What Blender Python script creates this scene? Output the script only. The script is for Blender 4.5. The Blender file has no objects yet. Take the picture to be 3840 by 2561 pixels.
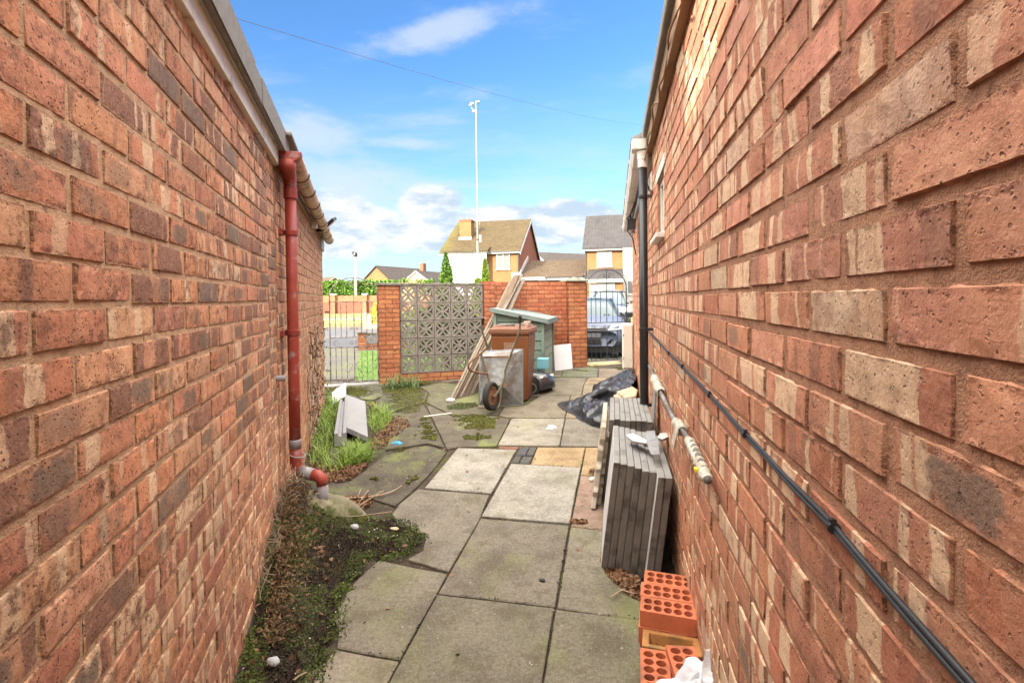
import bpy, math, random
import numpy as np
from mathutils import Vector, Matrix
random.seed(7); rng = np.random.default_rng(7)
R = math.radians
SC = bpy.context.scene
COL = SC.collection

# ------------------------------------------------------------------ camera
FP, CX, CY = 1860.0, 1920.0, 1280.5          # focal length and centre, photo pixels
PITCH, ROLL, SH = R(1.0), R(0.65), -125.5
H = 1.45
_f0 = Vector((0, math.cos(PITCH), -math.sin(PITCH))); _r0 = Vector((1, 0, 0)); _u0 = _r0.cross(_f0)
CF = _f0; CR = _r0*math.cos(ROLL) - _u0*math.sin(ROLL); CU = _u0*math.cos(ROLL) + _r0*math.sin(ROLL)
CAM = Vector((0, 0, H))
cd = bpy.data.cameras.new('camera'); co = bpy.data.objects.new('camera', cd); COL.objects.link(co)
cd.sensor_width = 36; cd.lens = FP/3840*36; cd.shift_y = SH/3840; cd.clip_start = .02; cd.clip_end = 3000
co.matrix_world = Matrix(((CR.x, CU.x, -CF.x, 0), (CR.y, CU.y, -CF.y, 0), (CR.z, CU.z, -CF.z, H), (0, 0, 0, 1)))
SC.camera = co

# ------------------------------------------------------------------ light
SUN_EL, SUN_AZ = R(19), R(220)               # low sun behind the camera, to the left
EXPOSURE = 1.82
SC.view_settings.view_transform = 'Standard'; SC.view_settings.look = 'None'
SC.view_settings.gamma = 1; SC.view_settings.exposure = EXPOSURE
sd = bpy.data.lights.new('sun', 'SUN'); sd.energy = 4.8; sd.angle = R(.5); sd.color = (1, .90, .74)
so = bpy.data.objects.new('sun', sd); COL.objects.link(so)
_s = Vector((math.sin(SUN_AZ)*math.cos(SUN_EL), math.cos(SUN_AZ)*math.cos(SUN_EL), math.sin(SUN_EL)))
so.rotation_euler = (-_s).to_track_quat('-Z', 'Y').to_euler(); so.location = _s*60

# ------------------------------------------------------------------ node helper
class NT:
    def __init__(s, nt): s.nt = nt; nt.nodes.clear()
    def n(s, t, **kw):
        x = s.nt.nodes.new(t)
        for k, v in kw.items(): setattr(x, k, v)
        return x
    def put(s, sock, v):
        if isinstance(v, bpy.types.NodeSocket): s.nt.links.new(v, sock)
        elif v is not None:
            if sock.type == 'RGBA' and not hasattr(v, '__len__'): v = (v, v, v, 1)
            if sock.type == 'RGBA' and len(v) == 3: v = (*v, 1)
            if sock.type == 'VECTOR' and not hasattr(v, '__len__'): v = (v, v, v)
            sock.default_value = v
    def m(s, op, a, b=None, c=None, clamp=False):
        x = s.n('ShaderNodeMath', operation=op, use_clamp=clamp)
        for i, v in enumerate((a, b, c)):
            if v is not None: s.put(x.inputs[i], v)
        return x.outputs[0]
    def vm(s, op, a, b=None):
        x = s.n('ShaderNodeVectorMath', operation=op); s.put(x.inputs[0], a)
        if b is not None: s.put(x.inputs[1], b)
        return x.outputs['Value'] if op in ('DOT_PRODUCT', 'LENGTH', 'DISTANCE') else x.outputs[0]
    def noise(s, vec, scale, detail=3, rough=.55, w=None, col=False):
        x = s.n('ShaderNodeTexNoise', noise_dimensions='4D' if w is not None else '3D')
        s.put(x.inputs['Vector'], vec); x.inputs['Scale'].default_value = scale
        x.inputs['Detail'].default_value = detail; x.inputs['Roughness'].default_value = rough
        if w is not None: s.put(x.inputs['W'], w)
        return x.outputs['Color' if col else 'Fac']
    def vor(s, vec, scale, feat='F1'):
        x = s.n('ShaderNodeTexVoronoi', feature=feat); s.put(x.inputs['Vector'], vec); x.inputs['Scale'].default_value = scale
        return x.outputs['Distance']
    def ss(s, v, a, b, o0=0., o1=1.):
        x = s.n('ShaderNodeMapRange', interpolation_type='SMOOTHSTEP')
        for i, q in enumerate((v, a, b, o0, o1)): s.put(x.inputs[i], q)
        return x.outputs[0]
    def ramp(s, f, stops):
        x = s.n('ShaderNodeValToRGB'); s.put(x.inputs[0], f); e = x.color_ramp.elements
        while len(e) < len(stops): e.new(.5)
        for i, (p, c) in enumerate(stops): e[i].position = p; e[i].color = (*c, 1)
        return x.outputs[0]
    def mix(s, f, a, b, mode='MIX'):
        x = s.n('ShaderNodeMix', data_type='RGBA', blend_type=mode)
        s.put(x.inputs[0], f); s.put(x.inputs[6], a); s.put(x.inputs[7], b); return x.outputs[2]
    def bump(s, h, st=.3, d=.01, nrm=None):
        x = s.n('ShaderNodeBump'); s.put(x.inputs['Height'], h); x.inputs['Strength'].default_value = st
        x.inputs['Distance'].default_value = d
        if nrm is not None: s.put(x.inputs['Normal'], nrm)
        return x.outputs[0]
    def attr(s, name): return s.n('ShaderNodeAttribute', attribute_name=name).outputs
    def sep(s, v):
        x = s.n('ShaderNodeSeparateXYZ'); s.put(x.inputs[0], v); return x.outputs
    def comb(s, a, b, c):
        x = s.n('ShaderNodeCombineXYZ')
        for i, v in enumerate((a, b, c)): s.put(x.inputs[i], v)
        return x.outputs[0]
    def obj(s): return s.n('ShaderNodeTexCoord').outputs['Object']
    def pos(s): return s.n('ShaderNodeNewGeometry').outputs['Position']
    def out(s, col, rough=.8, nrm=None, metal=0., spec=.4, trans=0., sub=None, alpha=None, emit=None, coat=0.):
        b = s.n('ShaderNodeBsdfPrincipled'); o = s.n('ShaderNodeOutputMaterial')
        s.put(b.inputs['Base Color'], col); s.put(b.inputs['Roughness'], rough); s.put(b.inputs['Metallic'], metal)
        s.put(b.inputs['Specular IOR Level'], spec)
        if nrm is not None: s.put(b.inputs['Normal'], nrm)
        if trans: b.inputs['Transmission Weight'].default_value = trans
        if coat: b.inputs['Coat Weight'].default_value = coat; b.inputs['Coat Roughness'].default_value = .05
        s.nt.links.new(b.outputs[0], o.inputs[0]); return b

def newmat(name):
    m = bpy.data.materials.new(name); m.use_nodes = True; return m, NT(m.node_tree)

def pmat(name, col, rough=.75, var=.25, scale=6, metal=0., bump=.25, bscale=60, bd=.004, dirt=None, dirt_amt=.45, dscale=3.,
         spec=.4, coat=0., hue=None, streak=None, coords='obj'):
    """general weathered surface: two noise scales of variation, optional second colour in worn patches, grain bump"""
    m, s = newmat(name); v = s.obj() if coords == 'obj' else s.pos()
    rnd = s.n('ShaderNodeObjectInfo').outputs['Random']
    off = s.vm('ADD', v, s.comb(s.m('MULTIPLY', rnd, 37.), s.m('MULTIPLY', rnd, 91.), 0.))
    if streak: off = s.vm('MULTIPLY', off, streak)
    a = s.noise(off, scale, 4); b = s.noise(off, scale*7, 4, .65)
    k = s.m('ADD', s.m('MULTIPLY', a, .6), s.m('MULTIPLY', b, .4))
    lo = tuple(c*(1-var) for c in col); hi = tuple(min(1, c*(1+var)) for c in col)
    c = s.ramp(k, [(.3, lo), (.5, col), (.72, hi)])
    if hue: c = s.mix(s.ss(s.noise(off, scale*.7, 2), .45, .65), c, hue)
    if dirt: c = s.mix(s.m('MULTIPLY', s.ss(s.noise(off, dscale, 6, .65), .62-dirt_amt*.35, .78-dirt_amt*.35), .9), c, dirt)
    g = s.noise(off, bscale, 4, .6)
    s.out(c, s.m('ADD', rough-.08, s.m('MULTIPLY', b, .16)), s.bump(g, bump, bd), metal, spec, coat=coat)
    return m

# ------------------------------------------------------------------ sky
W = bpy.data.worlds.new('World'); SC.world = W; W.use_nodes = True
s = NT(W.node_tree)
sky = s.n('ShaderNodeTexSky', sky_type='NISHITA'); sky.sun_disc = False; sky.sun_elevation = SUN_EL; sky.sun_rotation = SUN_AZ
sky.altitude = 50; sky.air_density = 1.0; sky.dust_density = .6; sky.ozone_density = 3.0
dirv = s.n('ShaderNodeTexCoord').outputs['Generated']
dx, dy, dz = s.sep(dirv)
zz = s.m('MAXIMUM', dz, .02)
flat = s.comb(s.m('DIVIDE', dx, s.m('ADD', zz, .12)), s.m('DIVIDE', dy, s.m('ADD', zz, .12)), 0.)
def pdir(px, py):
    return (CF + CR*((px-CX)/FP) + CU*((CY+SH-py)/FP)).normalized()
def blob(px, py, wx, wy, tilt=0.):
    """soft ellipse of sky round the direction of a cloud; wx, wy in radians"""
    c = pdir(px, py); e = Vector((c.y, -c.x, 0)).normalized(); n = c.cross(e)
    if n.z < 0: n = -n
    e2 = e*math.cos(tilt)+n*math.sin(tilt); n2 = n*math.cos(tilt)-e*math.sin(tilt)
    a = s.m('DIVIDE', s.vm('DOT_PRODUCT', dirv, tuple(e2)), wx); b = s.m('DIVIDE', s.m('SUBTRACT', s.vm('DOT_PRODUCT', dirv, tuple(n2)), 0.), wy)
    fr = s.ss(s.vm('DOT_PRODUCT', dirv, tuple(c)), .2, .4)
    q = s.m('ADD', s.m('MULTIPLY', a, a), s.m('MULTIPLY', b, b))
    return s.m('MULTIPLY', s.m('POWER', 2.718, s.m('MULTIPLY', q, -1.)), fr)
wisp = s.noise(s.vm('MULTIPLY', flat, (.9, 2.2, 1.)), 1.5, 9, .62)
puff = s.noise(s.vm('MULTIPLY', dirv, (1., 1., 1.7)), 9., 9, .58)
fine = s.noise(s.vm('MULTIPLY', dirv, (1., 1., 2.4)), 6., 10, .62)
def maxs(*a):
    r = a[0]
    for x in a[1:]: r = s.m('MAXIMUM', r, x)
    return r
cir = maxs(blob(1650, 110, .20, .035, R(16)), s.m('MULTIPLY', blob(1520, 540, .14, .018), .9), blob(1190, 500, .11, .06), s.m('MULTIPLY', blob(1850, 350, .18, .03), .6),
           s.m('MULTIPLY', blob(1250, 700, .3, .09), .9), s.m('MULTIPLY', blob(1950, 540, .25, .04), .5))
cirm = s.ss(s.m('ADD', s.m('MULTIPLY', cir, .62), s.m('MULTIPLY', fine, .95)), .72, 1.10)
cirm = s.m('MAXIMUM', cirm, s.m('MULTIPLY', s.m('MULTIPLY', s.ss(wisp, .50, .72), s.ss(fine, .36, .62)), .55))
cum = maxs(blob(1620, 770, .085, .055), blob(1900, 830, .17, .035), blob(2120, 830, .13, .05), blob(1560, 880, .14, .035), blob(1250, 860, .20, .075))
cumm = s.ss(s.m('ADD', s.m('MULTIPLY', cum, .75), s.m('MULTIPLY', puff, .75)), .68, .86)
veil = s.m('MULTIPLY', s.ss(dz, .44, .03), s.ss(wisp, .30, .62, .45, 1.))
# broad unseen cloud round the low sun, added to brighten the shaded yard
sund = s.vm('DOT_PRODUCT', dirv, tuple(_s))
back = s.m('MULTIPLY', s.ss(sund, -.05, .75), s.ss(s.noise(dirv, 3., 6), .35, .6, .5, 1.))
skyc = s.mix(1., sky.outputs[0], (.66, .95, 1.20), 'MULTIPLY')
c = s.mix(s.m('MULTIPLY', veil, .75), skyc, (3.0, 3.35, 3.5))
c = s.mix(s.m('MULTIPLY', cirm, .62), c, (3.0, 3.25, 3.4))
c = s.mix(s.m('MULTIPLY', cumm, .95), c, s.mix(s.ss(s.noise(s.vm('MULTIPLY', dirv, (1., 1., 2.6)), 13., 6, .6), .36, .6), (2.25, 2.75, 3.25), (3.7, 3.75, 3.75)))
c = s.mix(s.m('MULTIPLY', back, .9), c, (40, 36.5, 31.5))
over = s.m('MULTIPLY', s.ss(dz, .52, .80), s.ss(s.noise(dirv, 2.2, 6), .3, .6, .6, 1.))   # unseen bright cloud overhead, added above the frame to lift the shade
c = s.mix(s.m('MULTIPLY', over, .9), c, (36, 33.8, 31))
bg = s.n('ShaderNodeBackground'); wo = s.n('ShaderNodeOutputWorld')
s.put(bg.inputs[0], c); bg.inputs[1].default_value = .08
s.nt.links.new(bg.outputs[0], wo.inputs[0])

# ------------------------------------------------------------------ measuring helpers: photo pixel -> point in the place
def ray(px, py): return CF + CR*((px-CX)/FP) + CU*((CY+SH-py)/FP)
def at(px, py, Y):
    d = ray(px, py); return CAM + d*(Y/d.y)
def onplane(px, py, p0, n):
    d = ray(px, py); t = (Vector(p0)-CAM).dot(n)/d.dot(n); return CAM + d*t
TL, TR = .309, .2043                          # slopes of the two side walls
BL, BR = .485, .315
dL = Vector((-TL, 1, 0)).normalized(); nL = Vector((dL.y, -dL.x, 0)); L0 = Vector((-BL, 0, 0))
dR = Vector((TR, 1, 0)).normalized(); nR = Vector((-dR.y, dR.x, 0)); R0 = Vector((BR, 0, 0))
dB = Vector((nL.x, nL.y, 0)); nB = Vector((dB.y, -dB.x, 0)); B0 = Vector((-1.894, 8.39, 0))   # back boundary
def onL(px, py, off=0): return onplane(px, py, L0+nL*off, nL)
def onR(px, py, off=0): return onplane(px, py, R0+nR*off, nR)
def onB(px, py, off=0): return onplane(px, py, B0+nB*off, nB)
def Lw(u, z, off=0): p = L0+dL*u+nL*off; return Vector((p.x, p.y, z))
def Rw(u, z, off=0): p = R0+dR*u+nR*off; return Vector((p.x, p.y, z))
def Bw(u, z, off=0): p = B0+dB*u+nB*off; return Vector((p.x, p.y, z))
def sst(a, b, x):
    t = min(1, max(0, (x-a)/(b-a))); return t*t*(3-2*t)
def gz(x, y):
    zi = .012*max(0, y-3) + .06*max(0, min(x, 3))*sst(6, 9.3, y)
    dl = (x-L0.x)*nL.x + (y-L0.y)*nL.y
    zi += .17*math.exp(-(max(dl, 0)/.17)**2)*sst(1.9, 2.7, y)*(1-sst(3.3, 4.3, y))
    zi += .05*math.exp(-(max(dl, 0)/.2)**2)*sst(.5, 1.5, y)*(1-sst(5, 6.5, y))
    zo = .42*sst(18, 42, y)
    d = -((x-B0.x)*nB.x + (y-B0.y)*nB.y)
    zi += .10*math.exp(-(((x+1.20)/.34)**2+((y-3.02)/.30)**2)) if abs(y-3) < 1.5 else 0
    w = sst(.12, .8, d)
    return zi*(1-w)+zo*w
def G(px, py, dz=0.):
    d = ray(px, py); t = (dz-H)/d.z if d.z < 0 else 50
    for _ in range(12):
        p = CAM+d*t; t = (gz(p.x, p.y)+dz-H)/d.z
    return CAM+d*t
def gp(x, y, dz=0.): return Vector((x, y, gz(x, y)+dz))

# ------------------------------------------------------------------ mesh helpers
class MB:
    def __init__(s): s.v = []; s.f = []; s.c = []
    def add(s, vs, fs, col=None):
        b = len(s.v); s.v += [tuple(v) for v in vs]; s.f += [tuple(i+b for i in f) for f in fs]
        s.c += [col or (1, 1, 1)]*len(fs); return s
    def box(s, c, size, rot=None, col=None, taper=1.):
        x, y, z = (q/2 for q in size); M = rot or Matrix.Identity(3); c = Vector(c)
        vs = []
        for dz in (-z, z):
            k = taper if dz > 0 else 1
            for a, b in ((-x, -y), (x, -y), (x, y), (-x, y)): vs.append(c+M@Vector((a*k, b*k, dz)))
        return s.add(vs, [(3, 2, 1, 0), (4, 5, 6, 7), (0, 1, 5, 4), (1, 2, 6, 5), (2, 3, 7, 6), (3, 0, 4, 7)], col)
    def bar(s, a, b, w, h, up=Vector((0, 0, 1)), col=None):
        a, b = Vector(a), Vector(b); d = (b-a); L = d.length; d /= L
        x = d.cross(up)
        if x.length < 1e-4: x = d.cross(Vector((1, 0, 0)))
        x.normalize(); y = x.cross(d)
        M = Matrix((x, d, y)).transposed(); return s.box((a+b)/2, (w, L, h), M, col)
    def prism(s, pts, ext, col=None):
        """polygon of 3D points pushed along ext"""
        n = len(pts); e = Vector(ext); p = [Vector(q) for q in pts]
        return s.add(p+[q+e for q in p], [tuple(range(n))[::-1], tuple(range(n, 2*n))]+[(i, (i+1) % n, n+(i+1) % n, n+i) for i in range(n)], col)
    def tube(s, pts, r, n=8, caps=True, col=None):
        pts = [Vector(p) for p in pts]; rs = r if hasattr(r, '__len__') else [r]*len(pts); vs = []; fs = []
        t0 = (pts[1]-pts[0]).normalized(); x = t0.cross(Vector((0, 0, 1)))
        if x.length < .05: x = t0.cross(Vector((0, 1, 0)))
        x.normalize()
        for i, p in enumerate(pts):
            t = ((pts[min(i+1, len(pts)-1)]-p).normalized()+(p-pts[max(i-1, 0)]).normalized())
            if t.length < 1e-6: t = t0
            t.normalize(); x = (x-t*x.dot(t)).normalized(); y = t.cross(x)
            for k in range(n):
                a = 2*math.pi*k/n; vs.append(p+(x*math.cos(a)+y*math.sin(a))*rs[i])
        for i in range(len(pts)-1):
            for k in range(n):
                a, b = i*n+k, i*n+(k+1) % n; fs.append((a, b, b+n, a+n))
        if caps: fs += [tuple(range(n))[::-1], tuple(range(len(vs)-n, len(vs)))]
        return s.add(vs, fs, col)
    def lathe(s, prof, c=(0, 0, 0), axis=Vector((0, 0, 1)), n=20, col=None):
        """prof: (radius, height along axis)"""
        ax = Vector(axis).normalized(); x = ax.cross(Vector((0, 1, 0)) if abs(ax.y) < .9 else Vector((1, 0, 0))).normalized(); y = ax.cross(x)
        c = Vector(c); vs = []; fs = []
        for r_, h_ in prof:
            for k in range(n):
                a = 2*math.pi*k/n; vs.append(c+ax*h_+(x*math.cos(a)+y*math.sin(a))*r_)
        for i in range(len(prof)-1):
            for k in range(n):
                a, b = i*n+k, i*n+(k+1) % n; fs.append((a, b, b+n, a+n))
        if prof[0][0] > 1e-4: fs.append(tuple(range(n))[::-1])
        if prof[-1][0] > 1e-4: fs.append(tuple(range(len(vs)-n, len(vs))))
        return s.add(vs, fs, col)
    def grid(s, P, col=None, closed=False):
        """P[i][j] points"""
        nj = len(P[0]); vs = [q for r_ in P for q in r_]; fs = []
        for i in range(len(P)-1):
            for j in range(nj if closed else nj-1):
                a = i*nj+j; b = i*nj+(j+1) % nj; fs.append((a, b, b+nj, a+nj))
        return s.add(vs, fs, col)
    def build(s, name, mat, parent=None, smooth=False, bevel=0., seg=2, colors=False, loc=None, solid=0., sub=0, ang=40):
        me = bpy.data.meshes.new(name); o = bpy.data.objects.new(name, me); COL.objects.link(o)
        org = Vector(loc) if loc is not None else Vector((0, 0, 0))
        if parent is not None:
            o.parent = parent; org = Vector(parent.get('_org', (0, 0, 0))) if parent.type == 'EMPTY' or '_org' in parent else org
        vs = np.array(s.v, dtype=np.float64).reshape(-1, 3)-np.array(org)
        me.from_pydata(vs.tolist(), [], s.f); me.update()
        for mm in (mat if isinstance(mat, (list, tuple)) else [mat]): me.materials.append(mm)
        if colors:
            ca = me.attributes.new('fcol', 'FLOAT_COLOR', 'FACE')
            ca.data.foreach_set('color', np.array([(*c[:3], 1) for c in s.c], dtype=np.float32).ravel())
        if parent is None: o.location = org; o['_org'] = tuple(org)
        else: o['_org'] = tuple(org)
        if smooth:
            me.polygons.foreach_set('use_smooth', [True]*len(me.polygons))
        if solid:
            q = o.modifiers.new('solid', 'SOLIDIFY'); q.thickness = solid; q.offset = 0
        if bevel:
            q = o.modifiers.new('bevel', 'BEVEL'); q.width = bevel; q.segments = seg; q.limit_method = 'ANGLE'; q.angle_limit = R(ang)
            q.harden_normals = False
        if sub:
            q = o.modifiers.new('sub', 'SUBSURF'); q.levels = sub; q.render_levels = sub
        return o

def tag(o, label=None, cat=None, group=None, kind=None):
    if label: o['label'] = label
    if cat: o['category'] = cat
    if group: o['group'] = group
    if kind: o['kind'] = kind
    return o
def thing(name, label, cat, loc, group=None):
    o = bpy.data.objects.new(name, None); COL.objects.link(o); o.location = loc; o['_org'] = tuple(loc)
    o.empty_display_size = .1
    return tag(o, label, cat, group)
def copy_tree(o, parent=None):
    c = o.copy(); COL.objects.link(c)
    if parent is not None: c.parent = parent
    for ch in list(o.children): copy_tree(ch, c)
    return c
def rotz(a): return Matrix.Rotation(a, 3, 'Z')
def basis(x, y, z): return Matrix((Vector(x), Vector(y), Vector(z))).transposed()

def leaf_mesh(name, pts, size, mat, parent=None, up=.0, aspect=.5, loc=None, jit=.4, bend=True, cols=None):
    """many small leaf-shaped faces; pts Nx3"""
    pts = np.asarray(pts, dtype=np.float64); n = len(pts)
    if n == 0: pts = np.zeros((1, 3)); n = 1
    sz = (np.asarray(size) if hasattr(size, '__len__') else np.full(n, size))*(1+jit*(rng.random(n)*2-1))
    a = rng.normal(size=(n, 3)); a /= np.linalg.norm(a, axis=1)[:, None]
    nrm = rng.normal(size=(n, 3)); nrm[:, 2] += up; nrm /= np.linalg.norm(nrm, axis=1)[:, None]
    x = np.cross(nrm, a); x /= np.linalg.norm(x, axis=1)[:, None]; y = np.cross(nrm, x)
    sx = (sz*aspect)[:, None]; sy = sz[:, None]
    v = np.stack([pts-y*sy*.5, pts+x*sx*.5+nrm*sy*.08, pts+y*sy*.5, pts-x*sx*.5+nrm*sy*.08], axis=1).reshape(-1, 3)
    org = np.array(loc if loc is not None else (0, 0, 0), dtype=float)
    if parent is not None: org = np.array(parent['_org'], dtype=float)
    v = v-org
    me = bpy.data.meshes.new(name); me.vertices.add(4*n); me.vertices.foreach_set('co', v.ravel())
    me.loops.add(4*n); me.loops.foreach_set('vertex_index', np.arange(4*n, dtype=np.int32))
    me.polygons.add(n); me.polygons.foreach_set('loop_start', np.arange(0, 4*n, 4, dtype=np.int32))
    me.update(calc_edges=True); me.validate(); me.materials.append(mat)
    o = bpy.data.objects.new(name, me); COL.objects.link(o); o['_org'] = tuple(org)
    if parent is not None: o.parent = parent
    else: o.location = org
    return o
def leafmat(name, stops, rough=.6, spec=.3, sc=1.):
    m, s = newmat(name); v = s.pos()
    r_ = s.noise(v, 300*sc, 0); k = s.noise(v, 5*sc, 3)
    q = s.m('ADD', s.m('MULTIPLY', r_, .6), s.m('MULTIPLY', k, .4))
    b = s.out(s.ramp(q, stops), rough, spec=spec)
    return m
def inpoly(p, poly):
    x, y = p; c = False; n = len(poly)
    for i in range(n):
        x0, y0 = poly[i]; x1, y1 = poly[(i+1) % n]
        if (y0 > y) != (y1 > y) and x < (x1-x0)*(y-y0)/(y1-y0)+x0: c = not c
    return c
def scatter(poly, n, dz=0.):
    """n random ground points inside a ground polygon of (x, y)"""
    xs = [p[0] for p in poly]; ys = [p[1] for p in poly]; out = []; k = 0
    while len(out) < n and k < n*40:
        k += 1; p = (random.uniform(min(xs), max(xs)), random.uniform(min(ys), max(ys)))
        if inpoly(p, poly): out.append((p[0], p[1], gz(*p)+dz))
    return out
def gpoly(px): return [tuple(G(*p).xy) for p in px]
# ------------------------------------------------------------------ brickwork
def brickmat(name, pit=.5, rough=.86, lo=1.0, smear=(.46, .27, .155)):
    m, s = newmat(name); bc = s.attr('bc')['Vector']; par = s.attr('bpar')['Vector']; base = s.attr('bcol')['Color']; lh = s.attr('bcol')['Alpha']
    u, v, rd = s.sep(bc); pale, dark, blot = s.sep(par); P = s.pos()
    wob = s.m('MULTIPLY', s.m('SUBTRACT', s.noise(s.vm('MULTIPLY', P, (1., 1., .8)), 19, 4), .5), .05)
    uu = s.comb(s.m('ADD', s.m('ADD', u, wob), rd), s.m('MULTIPLY', rd, 3.7), 0.)
    st = s.noise(uu, 17, 1.5, .5); st2 = s.noise(s.vm('ADD', uu, (9.3, 4.1, 0)), 13, 1.5, .5)
    mott = s.noise(P, 22, 6, .65); grain = s.noise(P, 170, 4, .7)
    c = s.mix(s.ss(mott, .36, .66), s.mix(1., base, (.80, .72, .70), 'MULTIPLY'), base)
    c = s.mix(s.m('MULTIPLY', s.ss(s.noise(P, 9, 4), .5, .62), .35), c, (.50, .245, .125))
    dk = s.ss(st2, s.m('SUBTRACT', .63, s.m('MULTIPLY', dark, .18)), s.m('SUBTRACT', .67, s.m('MULTIPLY', dark, .18)))
    c = s.mix(s.m('MULTIPLY', dk, s.m('MULTIPLY', s.m('MINIMUM', dark, 1.), s.ss(mott, .25, .5, .55, .95))), c, (.21, .105, .078))
    pl = s.ss(st, s.m('SUBTRACT', .66, s.m('MULTIPLY', pale, .16)), s.m('SUBTRACT', .685, s.m('MULTIPLY', pale, .16)))
    c = s.mix(s.m('MULTIPLY', pl, s.m('MINIMUM', s.m('MULTIPLY', pale, 1.2), .88)), c, s.mix(mott, (.60, .43, .28), (.72, .54, .37)))
    sm = s.m('MULTIPLY', s.ss(s.noise(P, 30, 7, .75), .44, .64), s.ss(s.noise(P, 5.3, 3), .36, .58))
    c = s.mix(s.m('MULTIPLY', sm, min(1., pit*1.0)), c, (.14, .06, .036))
    c = s.mix(s.m('MULTIPLY', s.ss(s.noise(P, 26, 5, .7), .58, .70), .40), c, (.70, .43, .28))
    # kiln-burnt hearts
    wv = s.m('ADD', s.m('POWER', s.m('ABSOLUTE', s.m('DIVIDE', s.m('ADD', u, s.m('MULTIPLY', s.m('SUBTRACT', s.m('FRACT', rd), .5), .12)), .060)), 4.),
             s.m('POWER', s.m('ABSOLUTE', s.m('DIVIDE', v, .027)), 4.))
    wv = s.m('ADD', wv, s.m('MULTIPLY', s.m('SUBTRACT', s.noise(P, 34, 6, .7), .5), 4.2))
    hl = s.m('MULTIPLY', s.ss(wv, 1.15, .15), blot)
    c = s.mix(s.m('MULTIPLY', hl, .9), c, s.mix(s.noise(P, 60, 3), (.085, .075, .06), (.16, .14, .115)))
    # pits, soot specks, scuffs
    sp = s.noise(P, 95, 3, .6); sp2 = s.vor(P, 85)
    big = s.noise(P, 6, 2)
    pits = s.m('MULTIPLY', s.ss(sp2, .22, .12), s.ss(big, .42, .6))
    c = s.mix(s.m('MULTIPLY', s.m('MAXIMUM', s.m('MULTIPLY', s.ss(sp, .63, .72), .75), pits), pit), c, (.075, .038, .026))
    c = s.mix(s.m('MULTIPLY', s.ss(grain, .35, .65), .16), c, (.72, .45, .30))
    c = s.mix(1., c, s.ramp(s.noise(P, 1.1, 4), [(.3, (.74*lo, .72*lo, .70*lo)), (.7, (1.08*lo, 1.06*lo, 1.02*lo))]), 'MULTIPLY')
    # mortar smeared over the arrises, and chipped darker edges
    em = s.m('MAXIMUM', s.ss(s.m('ABSOLUTE', v), .022, .0335), s.ss(s.m('SUBTRACT', s.m('ABSOLUTE', u), lh), -.012, -.001))
    en = s.noise(P, 40, 6, .7)
    c = s.mix(s.m('MULTIPLY', s.ss(s.m('ADD', s.m('MULTIPLY', em, .62), en), .98, 1.16), .8), c, smear)
    c = s.mix(s.m('MULTIPLY', s.ss(s.m('ADD', s.m('MULTIPLY', em, .5), s.noise(P, 58, 5, .7)), .98, 1.1), .75), c, (.12, .058, .036))
    h = s.m('ADD', s.m('MULTIPLY', grain, .5), s.m('MULTIPLY', mott, .9)); h = s.m('SUBTRACT', h, s.m('MULTIPLY', s.m('MULTIPLY', em, s.ss(en, .45, .62)), .9)); h = s.m('SUBTRACT', h, s.m('MULTIPLY', pits, 1.2))
    h = s.m('SUBTRACT', h, s.m('MULTIPLY', s.ss(sp, .6, .72), .6))
    s.out(c, rough, s.bump(h, .75, .0045), spec=.22); return m
def mortarmat(name, col, d=.85):
    m, s = newmat(name); P = s.pos(); a = s.noise(P, 30, 5, .7); b = s.noise(P, 240, 3, .7); k = s.noise(P, 2.2, 3)
    c = s.ramp(a, [(.3, tuple(x*.62 for x in col)), (.52, col), (.75, tuple(min(1, x*1.22) for x in col))])
    c = s.mix(s.m('MULTIPLY', s.ss(s.noise(P, 44, 4), .60, .72), .7), c, tuple(x*.28 for x in col))
    c = s.mix(s.m('MULTIPLY', s.ss(k, .4, .7), .25), c, tuple(x*.6 for x in col))
    s.out(c, .95, s.bump(s.m('ADD', s.m('MULTIPLY', a, 1.), s.m('MULTIPLY', b, .5)), .8, .006), spec=.15); return m

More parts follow.
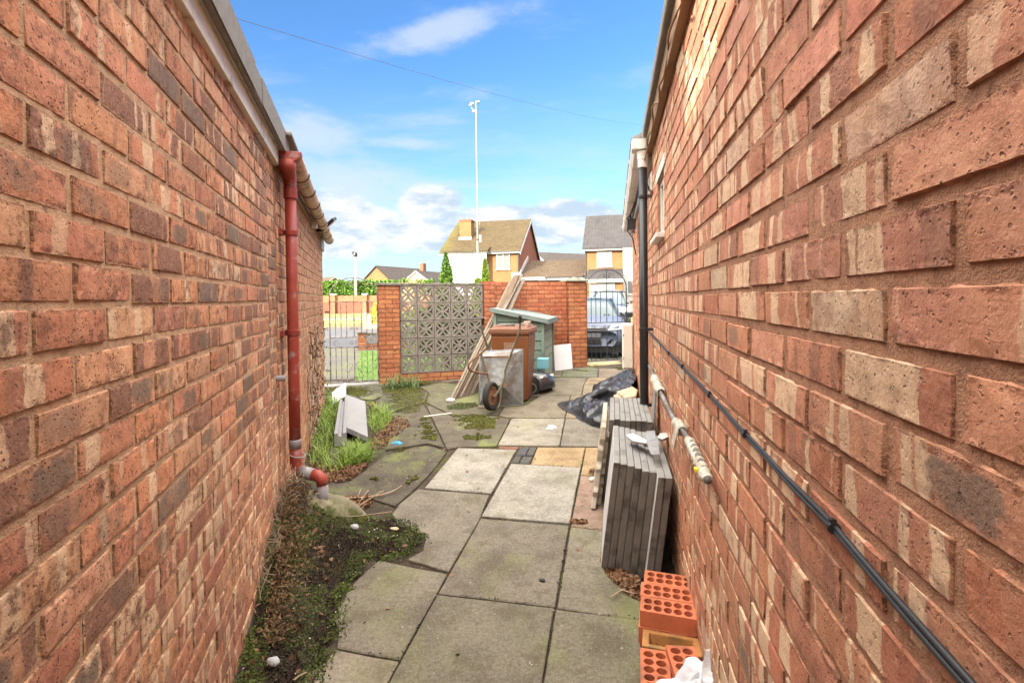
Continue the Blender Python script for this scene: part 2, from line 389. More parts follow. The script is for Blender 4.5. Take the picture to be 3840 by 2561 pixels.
def brickwork(name, O, d, n, u0, u1, z0, z1, colfn, parent, mats, pitch=.229, course=.0765, zj=0., uj=0., holes=(), depth=.2,
              joint=.011, nu=9, nv=5, rgh=.0021, proud=.0045, quoin=False, back=True, flare=0.):
    """one wall of individually modelled bricks over a raked mortar bed. O: origin, d along, n out of the wall"""
    d = np.array(d); n = np.array(n); O = np.array(O)
    VS, FS, BC, BCOL, BP, MI = [], [], [], [], [], []; nb = 0
    k0 = math.floor((z0-zj)/course)-1; k1 = math.ceil((z1-zj)/course)+1
    ii, jj = np.meshgrid(np.arange(nu), np.arange(nv), indexing='ij')
    bord = (ii == 0) | (ii == nu-1) | (jj == 0) | (jj == nv-1)
    quad = np.array([(i*nv+j, (i+1)*nv+j, (i+1)*nv+j+1, i*nv+j+1) for i in range(nu-1) for j in range(nv-1)])
    for k in range(k0, k1):
        za = zj+k*course+joint/2; zb = zj+(k+1)*course-joint/2
        if zb < z0+.01 or za > z1-.01: continue
        za = max(za, z0); zb = min(zb, z1)
        ub = uj+(.5*pitch if k % 2 else 0.)
        i0 = math.floor((u0-ub)/pitch)-1; i1 = math.ceil((u1-ub)/pitch)+1
        cuts = [(h[0], h[1]) for h in holes if h[2] < zb-.02 and h[3] > za+.02]
        for i in range(i0, i1):
            a, b = ub+i*pitch+joint/2, ub+(i+1)*pitch-joint/2
            a, b = max(a, u0), min(b, u1); segs = [(a, b)]
            for ha, hb in cuts:
                ns = []
                for x, y in segs:
                    if hb <= x or ha >= y: ns.append((x, y))
                    else:
                        if ha > x: ns.append((x, ha))
                        if hb < y: ns.append((hb, y))
                segs = ns
            for a, b in segs:
                L = b-a; hgt = zb-za
                if L < .018 or hgt < .015: continue
                e = .0024
                S = np.concatenate([[0, e/L], np.linspace(e/L, 1-e/L, nu-2)[1:-1], [1-e/L, 1]])
                T = np.concatenate([[0, e/hgt], np.linspace(e/hgt, 1-e/hgt, nv-2)[1:-1], [1-e/hgt, 1]])
                wav = .0022*math.sin(a*3.1+k*1.7)+.0016*math.sin(a*9.3+k*2.9)+rng.normal()*.0010
                uu = a+S[ii]*L + rng.normal(size=ii.shape)*rgh*(bord*1.) ; vv = za+wav+T[jj]*hgt + rng.normal(size=ii.shape)*rgh*(bord*.9)
                tilt = rng.normal(size=2)*.0008
                ww = np.where(bord, -.0075, rng.normal()*.0010+rng.normal(size=ii.shape)*.00022+tilt[0]*(S[ii]-.5)*2+tilt[1]*(T[jj]-.5)*2)
                w1 = ((ii == 1) | (ii == nu-2) | (jj == 1) | (jj == nv-2)) & ~bord
                ww = ww - w1*abs(rng.normal(size=ii.shape))*.0008
                p = O[None]+d[None]*uu.reshape(-1, 1)+n[None]*ww.reshape(-1, 1); p[:, 2] = vv.ravel()
                VS.append(p); FS.append(quad+nb); nb += len(p)
                rd = rng.random()*60
                col, par = colfn((a+b)/2, (za+zb)/2)
                BC.append(np.stack([uu.ravel()-(a+b)/2, vv.ravel()-(za+zb)/2, np.full(nu*nv, rd)], 1))
                BCOL.append(np.tile((*col, L/2), (nu*nv, 1))); BP.append(np.tile((*par, 1.), (nu*nv, 1))); MI.append(np.zeros(len(quad), dtype=np.int32))
    # mortar bed (front face in tiles round the openings) and the block of the wall behind it
    us = sorted({u0, u1, *[q for h in holes for q in h[:2]]}); zs = sorted({z0, z1, *[q for h in holes for q in h[2:4]]})
    def quadp(pts):
        nonlocal nb
        VS.append(np.array([O+d*u_+n*w_+np.array((0, 0, z_)) for u_, z_, w_ in pts])); FS.append(np.array([[0, 1, 2, 3]])+nb); nb += 4
        BC.append(np.zeros((4, 3))); BCOL.append(np.ones((4, 4))); BP.append(np.zeros((4, 4))); MI.append(np.ones(1, dtype=np.int32))
    wf = -.0042
    for a, b in zip(us, us[1:]):
        for z_, y_ in zip(zs, zs[1:]):
            if any(h[0] <= a+1e-6 and h[1] >= b-1e-6 and h[2] <= z_+1e-6 and h[3] >= y_-1e-6 for h in holes): continue
            quadp([(a, z_, wf), (b, z_, wf), (b, y_, wf), (a, y_, wf)])
    for h in holes:
        a, b, z_, y_ = h
        for q in ([(a, z_), (b, z_)], [(b, z_), (b, y_)], [(b, y_), (a, y_)], [(a, y_), (a, z_)]):
            quadp([(q[0][0], q[0][1], wf), (q[1][0], q[1][1], wf), (q[1][0], q[1][1], -depth), (q[0][0], q[0][1], -depth)])
    if back:
        for q in ([(u0, z0), (u1, z0)], [(u1, z0), (u1, z1)], [(u1, z1), (u0, z1)], [(u0, z1), (u0, z0)]):
            quadp([(q[0][0], q[0][1], wf), (q[1][0], q[1][1], wf), (q[1][0], q[1][1], -depth), (q[0][0], q[0][1], -depth)])
        if not holes: quadp([(u0, z0, -depth), (u1, z0, -depth), (u1, z1, -depth), (u0, z1, -depth)])
    V = np.concatenate(VS); Fq = np.concatenate(FS); mi = np.concatenate(MI)
    org = np.array(parent['_org']) if parent is not None else np.zeros(3)
    me = bpy.data.meshes.new(name); nv_, nf = len(V), len(Fq)
    me.vertices.add(nv_); me.vertices.foreach_set('co', (V-org).ravel()); me.loops.add(nf*4); me.loops.foreach_set('vertex_index', Fq.ravel().astype(np.int32))
    me.polygons.add(nf); me.polygons.foreach_set('loop_start', np.arange(0, nf*4, 4, dtype=np.int32)); me.update(calc_edges=True)
    me.polygons.foreach_set('material_index', mi); me.polygons.foreach_set('use_smooth', [False]*nf)
    for nm, ty, key, A in (('bc', 'FLOAT_VECTOR', 'vector', BC), ('bcol', 'FLOAT_COLOR', 'color', BCOL), ('bpar', 'FLOAT_VECTOR', 'vector', [q[:, :3] for q in BP])):
        me.attributes.new(nm, ty, 'POINT').data.foreach_set(key, np.concatenate(A).astype(np.float32).ravel())
    for q in mats: me.materials.append(q)
    o = bpy.data.objects.new(name, me); COL.objects.link(o); o['_org'] = tuple(org)
    if parent is not None: o.parent = parent
    return o

M_BL = brickmat('brick_pitted', .95); M_BR = brickmat('brick_banded', .42, smear=(.36, .175, .10)); M_BO = brickmat('brick_orange', .35, smear=(.30, .13, .07))
M_ML = mortarmat('mortar_sand', (.47, .31, .195)); M_MR = mortarmat('mortar_red', (.36, .195, .12)); M_MB = mortarmat('mortar_dull_red', (.20, .08, .045))
def jc(c, a=.1):
    k = 1+(random.random()*2-1)*a; return tuple(min(1, max(0, x*k*(1+(random.random()*2-1)*a*.4))) for x in c)
def col_left(u, z):
    low = sst(1.05, .7, z) if z < 1.05 else 0.
    r = random.random()
    if u > 3.3:
        c = random.choice([(0.540, 0.288, 0.160), (0.512, 0.265, 0.150), (0.466, 0.233, 0.135), (0.559, 0.326, 0.194)])
        return jc(c, .08), (random.random()*.35, random.random()*.25, 0.)
    if random.random() < low:
        c = random.choice([(0.540, 0.246, 0.155), (0.494, 0.219, 0.145), (0.577, 0.298, 0.184), (0.437, 0.186, 0.125), (0.605, 0.307, 0.165)])
        p = random.choice([.2, .6, .95, 1.1, .8]); return jc(c), (p, random.choice([.1, .3, .7]), 0.)
    if r < .08: return jc((.21, .155, .125)), (.05, .3, .5)
    if r < .13: return jc((.34, .185, .125)), (.1, .6, random.random()*.8)
    c = random.choice([(0.596, 0.279, 0.150), (0.615, 0.307, 0.174), (0.577, 0.265, 0.165), (0.652, 0.372, 0.227), (0.540, 0.237, 0.135)])
    return jc(c), (random.choice([0, .2, .5, .8]), random.choice([0, .2, .6, 1.0, 1.2]), random.choice([0, 0, 0, 0, .5, .9]) if z < 1.75 else 0.)
def col_right(u, z):
    low = sst(1.5, .9, z)
    c = random.choice([(0.522, 0.242, 0.150), (0.502, 0.228, 0.155), (0.559, 0.279, 0.184), (0.466, 0.191, 0.121), (0.531, 0.260, 0.179)])
    c = tuple(a*(1-.55*low)+b*.55*low for a, b in zip(c, random.choice([(0.484, 0.186, 0.092), (0.512, 0.219, 0.112), (0.437, 0.172, 0.097)])))
    p = random.choice([.1, .5, .9, 1.1, 1.25, .7]); 
    if random.random() < .10: return jc((0.596, 0.446, 0.319)), (.2, .2, 0.)
    if u > 4.3: p *= .4
    return jc(c), (p*random.uniform(.75, 1.), random.choice([0, 0, .2, .6]), random.uniform(.4, .9) if random.random() < .06 else 0.)
def col_back(u, z):
    c = random.choice([(.42, .125, .06), (.39, .105, .05), (.46, .155, .075), (.36, .10, .05)])
    return jc(c, .1), (.0, .15*random.random(), 0.)
def col_pier(u, z):
    c = random.choice([(.45, .17, .065), (.48, .19, .07), (.41, .14, .06), (.43, .16, .07), (.38, .12, .05)])
    return jc(c, .12), (.0, .2*random.random(), 0.)

# ------------------------------------------------------------------ shared materials
M_WOODP = pmat('peeling_white_paint', (.62, .57, .48), .7, .12, 5, dirt=(.25, .18, .12), dirt_amt=.25, dscale=9, bump=.4, bscale=45, streak=(1, 1, 1))
M_SOFFIT = pmat('old_brown_timber', (.24, .15, .085), .85, .3, 9, bump=.5)
M_FELT = pmat('roofing_felt', (.20, .185, .165), .95, .25, 30, bump=.7, bscale=260, bd=.004)
M_RED = pmat('red_drainpipe_paint', (.22, .028, .019), .5, .30, 4, dirt=(.27, .20, .19), dirt_amt=.16, dscale=13, bump=.15, hue=(.30, .055, .035))
M_GREYP = pmat('grey_pipe_plastic', (.24, .235, .245), .5, .15, 8, dirt=(.36, .06, .04), dirt_amt=.12, dscale=11, bump=.1)
M_GUT = pmat('faded_brown_gutter', (.40, .24, .15), .42, .2, 5, dirt=(.10, .05, .035), dirt_amt=.35, dscale=7, bump=.15, hue=(.46, .31, .21))
M_CLIP = pmat('maroon_gutter_clip', (.10, .028, .02), .5, .3, 9)
M_UPVC = pmat('white_plastic', (.58, .56, .52), .35, .06, 4, dirt=(.35, .31, .26), dirt_amt=.12, dscale=7, bump=.05)
M_BLACKP = pmat('black_plastic', (.018, .018, .019), .35, .3, 6, bump=.08)
M_CABLE = pmat('black_cable', (.022, .023, .026), .45, .3, 30, bump=.1)
M_GLASS, s_ = newmat('window_glass'); s_.out(s_.ramp(s_.noise(s_.obj(), 2.5, 3), [(.35, (.05, .06, .07)), (.7, (.16, .18, .19))]), .05, spec=.8)
M_CONC = pmat('grey_concrete', (.215, .21, .20), .9, .16, 7, dirt=(.13, .12, .10), dirt_amt=.3, dscale=5, bump=.5, bscale=130)
M_CONCL = pmat('pale_concrete', (.50, .49, .475), .88, .10, 7, dirt=(.20, .18, .16), dirt_amt=.15, dscale=11, bump=.35, bscale=140)
M_SLABE = pmat('dark_slab_edge', (.125, .108, .092), .92, .3, 9, dirt=(.05, .043, .036), dirt_amt=.4, dscale=8, bump=.6, bscale=120)  # darker than the concrete used on the slab tops
M_STONE = pmat('tan_sandstone', (.43, .33, .215), .9, .2, 9, dirt=(.20, .14, .085), dirt_amt=.3, dscale=7, bump=.7, bscale=70)
M_WOOD = pmat('weathered_timber', (.18, .145, .11), .9, .3, 10, dirt=(.13, .10, .075), dirt_amt=.35, dscale=6, bump=.6, bscale=60, streak=(1, 1, 1), coords='obj')
M_WOODD = pmat('brown_old_timber', (.12, .08, .052), .9, .3, 10, dirt=(.11, .075, .05), dirt_amt=.4, dscale=6, bump=.6, bscale=60)
M_WOODG = pmat('grey_old_timber', (.19, .17, .145), .9, .25, 12, dirt=(.14, .12, .10), dirt_amt=.3, dscale=7, bump=.6, bscale=60)
M_IRON = pmat('flaking_gate_paint', (.27, .235, .225), .6, .3, 20, dirt=(.05, .03, .025), dirt_amt=.5, dscale=14, bump=.3)
M_IRONB = pmat('black_gate_paint', (.035, .038, .045), .5, .3, 20, bump=.2)
M_RUST = pmat('rusty_metal', (.17, .085, .045), .85, .35, 14, dirt=(.07, .04, .028), dirt_amt=.4, dscale=9, bump=.5)
M_GALV = pmat('galvanised_sheet', (.225, .24, .245), .55, .28, 9, metal=.2, dirt=(.12, .098, .078), dirt_amt=.5, dscale=4, bump=.12, bscale=30)
M_BIN = pmat('brown_bin_plastic', (.165, .058, .018), .5, .18, 4, dirt=(.12, .05, .022), dirt_amt=.3, dscale=3, bump=.1, bscale=200)
M_BINL = pmat('brown_bin_lid_plastic', (.19, .080, .042), .55, .18, 5, dirt=(.10, .05, .03), dirt_amt=.3, dscale=5, bump=.1)
M_GREENP = pmat('sage_green_paint', (.135, .185, .15), .7, .15, 5, dirt=(.09, .13, .09), dirt_amt=.25, dscale=4, bump=.3)
M_GREENS = pmat('grey_green_side', (.20, .225, .175), .75, .15, 5, dirt=(.12, .14, .10), dirt_amt=.25, dscale=4, bump=.3)  # side panel tone, paler and greyer than the end panel
M_GREENL = pmat('blue_green_felted_lid', (.145, .18, .17), .8, .15, 6, dirt=(.11, .14, .12), dirt_amt=.3, dscale=5, bump=.35)
M_TYRE = pmat('black_rubber', (.02, .019, .018), .85, .3, 12, bump=.3)
M_WHITE = pmat('white_board', (.68, .68, .70), .6, .05, 4, dirt=(.35, .33, .30), dirt_amt=.05, dscale=6, bump=.1)
M_CREAM = pmat('cream_meter_box', (.60, .555, .48), .5, .05, 4, dirt=(.35, .30, .22), dirt_amt=.06, dscale=6)
M_TRIM = pmat('white_house_trim', (.36, .355, .34), .5, .04, 3)
# ------------------------------------------------------------------ ground and paving
def groundmat():
    m, s = newmat('yard_ground'); P = s.pos(); a = s.noise(P, 1.6, 6, .62); b = s.noise(P, 40, 5, .7); g = s.noise(P, 160, 3, .7)
    c = s.ramp(s.m('ADD', s.m('MULTIPLY', a, .55), s.m('MULTIPLY', b, .45)), [(.33, (.030, .022, .015)), (.5, (.06, .046, .033)), (.66, (.11, .088, .065))])
    c = s.mix(s.m('MULTIPLY', s.ss(s.noise(P, 2.3, 6, .65), .52, .62), .8), c, s.mix(b, (.035, .045, .010), (.11, .12, .025)))
    c = s.mix(s.ss(g, .62, .7), c, (.20, .165, .12))
    s.out(c, .95, s.bump(s.m('ADD', b, s.m('MULTIPLY', g, .5)), .9, .012), spec=.2); return m
M_GROUND = groundmat()
def axis(lo, hi, a, b, st, mul=1.35):
    v = list(np.arange(a, b+1e-6, st)); d = st
    while v[-1] < hi: d *= mul; v.append(v[-1]+d)
    d = st
    while v[0] > lo: d *= mul; v.insert(0, v[0]-d)
    return v
mb = MB(); xs = axis(-700, 700, -3.6, 2.8, .08); ys = axis(-60, 1400, .2, 10, .08)
mb.grid([[(x, y, gz(x, y)+(.006*math.sin(x*31+y*17)*math.sin(y*23-x*11) if 0 < y < 10 and -3 < x < 3 else 0)) for x in xs] for y in ys])
go = mb.build('ground', M_GROUND, smooth=True); go['kind'] = 'structure'

def slabmat(name='paving_slabs'):
    m, s = newmat(name); P = s.pos(); base = s.attr('fcol')['Color']
    a = s.noise(P, 3.2, 6, .62); b = s.noise(P, 55, 5, .72); g = s.noise(P, 260, 3, .75)
    c = s.mix(1., base, s.ramp(a, [(.28, (.60, .57, .52)), (.5, (.98, .96, .93)), (.72, (1.22, 1.19, 1.14))]), 'MULTIPLY')
    c = s.mix(1., c, (.72, .735, .745), 'MULTIPLY')
    c = s.mix(1., c, s.ramp(b, [(.25, (.52, .50, .46)), (.5, (1, 1, 1)), (.75, (1.42, 1.41, 1.38))]), 'MULTIPLY')
    alg = s.attr('fcol')['Alpha']
    c = s.mix(s.m('MULTIPLY', s.m('MULTIPLY', s.ss(s.noise(P, 4.2, 7, .68), .46, .60), .75), s.m('GREATER_THAN', alg, .85)), c, s.mix(b, (.05, .045, .028), (.13, .12, .075)))
    c = s.mix(s.m('MULTIPLY', s.m('MULTIPLY', s.ss(s.noise(s.vm('MULTIPLY', P, (1., .55, 1.)), 2.6, 5, .6), .5, .68), .55), alg), c, (.16, .19, .045))
    c = s.mix(s.m('MULTIPLY', s.ss(s.noise(P, 7, 5, .65), .50, .66), .7), c, s.mix(1., base, (.45, .42, .36), 'MULTIPLY'))
    c = s.mix(s.m('MULTIPLY', s.ss(g, .60, .68), .7), c, (.50, .475, .42))
    c = s.mix(s.m('MULTIPLY', s.ss(s.noise(P, 190, 3, .7), .58, .68), .6), c, s.mix(1., base, (.30, .28, .25), 'MULTIPLY'))
    c = s.mix(s.m('MULTIPLY', s.ss(s.noise(P, 120, 2, .5), .68, .74), .8), c, (.05, .042, .035))
    s.out(c, .9, s.bump(s.m('ADD', s.m('MULTIPLY', b, .8), s.m('MULTIPLY', g, .5)), .55, .004), spec=.22); return m
M_SLAB = slabmat()
def slabs(name, lst, mat=None, th=.045, top=.018, gap=.0004):
    me_v, me_f, cols = [], [], []
    for px, col, alg in lst:
        P = [G(*p, top) for p in px]; dz = random.uniform(-.003, .003)
        cen = sum(P, Vector())/len(P); pts = []
        for i in range(len(P)):
            a, b = P[i], P[(i+1) % len(P)]; n = max(1, int((b-a).length/.045))
            for k in range(n):
                q = a.lerp(b, k/n); q = q+(cen-q).normalized()*(gap+random.random()*.0022)
                q.z = gz(q.x, q.y)+top+dz; pts.append(q)
        n = len(pts); b0 = len(me_v)
        inn = [p+(cen-p).normalized()*.007 for p in pts]
        for p in inn: p.z += 0
        outer = [p-Vector((0, 0, .004)) for p in pts]
        me_v += inn+outer+[p-Vector((0, 0, th)) for p in pts]
        me_f.append(tuple(range(b0, b0+n))); cols.append((*col, alg))
        for i in range(n):
            j = (i+1) % n
            me_f.append((b0+i, b0+n+i, b0+n+j, b0+j)); me_f.append((b0+n+i, b0+2*n+i, b0+2*n+j, b0+n+j)); cols += [(*col, alg)]*2
    me = bpy.data.meshes.new(name); me.from_pydata([tuple(v) for v in me_v], [], me_f); me.update()
    ca = me.attributes.new('fcol', 'FLOAT_COLOR', 'FACE'); ca.data.foreach_set('color', np.array(cols, dtype=np.float32).ravel())
    me.materials.append(mat or M_SLAB); o = bpy.data.objects.new(name, me); COL.objects.link(o); o['kind'] = 'structure'
    me.update(); 
    # make every top face look up
    return o
BR_, GN_, PL_, SS_, PK_, DK_ = (.205, .178, .138), (.23, .215, .15), (.325, .305, .265), (.37, .265, .145), (.31, .215, .165), (.15, .13, .105)
SLABS = [
 ([(1717, 1678), (1937, 1685), (1842, 1848), (1593, 1827)], PL_, .25), ([(1917, 1738), (2177, 1753), (2136, 1961), (1805, 1935)], PL_, .3),
 ([(2015, 1676), (2194, 1676), (2180, 1750), (1991, 1739)], SS_, .2), ([(2197, 1677), (2290, 1676), (2275, 1779), (2178, 1778)], SS_, .2),
 ([(2178, 1781), (2290, 1782), (2270, 1986), (2140, 1969)], PK_, .3),
 ([(1567, 1832), (1836, 1853), (1802, 1938), (1682, 2141), (1590, 2113), (1532, 2096), (1585, 2068), (1599, 2018), (1550, 1985), (1487, 1965), (1470, 1925), (1500, 1885)], (.20, .175, .14), .7),
 ([(1424, 2097), (1678, 2149), (1499, 2470), (1264, 2426), (1269, 2348), (1249, 2324), (1279, 2256), (1308, 2203), (1360, 2150)], (.20, .175, .135), .6),
 ([(1259, 2431), (1497, 2476), (1384, 2680), (1060, 2680), (1150, 2520), (1205, 2490)], (.26, .225, .17), .5),
 ([(1802, 1941), (2134, 1967), (2081, 2272), (1643, 2222)], (.185, .16, .125), .84), ([(1640, 2227), (2078, 2277), (2012, 2680), (1390, 2680)], (.18, .16, .12), .84),
 ([(2140, 1972), (2310, 1992), (2480, 2335), (2090, 2275)], (.215, .19, .145), .8), ([(2086, 2284), (2440, 2328), (2600, 2680), (2018, 2680)], (.185, .165, .12), .84),
 ([(1919, 1568), (2118, 1569), (2098, 1670), (1867, 1667)], (.285, .26, .215), .4), ([(2121, 1570), (2330, 1572), (2330, 1673), (2101, 1671)], (.225, .205, .17), .4),
 ([(2142, 1482), (2340, 1480), (2340, 1567), (2120, 1567)], (.25, .205, .145), .3), ([(1890, 1526), (1975, 1518), (2030, 1482), (2139, 1482), (2117, 1566), (1908, 1564), (1872, 1556)], (.215, .185, .14), .5),
 ([(1960, 1416), (2203, 1416), (2188, 1442), (2180, 1480), (1960, 1480)], (.22, .19, .145), .5), ([(2206, 1416), (2400, 1416), (2390, 1438), (2191, 1440)], (.30, .23, .15), .3),
 ([(2190, 1442), (2400, 1440), (2390, 1479), (2183, 1480)], (.27, .22, .155), .3),
 ([(2060, 1382), (2116, 1383), (2104, 1413), (2060, 1413)], (.21, .185, .14), .5), ([(2119, 1382), (2243, 1383), (2240, 1413), (2106, 1413)], (.17, .175, .125), .6),
 ([(2246, 1382), (2420, 1382), (2410, 1414), (2244, 1414)], (.235, .19, .14), .4),
 # the old mossy concrete on the left, cracked into pads
 ([(1205, 1813), (1300, 1810), (1365, 1765), (1440, 1705), (1600, 1668), (1676, 1692), (1620, 1765), (1560, 1826), (1480, 1895), (1392, 1866), (1215, 1862)], (.088, .073, .056), 1.0),
 ([(1446, 1685), (1480, 1600), (1450, 1560), (1588, 1516), (1668, 1678), (1600, 1662)], (.092, .077, .057), .9),
 ([(1596, 1514), (1690, 1560), (1865, 1560), (1912, 1574), (1862, 1672), (1712, 1676), (1676, 1684)], (.11, .092, .068), 1.0),
 ([(1430, 1485), (1605, 1472), (1592, 1508), (1450, 1550), (1400, 1545)], (.072, .067, .046), 1.0),
 ([(1610, 1470), (1575, 1450), (1650, 1434), (1760, 1440), (1960, 1450), (1960, 1522), (1888, 1524), (1868, 1553), (1694, 1554), (1600, 1508)], (.115, .105, .068), 1.0),
 ([(1225, 1452), (1430, 1440), (1438, 1482), (1400, 1500), (1300, 1492), (1240, 1480)], (.082, .075, .053), 1.0),
]
pv = slabs('paving', SLABS)
cob = slabs('paving_setts', [([(1952, 1678), (1984, 1678), (1970, 1706), (1935, 1706)], (.085, .085, .10), 0), ([(1987, 1678), (2013, 1678), (2000, 1707), (1973, 1707)], (.085, .08, .072), 0),
   ([(1934, 1709), (1958, 1709), (1945, 1736), (1917, 1735)], (.08, .078, .07), 0), ([(1962, 1710), (1999, 1710), (1985, 1738), (1948, 1737)], (.085, .082, .072), 0),
   ([(1870, 1673), (1947, 1675), (1939, 1684), (1872, 1682)], (.22, .10, .06), 0)], top=.015)

# beyond the back boundary: drive, lawn, road, verge, pavement
def sheet(name, corners, nu, nv, dz, mat, kind='structure'):
    a, b, c, d = (Vector(q) for q in corners); P = []
    for i in range(nv+1):
        l = a.lerp(d, i/nv); r_ = b.lerp(c, i/nv); row = []
        for j in range(nu+1):
            q = l.lerp(r_, j/nu); row.append((q.x, q.y, gz(q.x, q.y)+dz))
        P.append(row)
    o = MB().grid(P).build(name, mat, smooth=True); o['kind'] = kind; return o
M_ASPH = pmat('road_asphalt', (.06, .062, .067), .9, .2, 1.2, dirt=(.09, .088, .086), dirt_amt=.3, dscale=.6, bump=.4, bscale=120, coords='pos')
M_DRIVE = pmat('drive_concrete', (.085, .078, .066), .92, .22, 2.2, dirt=(.10, .105, .05), dirt_amt=.5, dscale=1.4, bump=.5, bscale=90, coords='pos')
M_PAVE = pmat('pavement_concrete', (.11, .103, .093), .9, .15, 2, bump=.4, bscale=90, coords='pos')
M_TURF = pmat('turf', (.07, .135, .014), .9, .3, 2.2, hue=(.10, .155, .018), dirt=(.10, .145, .05), dirt_amt=.2, dscale=1.2, bump=.8, bscale=60, bd=.02, coords='pos')
M_VERGE = pmat('verge_turf', (.095, .088, .028), .9, .25, .6, hue=(.16, .20, .05), bump=.6, bscale=20, bd=.02, coords='pos')
sheet('driveway', [(-9, 8.6, 0), (12, 10.5, 0), (12, 15.3, 0), (-12, 15.3, 0)], 60, 20, .008, M_DRIVE)
sheet('front_lawn', [(-2.80, 8.72, 0), (.75, 9.6, 0), (.6, 14.6, 0), (-4.35, 14.2, 0)], 24, 24, .02, M_TURF)
sheet('road', [(-80, 15.5, 0), (60, 15.5, 0), (60, 24.5, 0), (-80, 24.5, 0)], 60, 14, .012, M_ASPH)
sheet('verge', [(-80, 24.6, 0), (60, 24.6, 0), (60, 31, 0), (-80, 31, 0)], 60, 12, .05, M_VERGE)
sheet('pavement', [(-80, 31.05, 0), (60, 31.05, 0), (60, 33.4, 0), (-80, 33.4, 0)], 60, 8, .045, M_PAVE)
sheet('far_verge', [(-80, 33.45, 0), (60, 33.45, 0), (60, 40, 0), (-80, 40, 0)], 60, 8, .05, M_VERGE)
mb = MB(); mb.box((-10, 24.55, .04+gz(-10, 24.55)), (140, .12, .14)); kb = mb.build('kerb', M_PAVE); kb['kind'] = 'structure'

# ------------------------------------------------------------------ left side: garage with felt roof, then the lower outbuilding with the gutter
UJ = 2.97/dL.y; UE = 6.78/dL.y
g = thing('brick_garage', 'brick garage on the left with pitted salmon bricks, peeling white fascia and felt roof edge', 'garage', Lw(0, 0))
brickwork('wall', L0, dL, nL, -1.1, 2.812, -.1, 2.30, col_left, g, [M_BL, M_ML], zj=1.447, uj=1.1145, nu=14, nv=7, rgh=.0026)
brickwork('wall', L0-nL*.006, dL, nL, 2.818, UJ-.006, -.1, 2.30, col_left, g, [M_BL, M_ML], zj=1.478, uj=2.85, nu=9, nv=6, rgh=.0026)
def Lbox(mbx, u0, u1, o0, o1, z0, z1):
    pts = [Lw(u0, z0, o0), Lw(u1, z0, o0), Lw(u1, z0, o1), Lw(u0, z0, o1)]
    if (o1-o0) > 0: pts = pts[::-1]
    mbx.prism(pts[::-1], (0, 0, z1-z0)); return mbx
Lbox(MB(), -1.1, UJ+.01, -.02, .024, 2.262, 2.348).build('fascia_board', M_WOODP, g, bevel=.003)
Lbox(MB(), -1.1, UJ+.012, -.02, .034, 2.349, 2.39).build('fascia_trim', M_WOODP, g, bevel=.003)
Lbox(MB(), -1.1, UJ, -.20, -.001, 2.302, 2.33).build('wall_plate', M_SOFFIT, g)
mb = MB()
uu = np.linspace(-1.1, UJ-.1, 40)
Lbox(mb, -1.1, UJ-.06, -3.0, .036, 2.391, 2.45); Lbox(mb, -1.1, UJ-.06, .0365, .064, 2.335, 2.462); mb.build('roof_felt', M_FELT, g, bevel=.012, seg=3)
mb = MB()
for uq in (.25, 1.27, 2.33): Lbox(mb, uq, uq+.9, .0645, .067, 2.337, 2.458)
mb.build('felt_lap', M_FELT, g, bevel=.001)
mb = MB(); Lbox(mb, -1.1, UJ, -3.0, -2.8, -.1, 2.38); Lbox(mb, -1.1, -.9, -2.8, -.21, -.1, 2.45); mb.build('rear_wall', M_BO if False else M_MB, g)
# plastic plug and white scuff
tag(MB().tube([Lw(3.05, 1.0, -.02), Lw(3.05, 1.0, .045)], .017, 10).build('pipe_stub', M_GREYP, smooth=False), 'short grey pipe stub poking out of the left wall beside the red drainpipe', 'pipe stub')

ob = thing('brick_outbuilding', 'lower orange brick outbuilding beyond the red drainpipe on the left', 'outbuilding', Lw(5, 0))
brickwork('wall', L0, dL, nL, UJ+.006, UE, -.1, 2.28, col_left, ob, [M_BO, M_ML], zj=1.447, uj=1.1145, nu=6, nv=4)
Lbox(MB(), UJ+.04, UE+.03, -.03, .02, 2.24, 2.40).build('fascia_board', M_SOFFIT, ob)
Lbox(MB(), UE-.45, UE+.032, -.028, .024, 2.13, 2.25).build('verge_board', M_TRIM, ob)
mb = MB(); a_ = [Lw(UJ-.05, 2.43, .10), Lw(UE+.05, 2.40, .10), Lw(UE+.05, 2.78, -2.9), Lw(UJ-.05, 2.80, -2.9)]
mb.prism([q for q in a_], (0, 0, .03)); mb.build('roof', M_FELT, ob, bevel=.01)
mb = MB(); Lbox(mb, UE-.2, UE, -2.9, -.21, -.1, 2.35); Lbox(mb, UJ+.05, UE, -3.0, -2.91, -.1, 2.7); mb.build('rear_wall', M_MB, ob)

# gutter
gu = thing('gutter', 'faded brown half round gutter with maroon clips along the left eaves', 'gutter', Lw(UJ, 2.33, .08))
def gutz(u): return 2.342-.012*(u-UJ)
GO = .088
def half_round(u0, u1, r_, drop=0., th=.004):
    P = []
    for u in np.linspace(u0, u1, 2 if u1-u0 < .5 else 12):
        row = []
        for k in range(13):
            a = math.pi*k/12; row.append(Lw(u, gutz(u)-math.sin(a)*r_-drop, GO-math.cos(a)*r_))
        P.append(row)
    return P
MB().grid(half_round(UJ+.03, UE+.06, .056)).build('channel', M_GUT, gu, smooth=True, solid=.004)
for q in np.linspace(UJ+.48, UE-.05, 8):
    MB().grid(half_round(q, q+.035, .0605, -.002)).build('clip', M_CLIP, gu, smooth=True, solid=.006)
mb = MB(); pts = [Lw(UE+.062, gutz(UE)-math.sin(math.pi*k/12)*.055, GO-math.cos(math.pi*k/12)*.055) for k in range(13)]; mb.prism(pts, dL*.006); mb.build('stop_end', M_CLIP, gu)

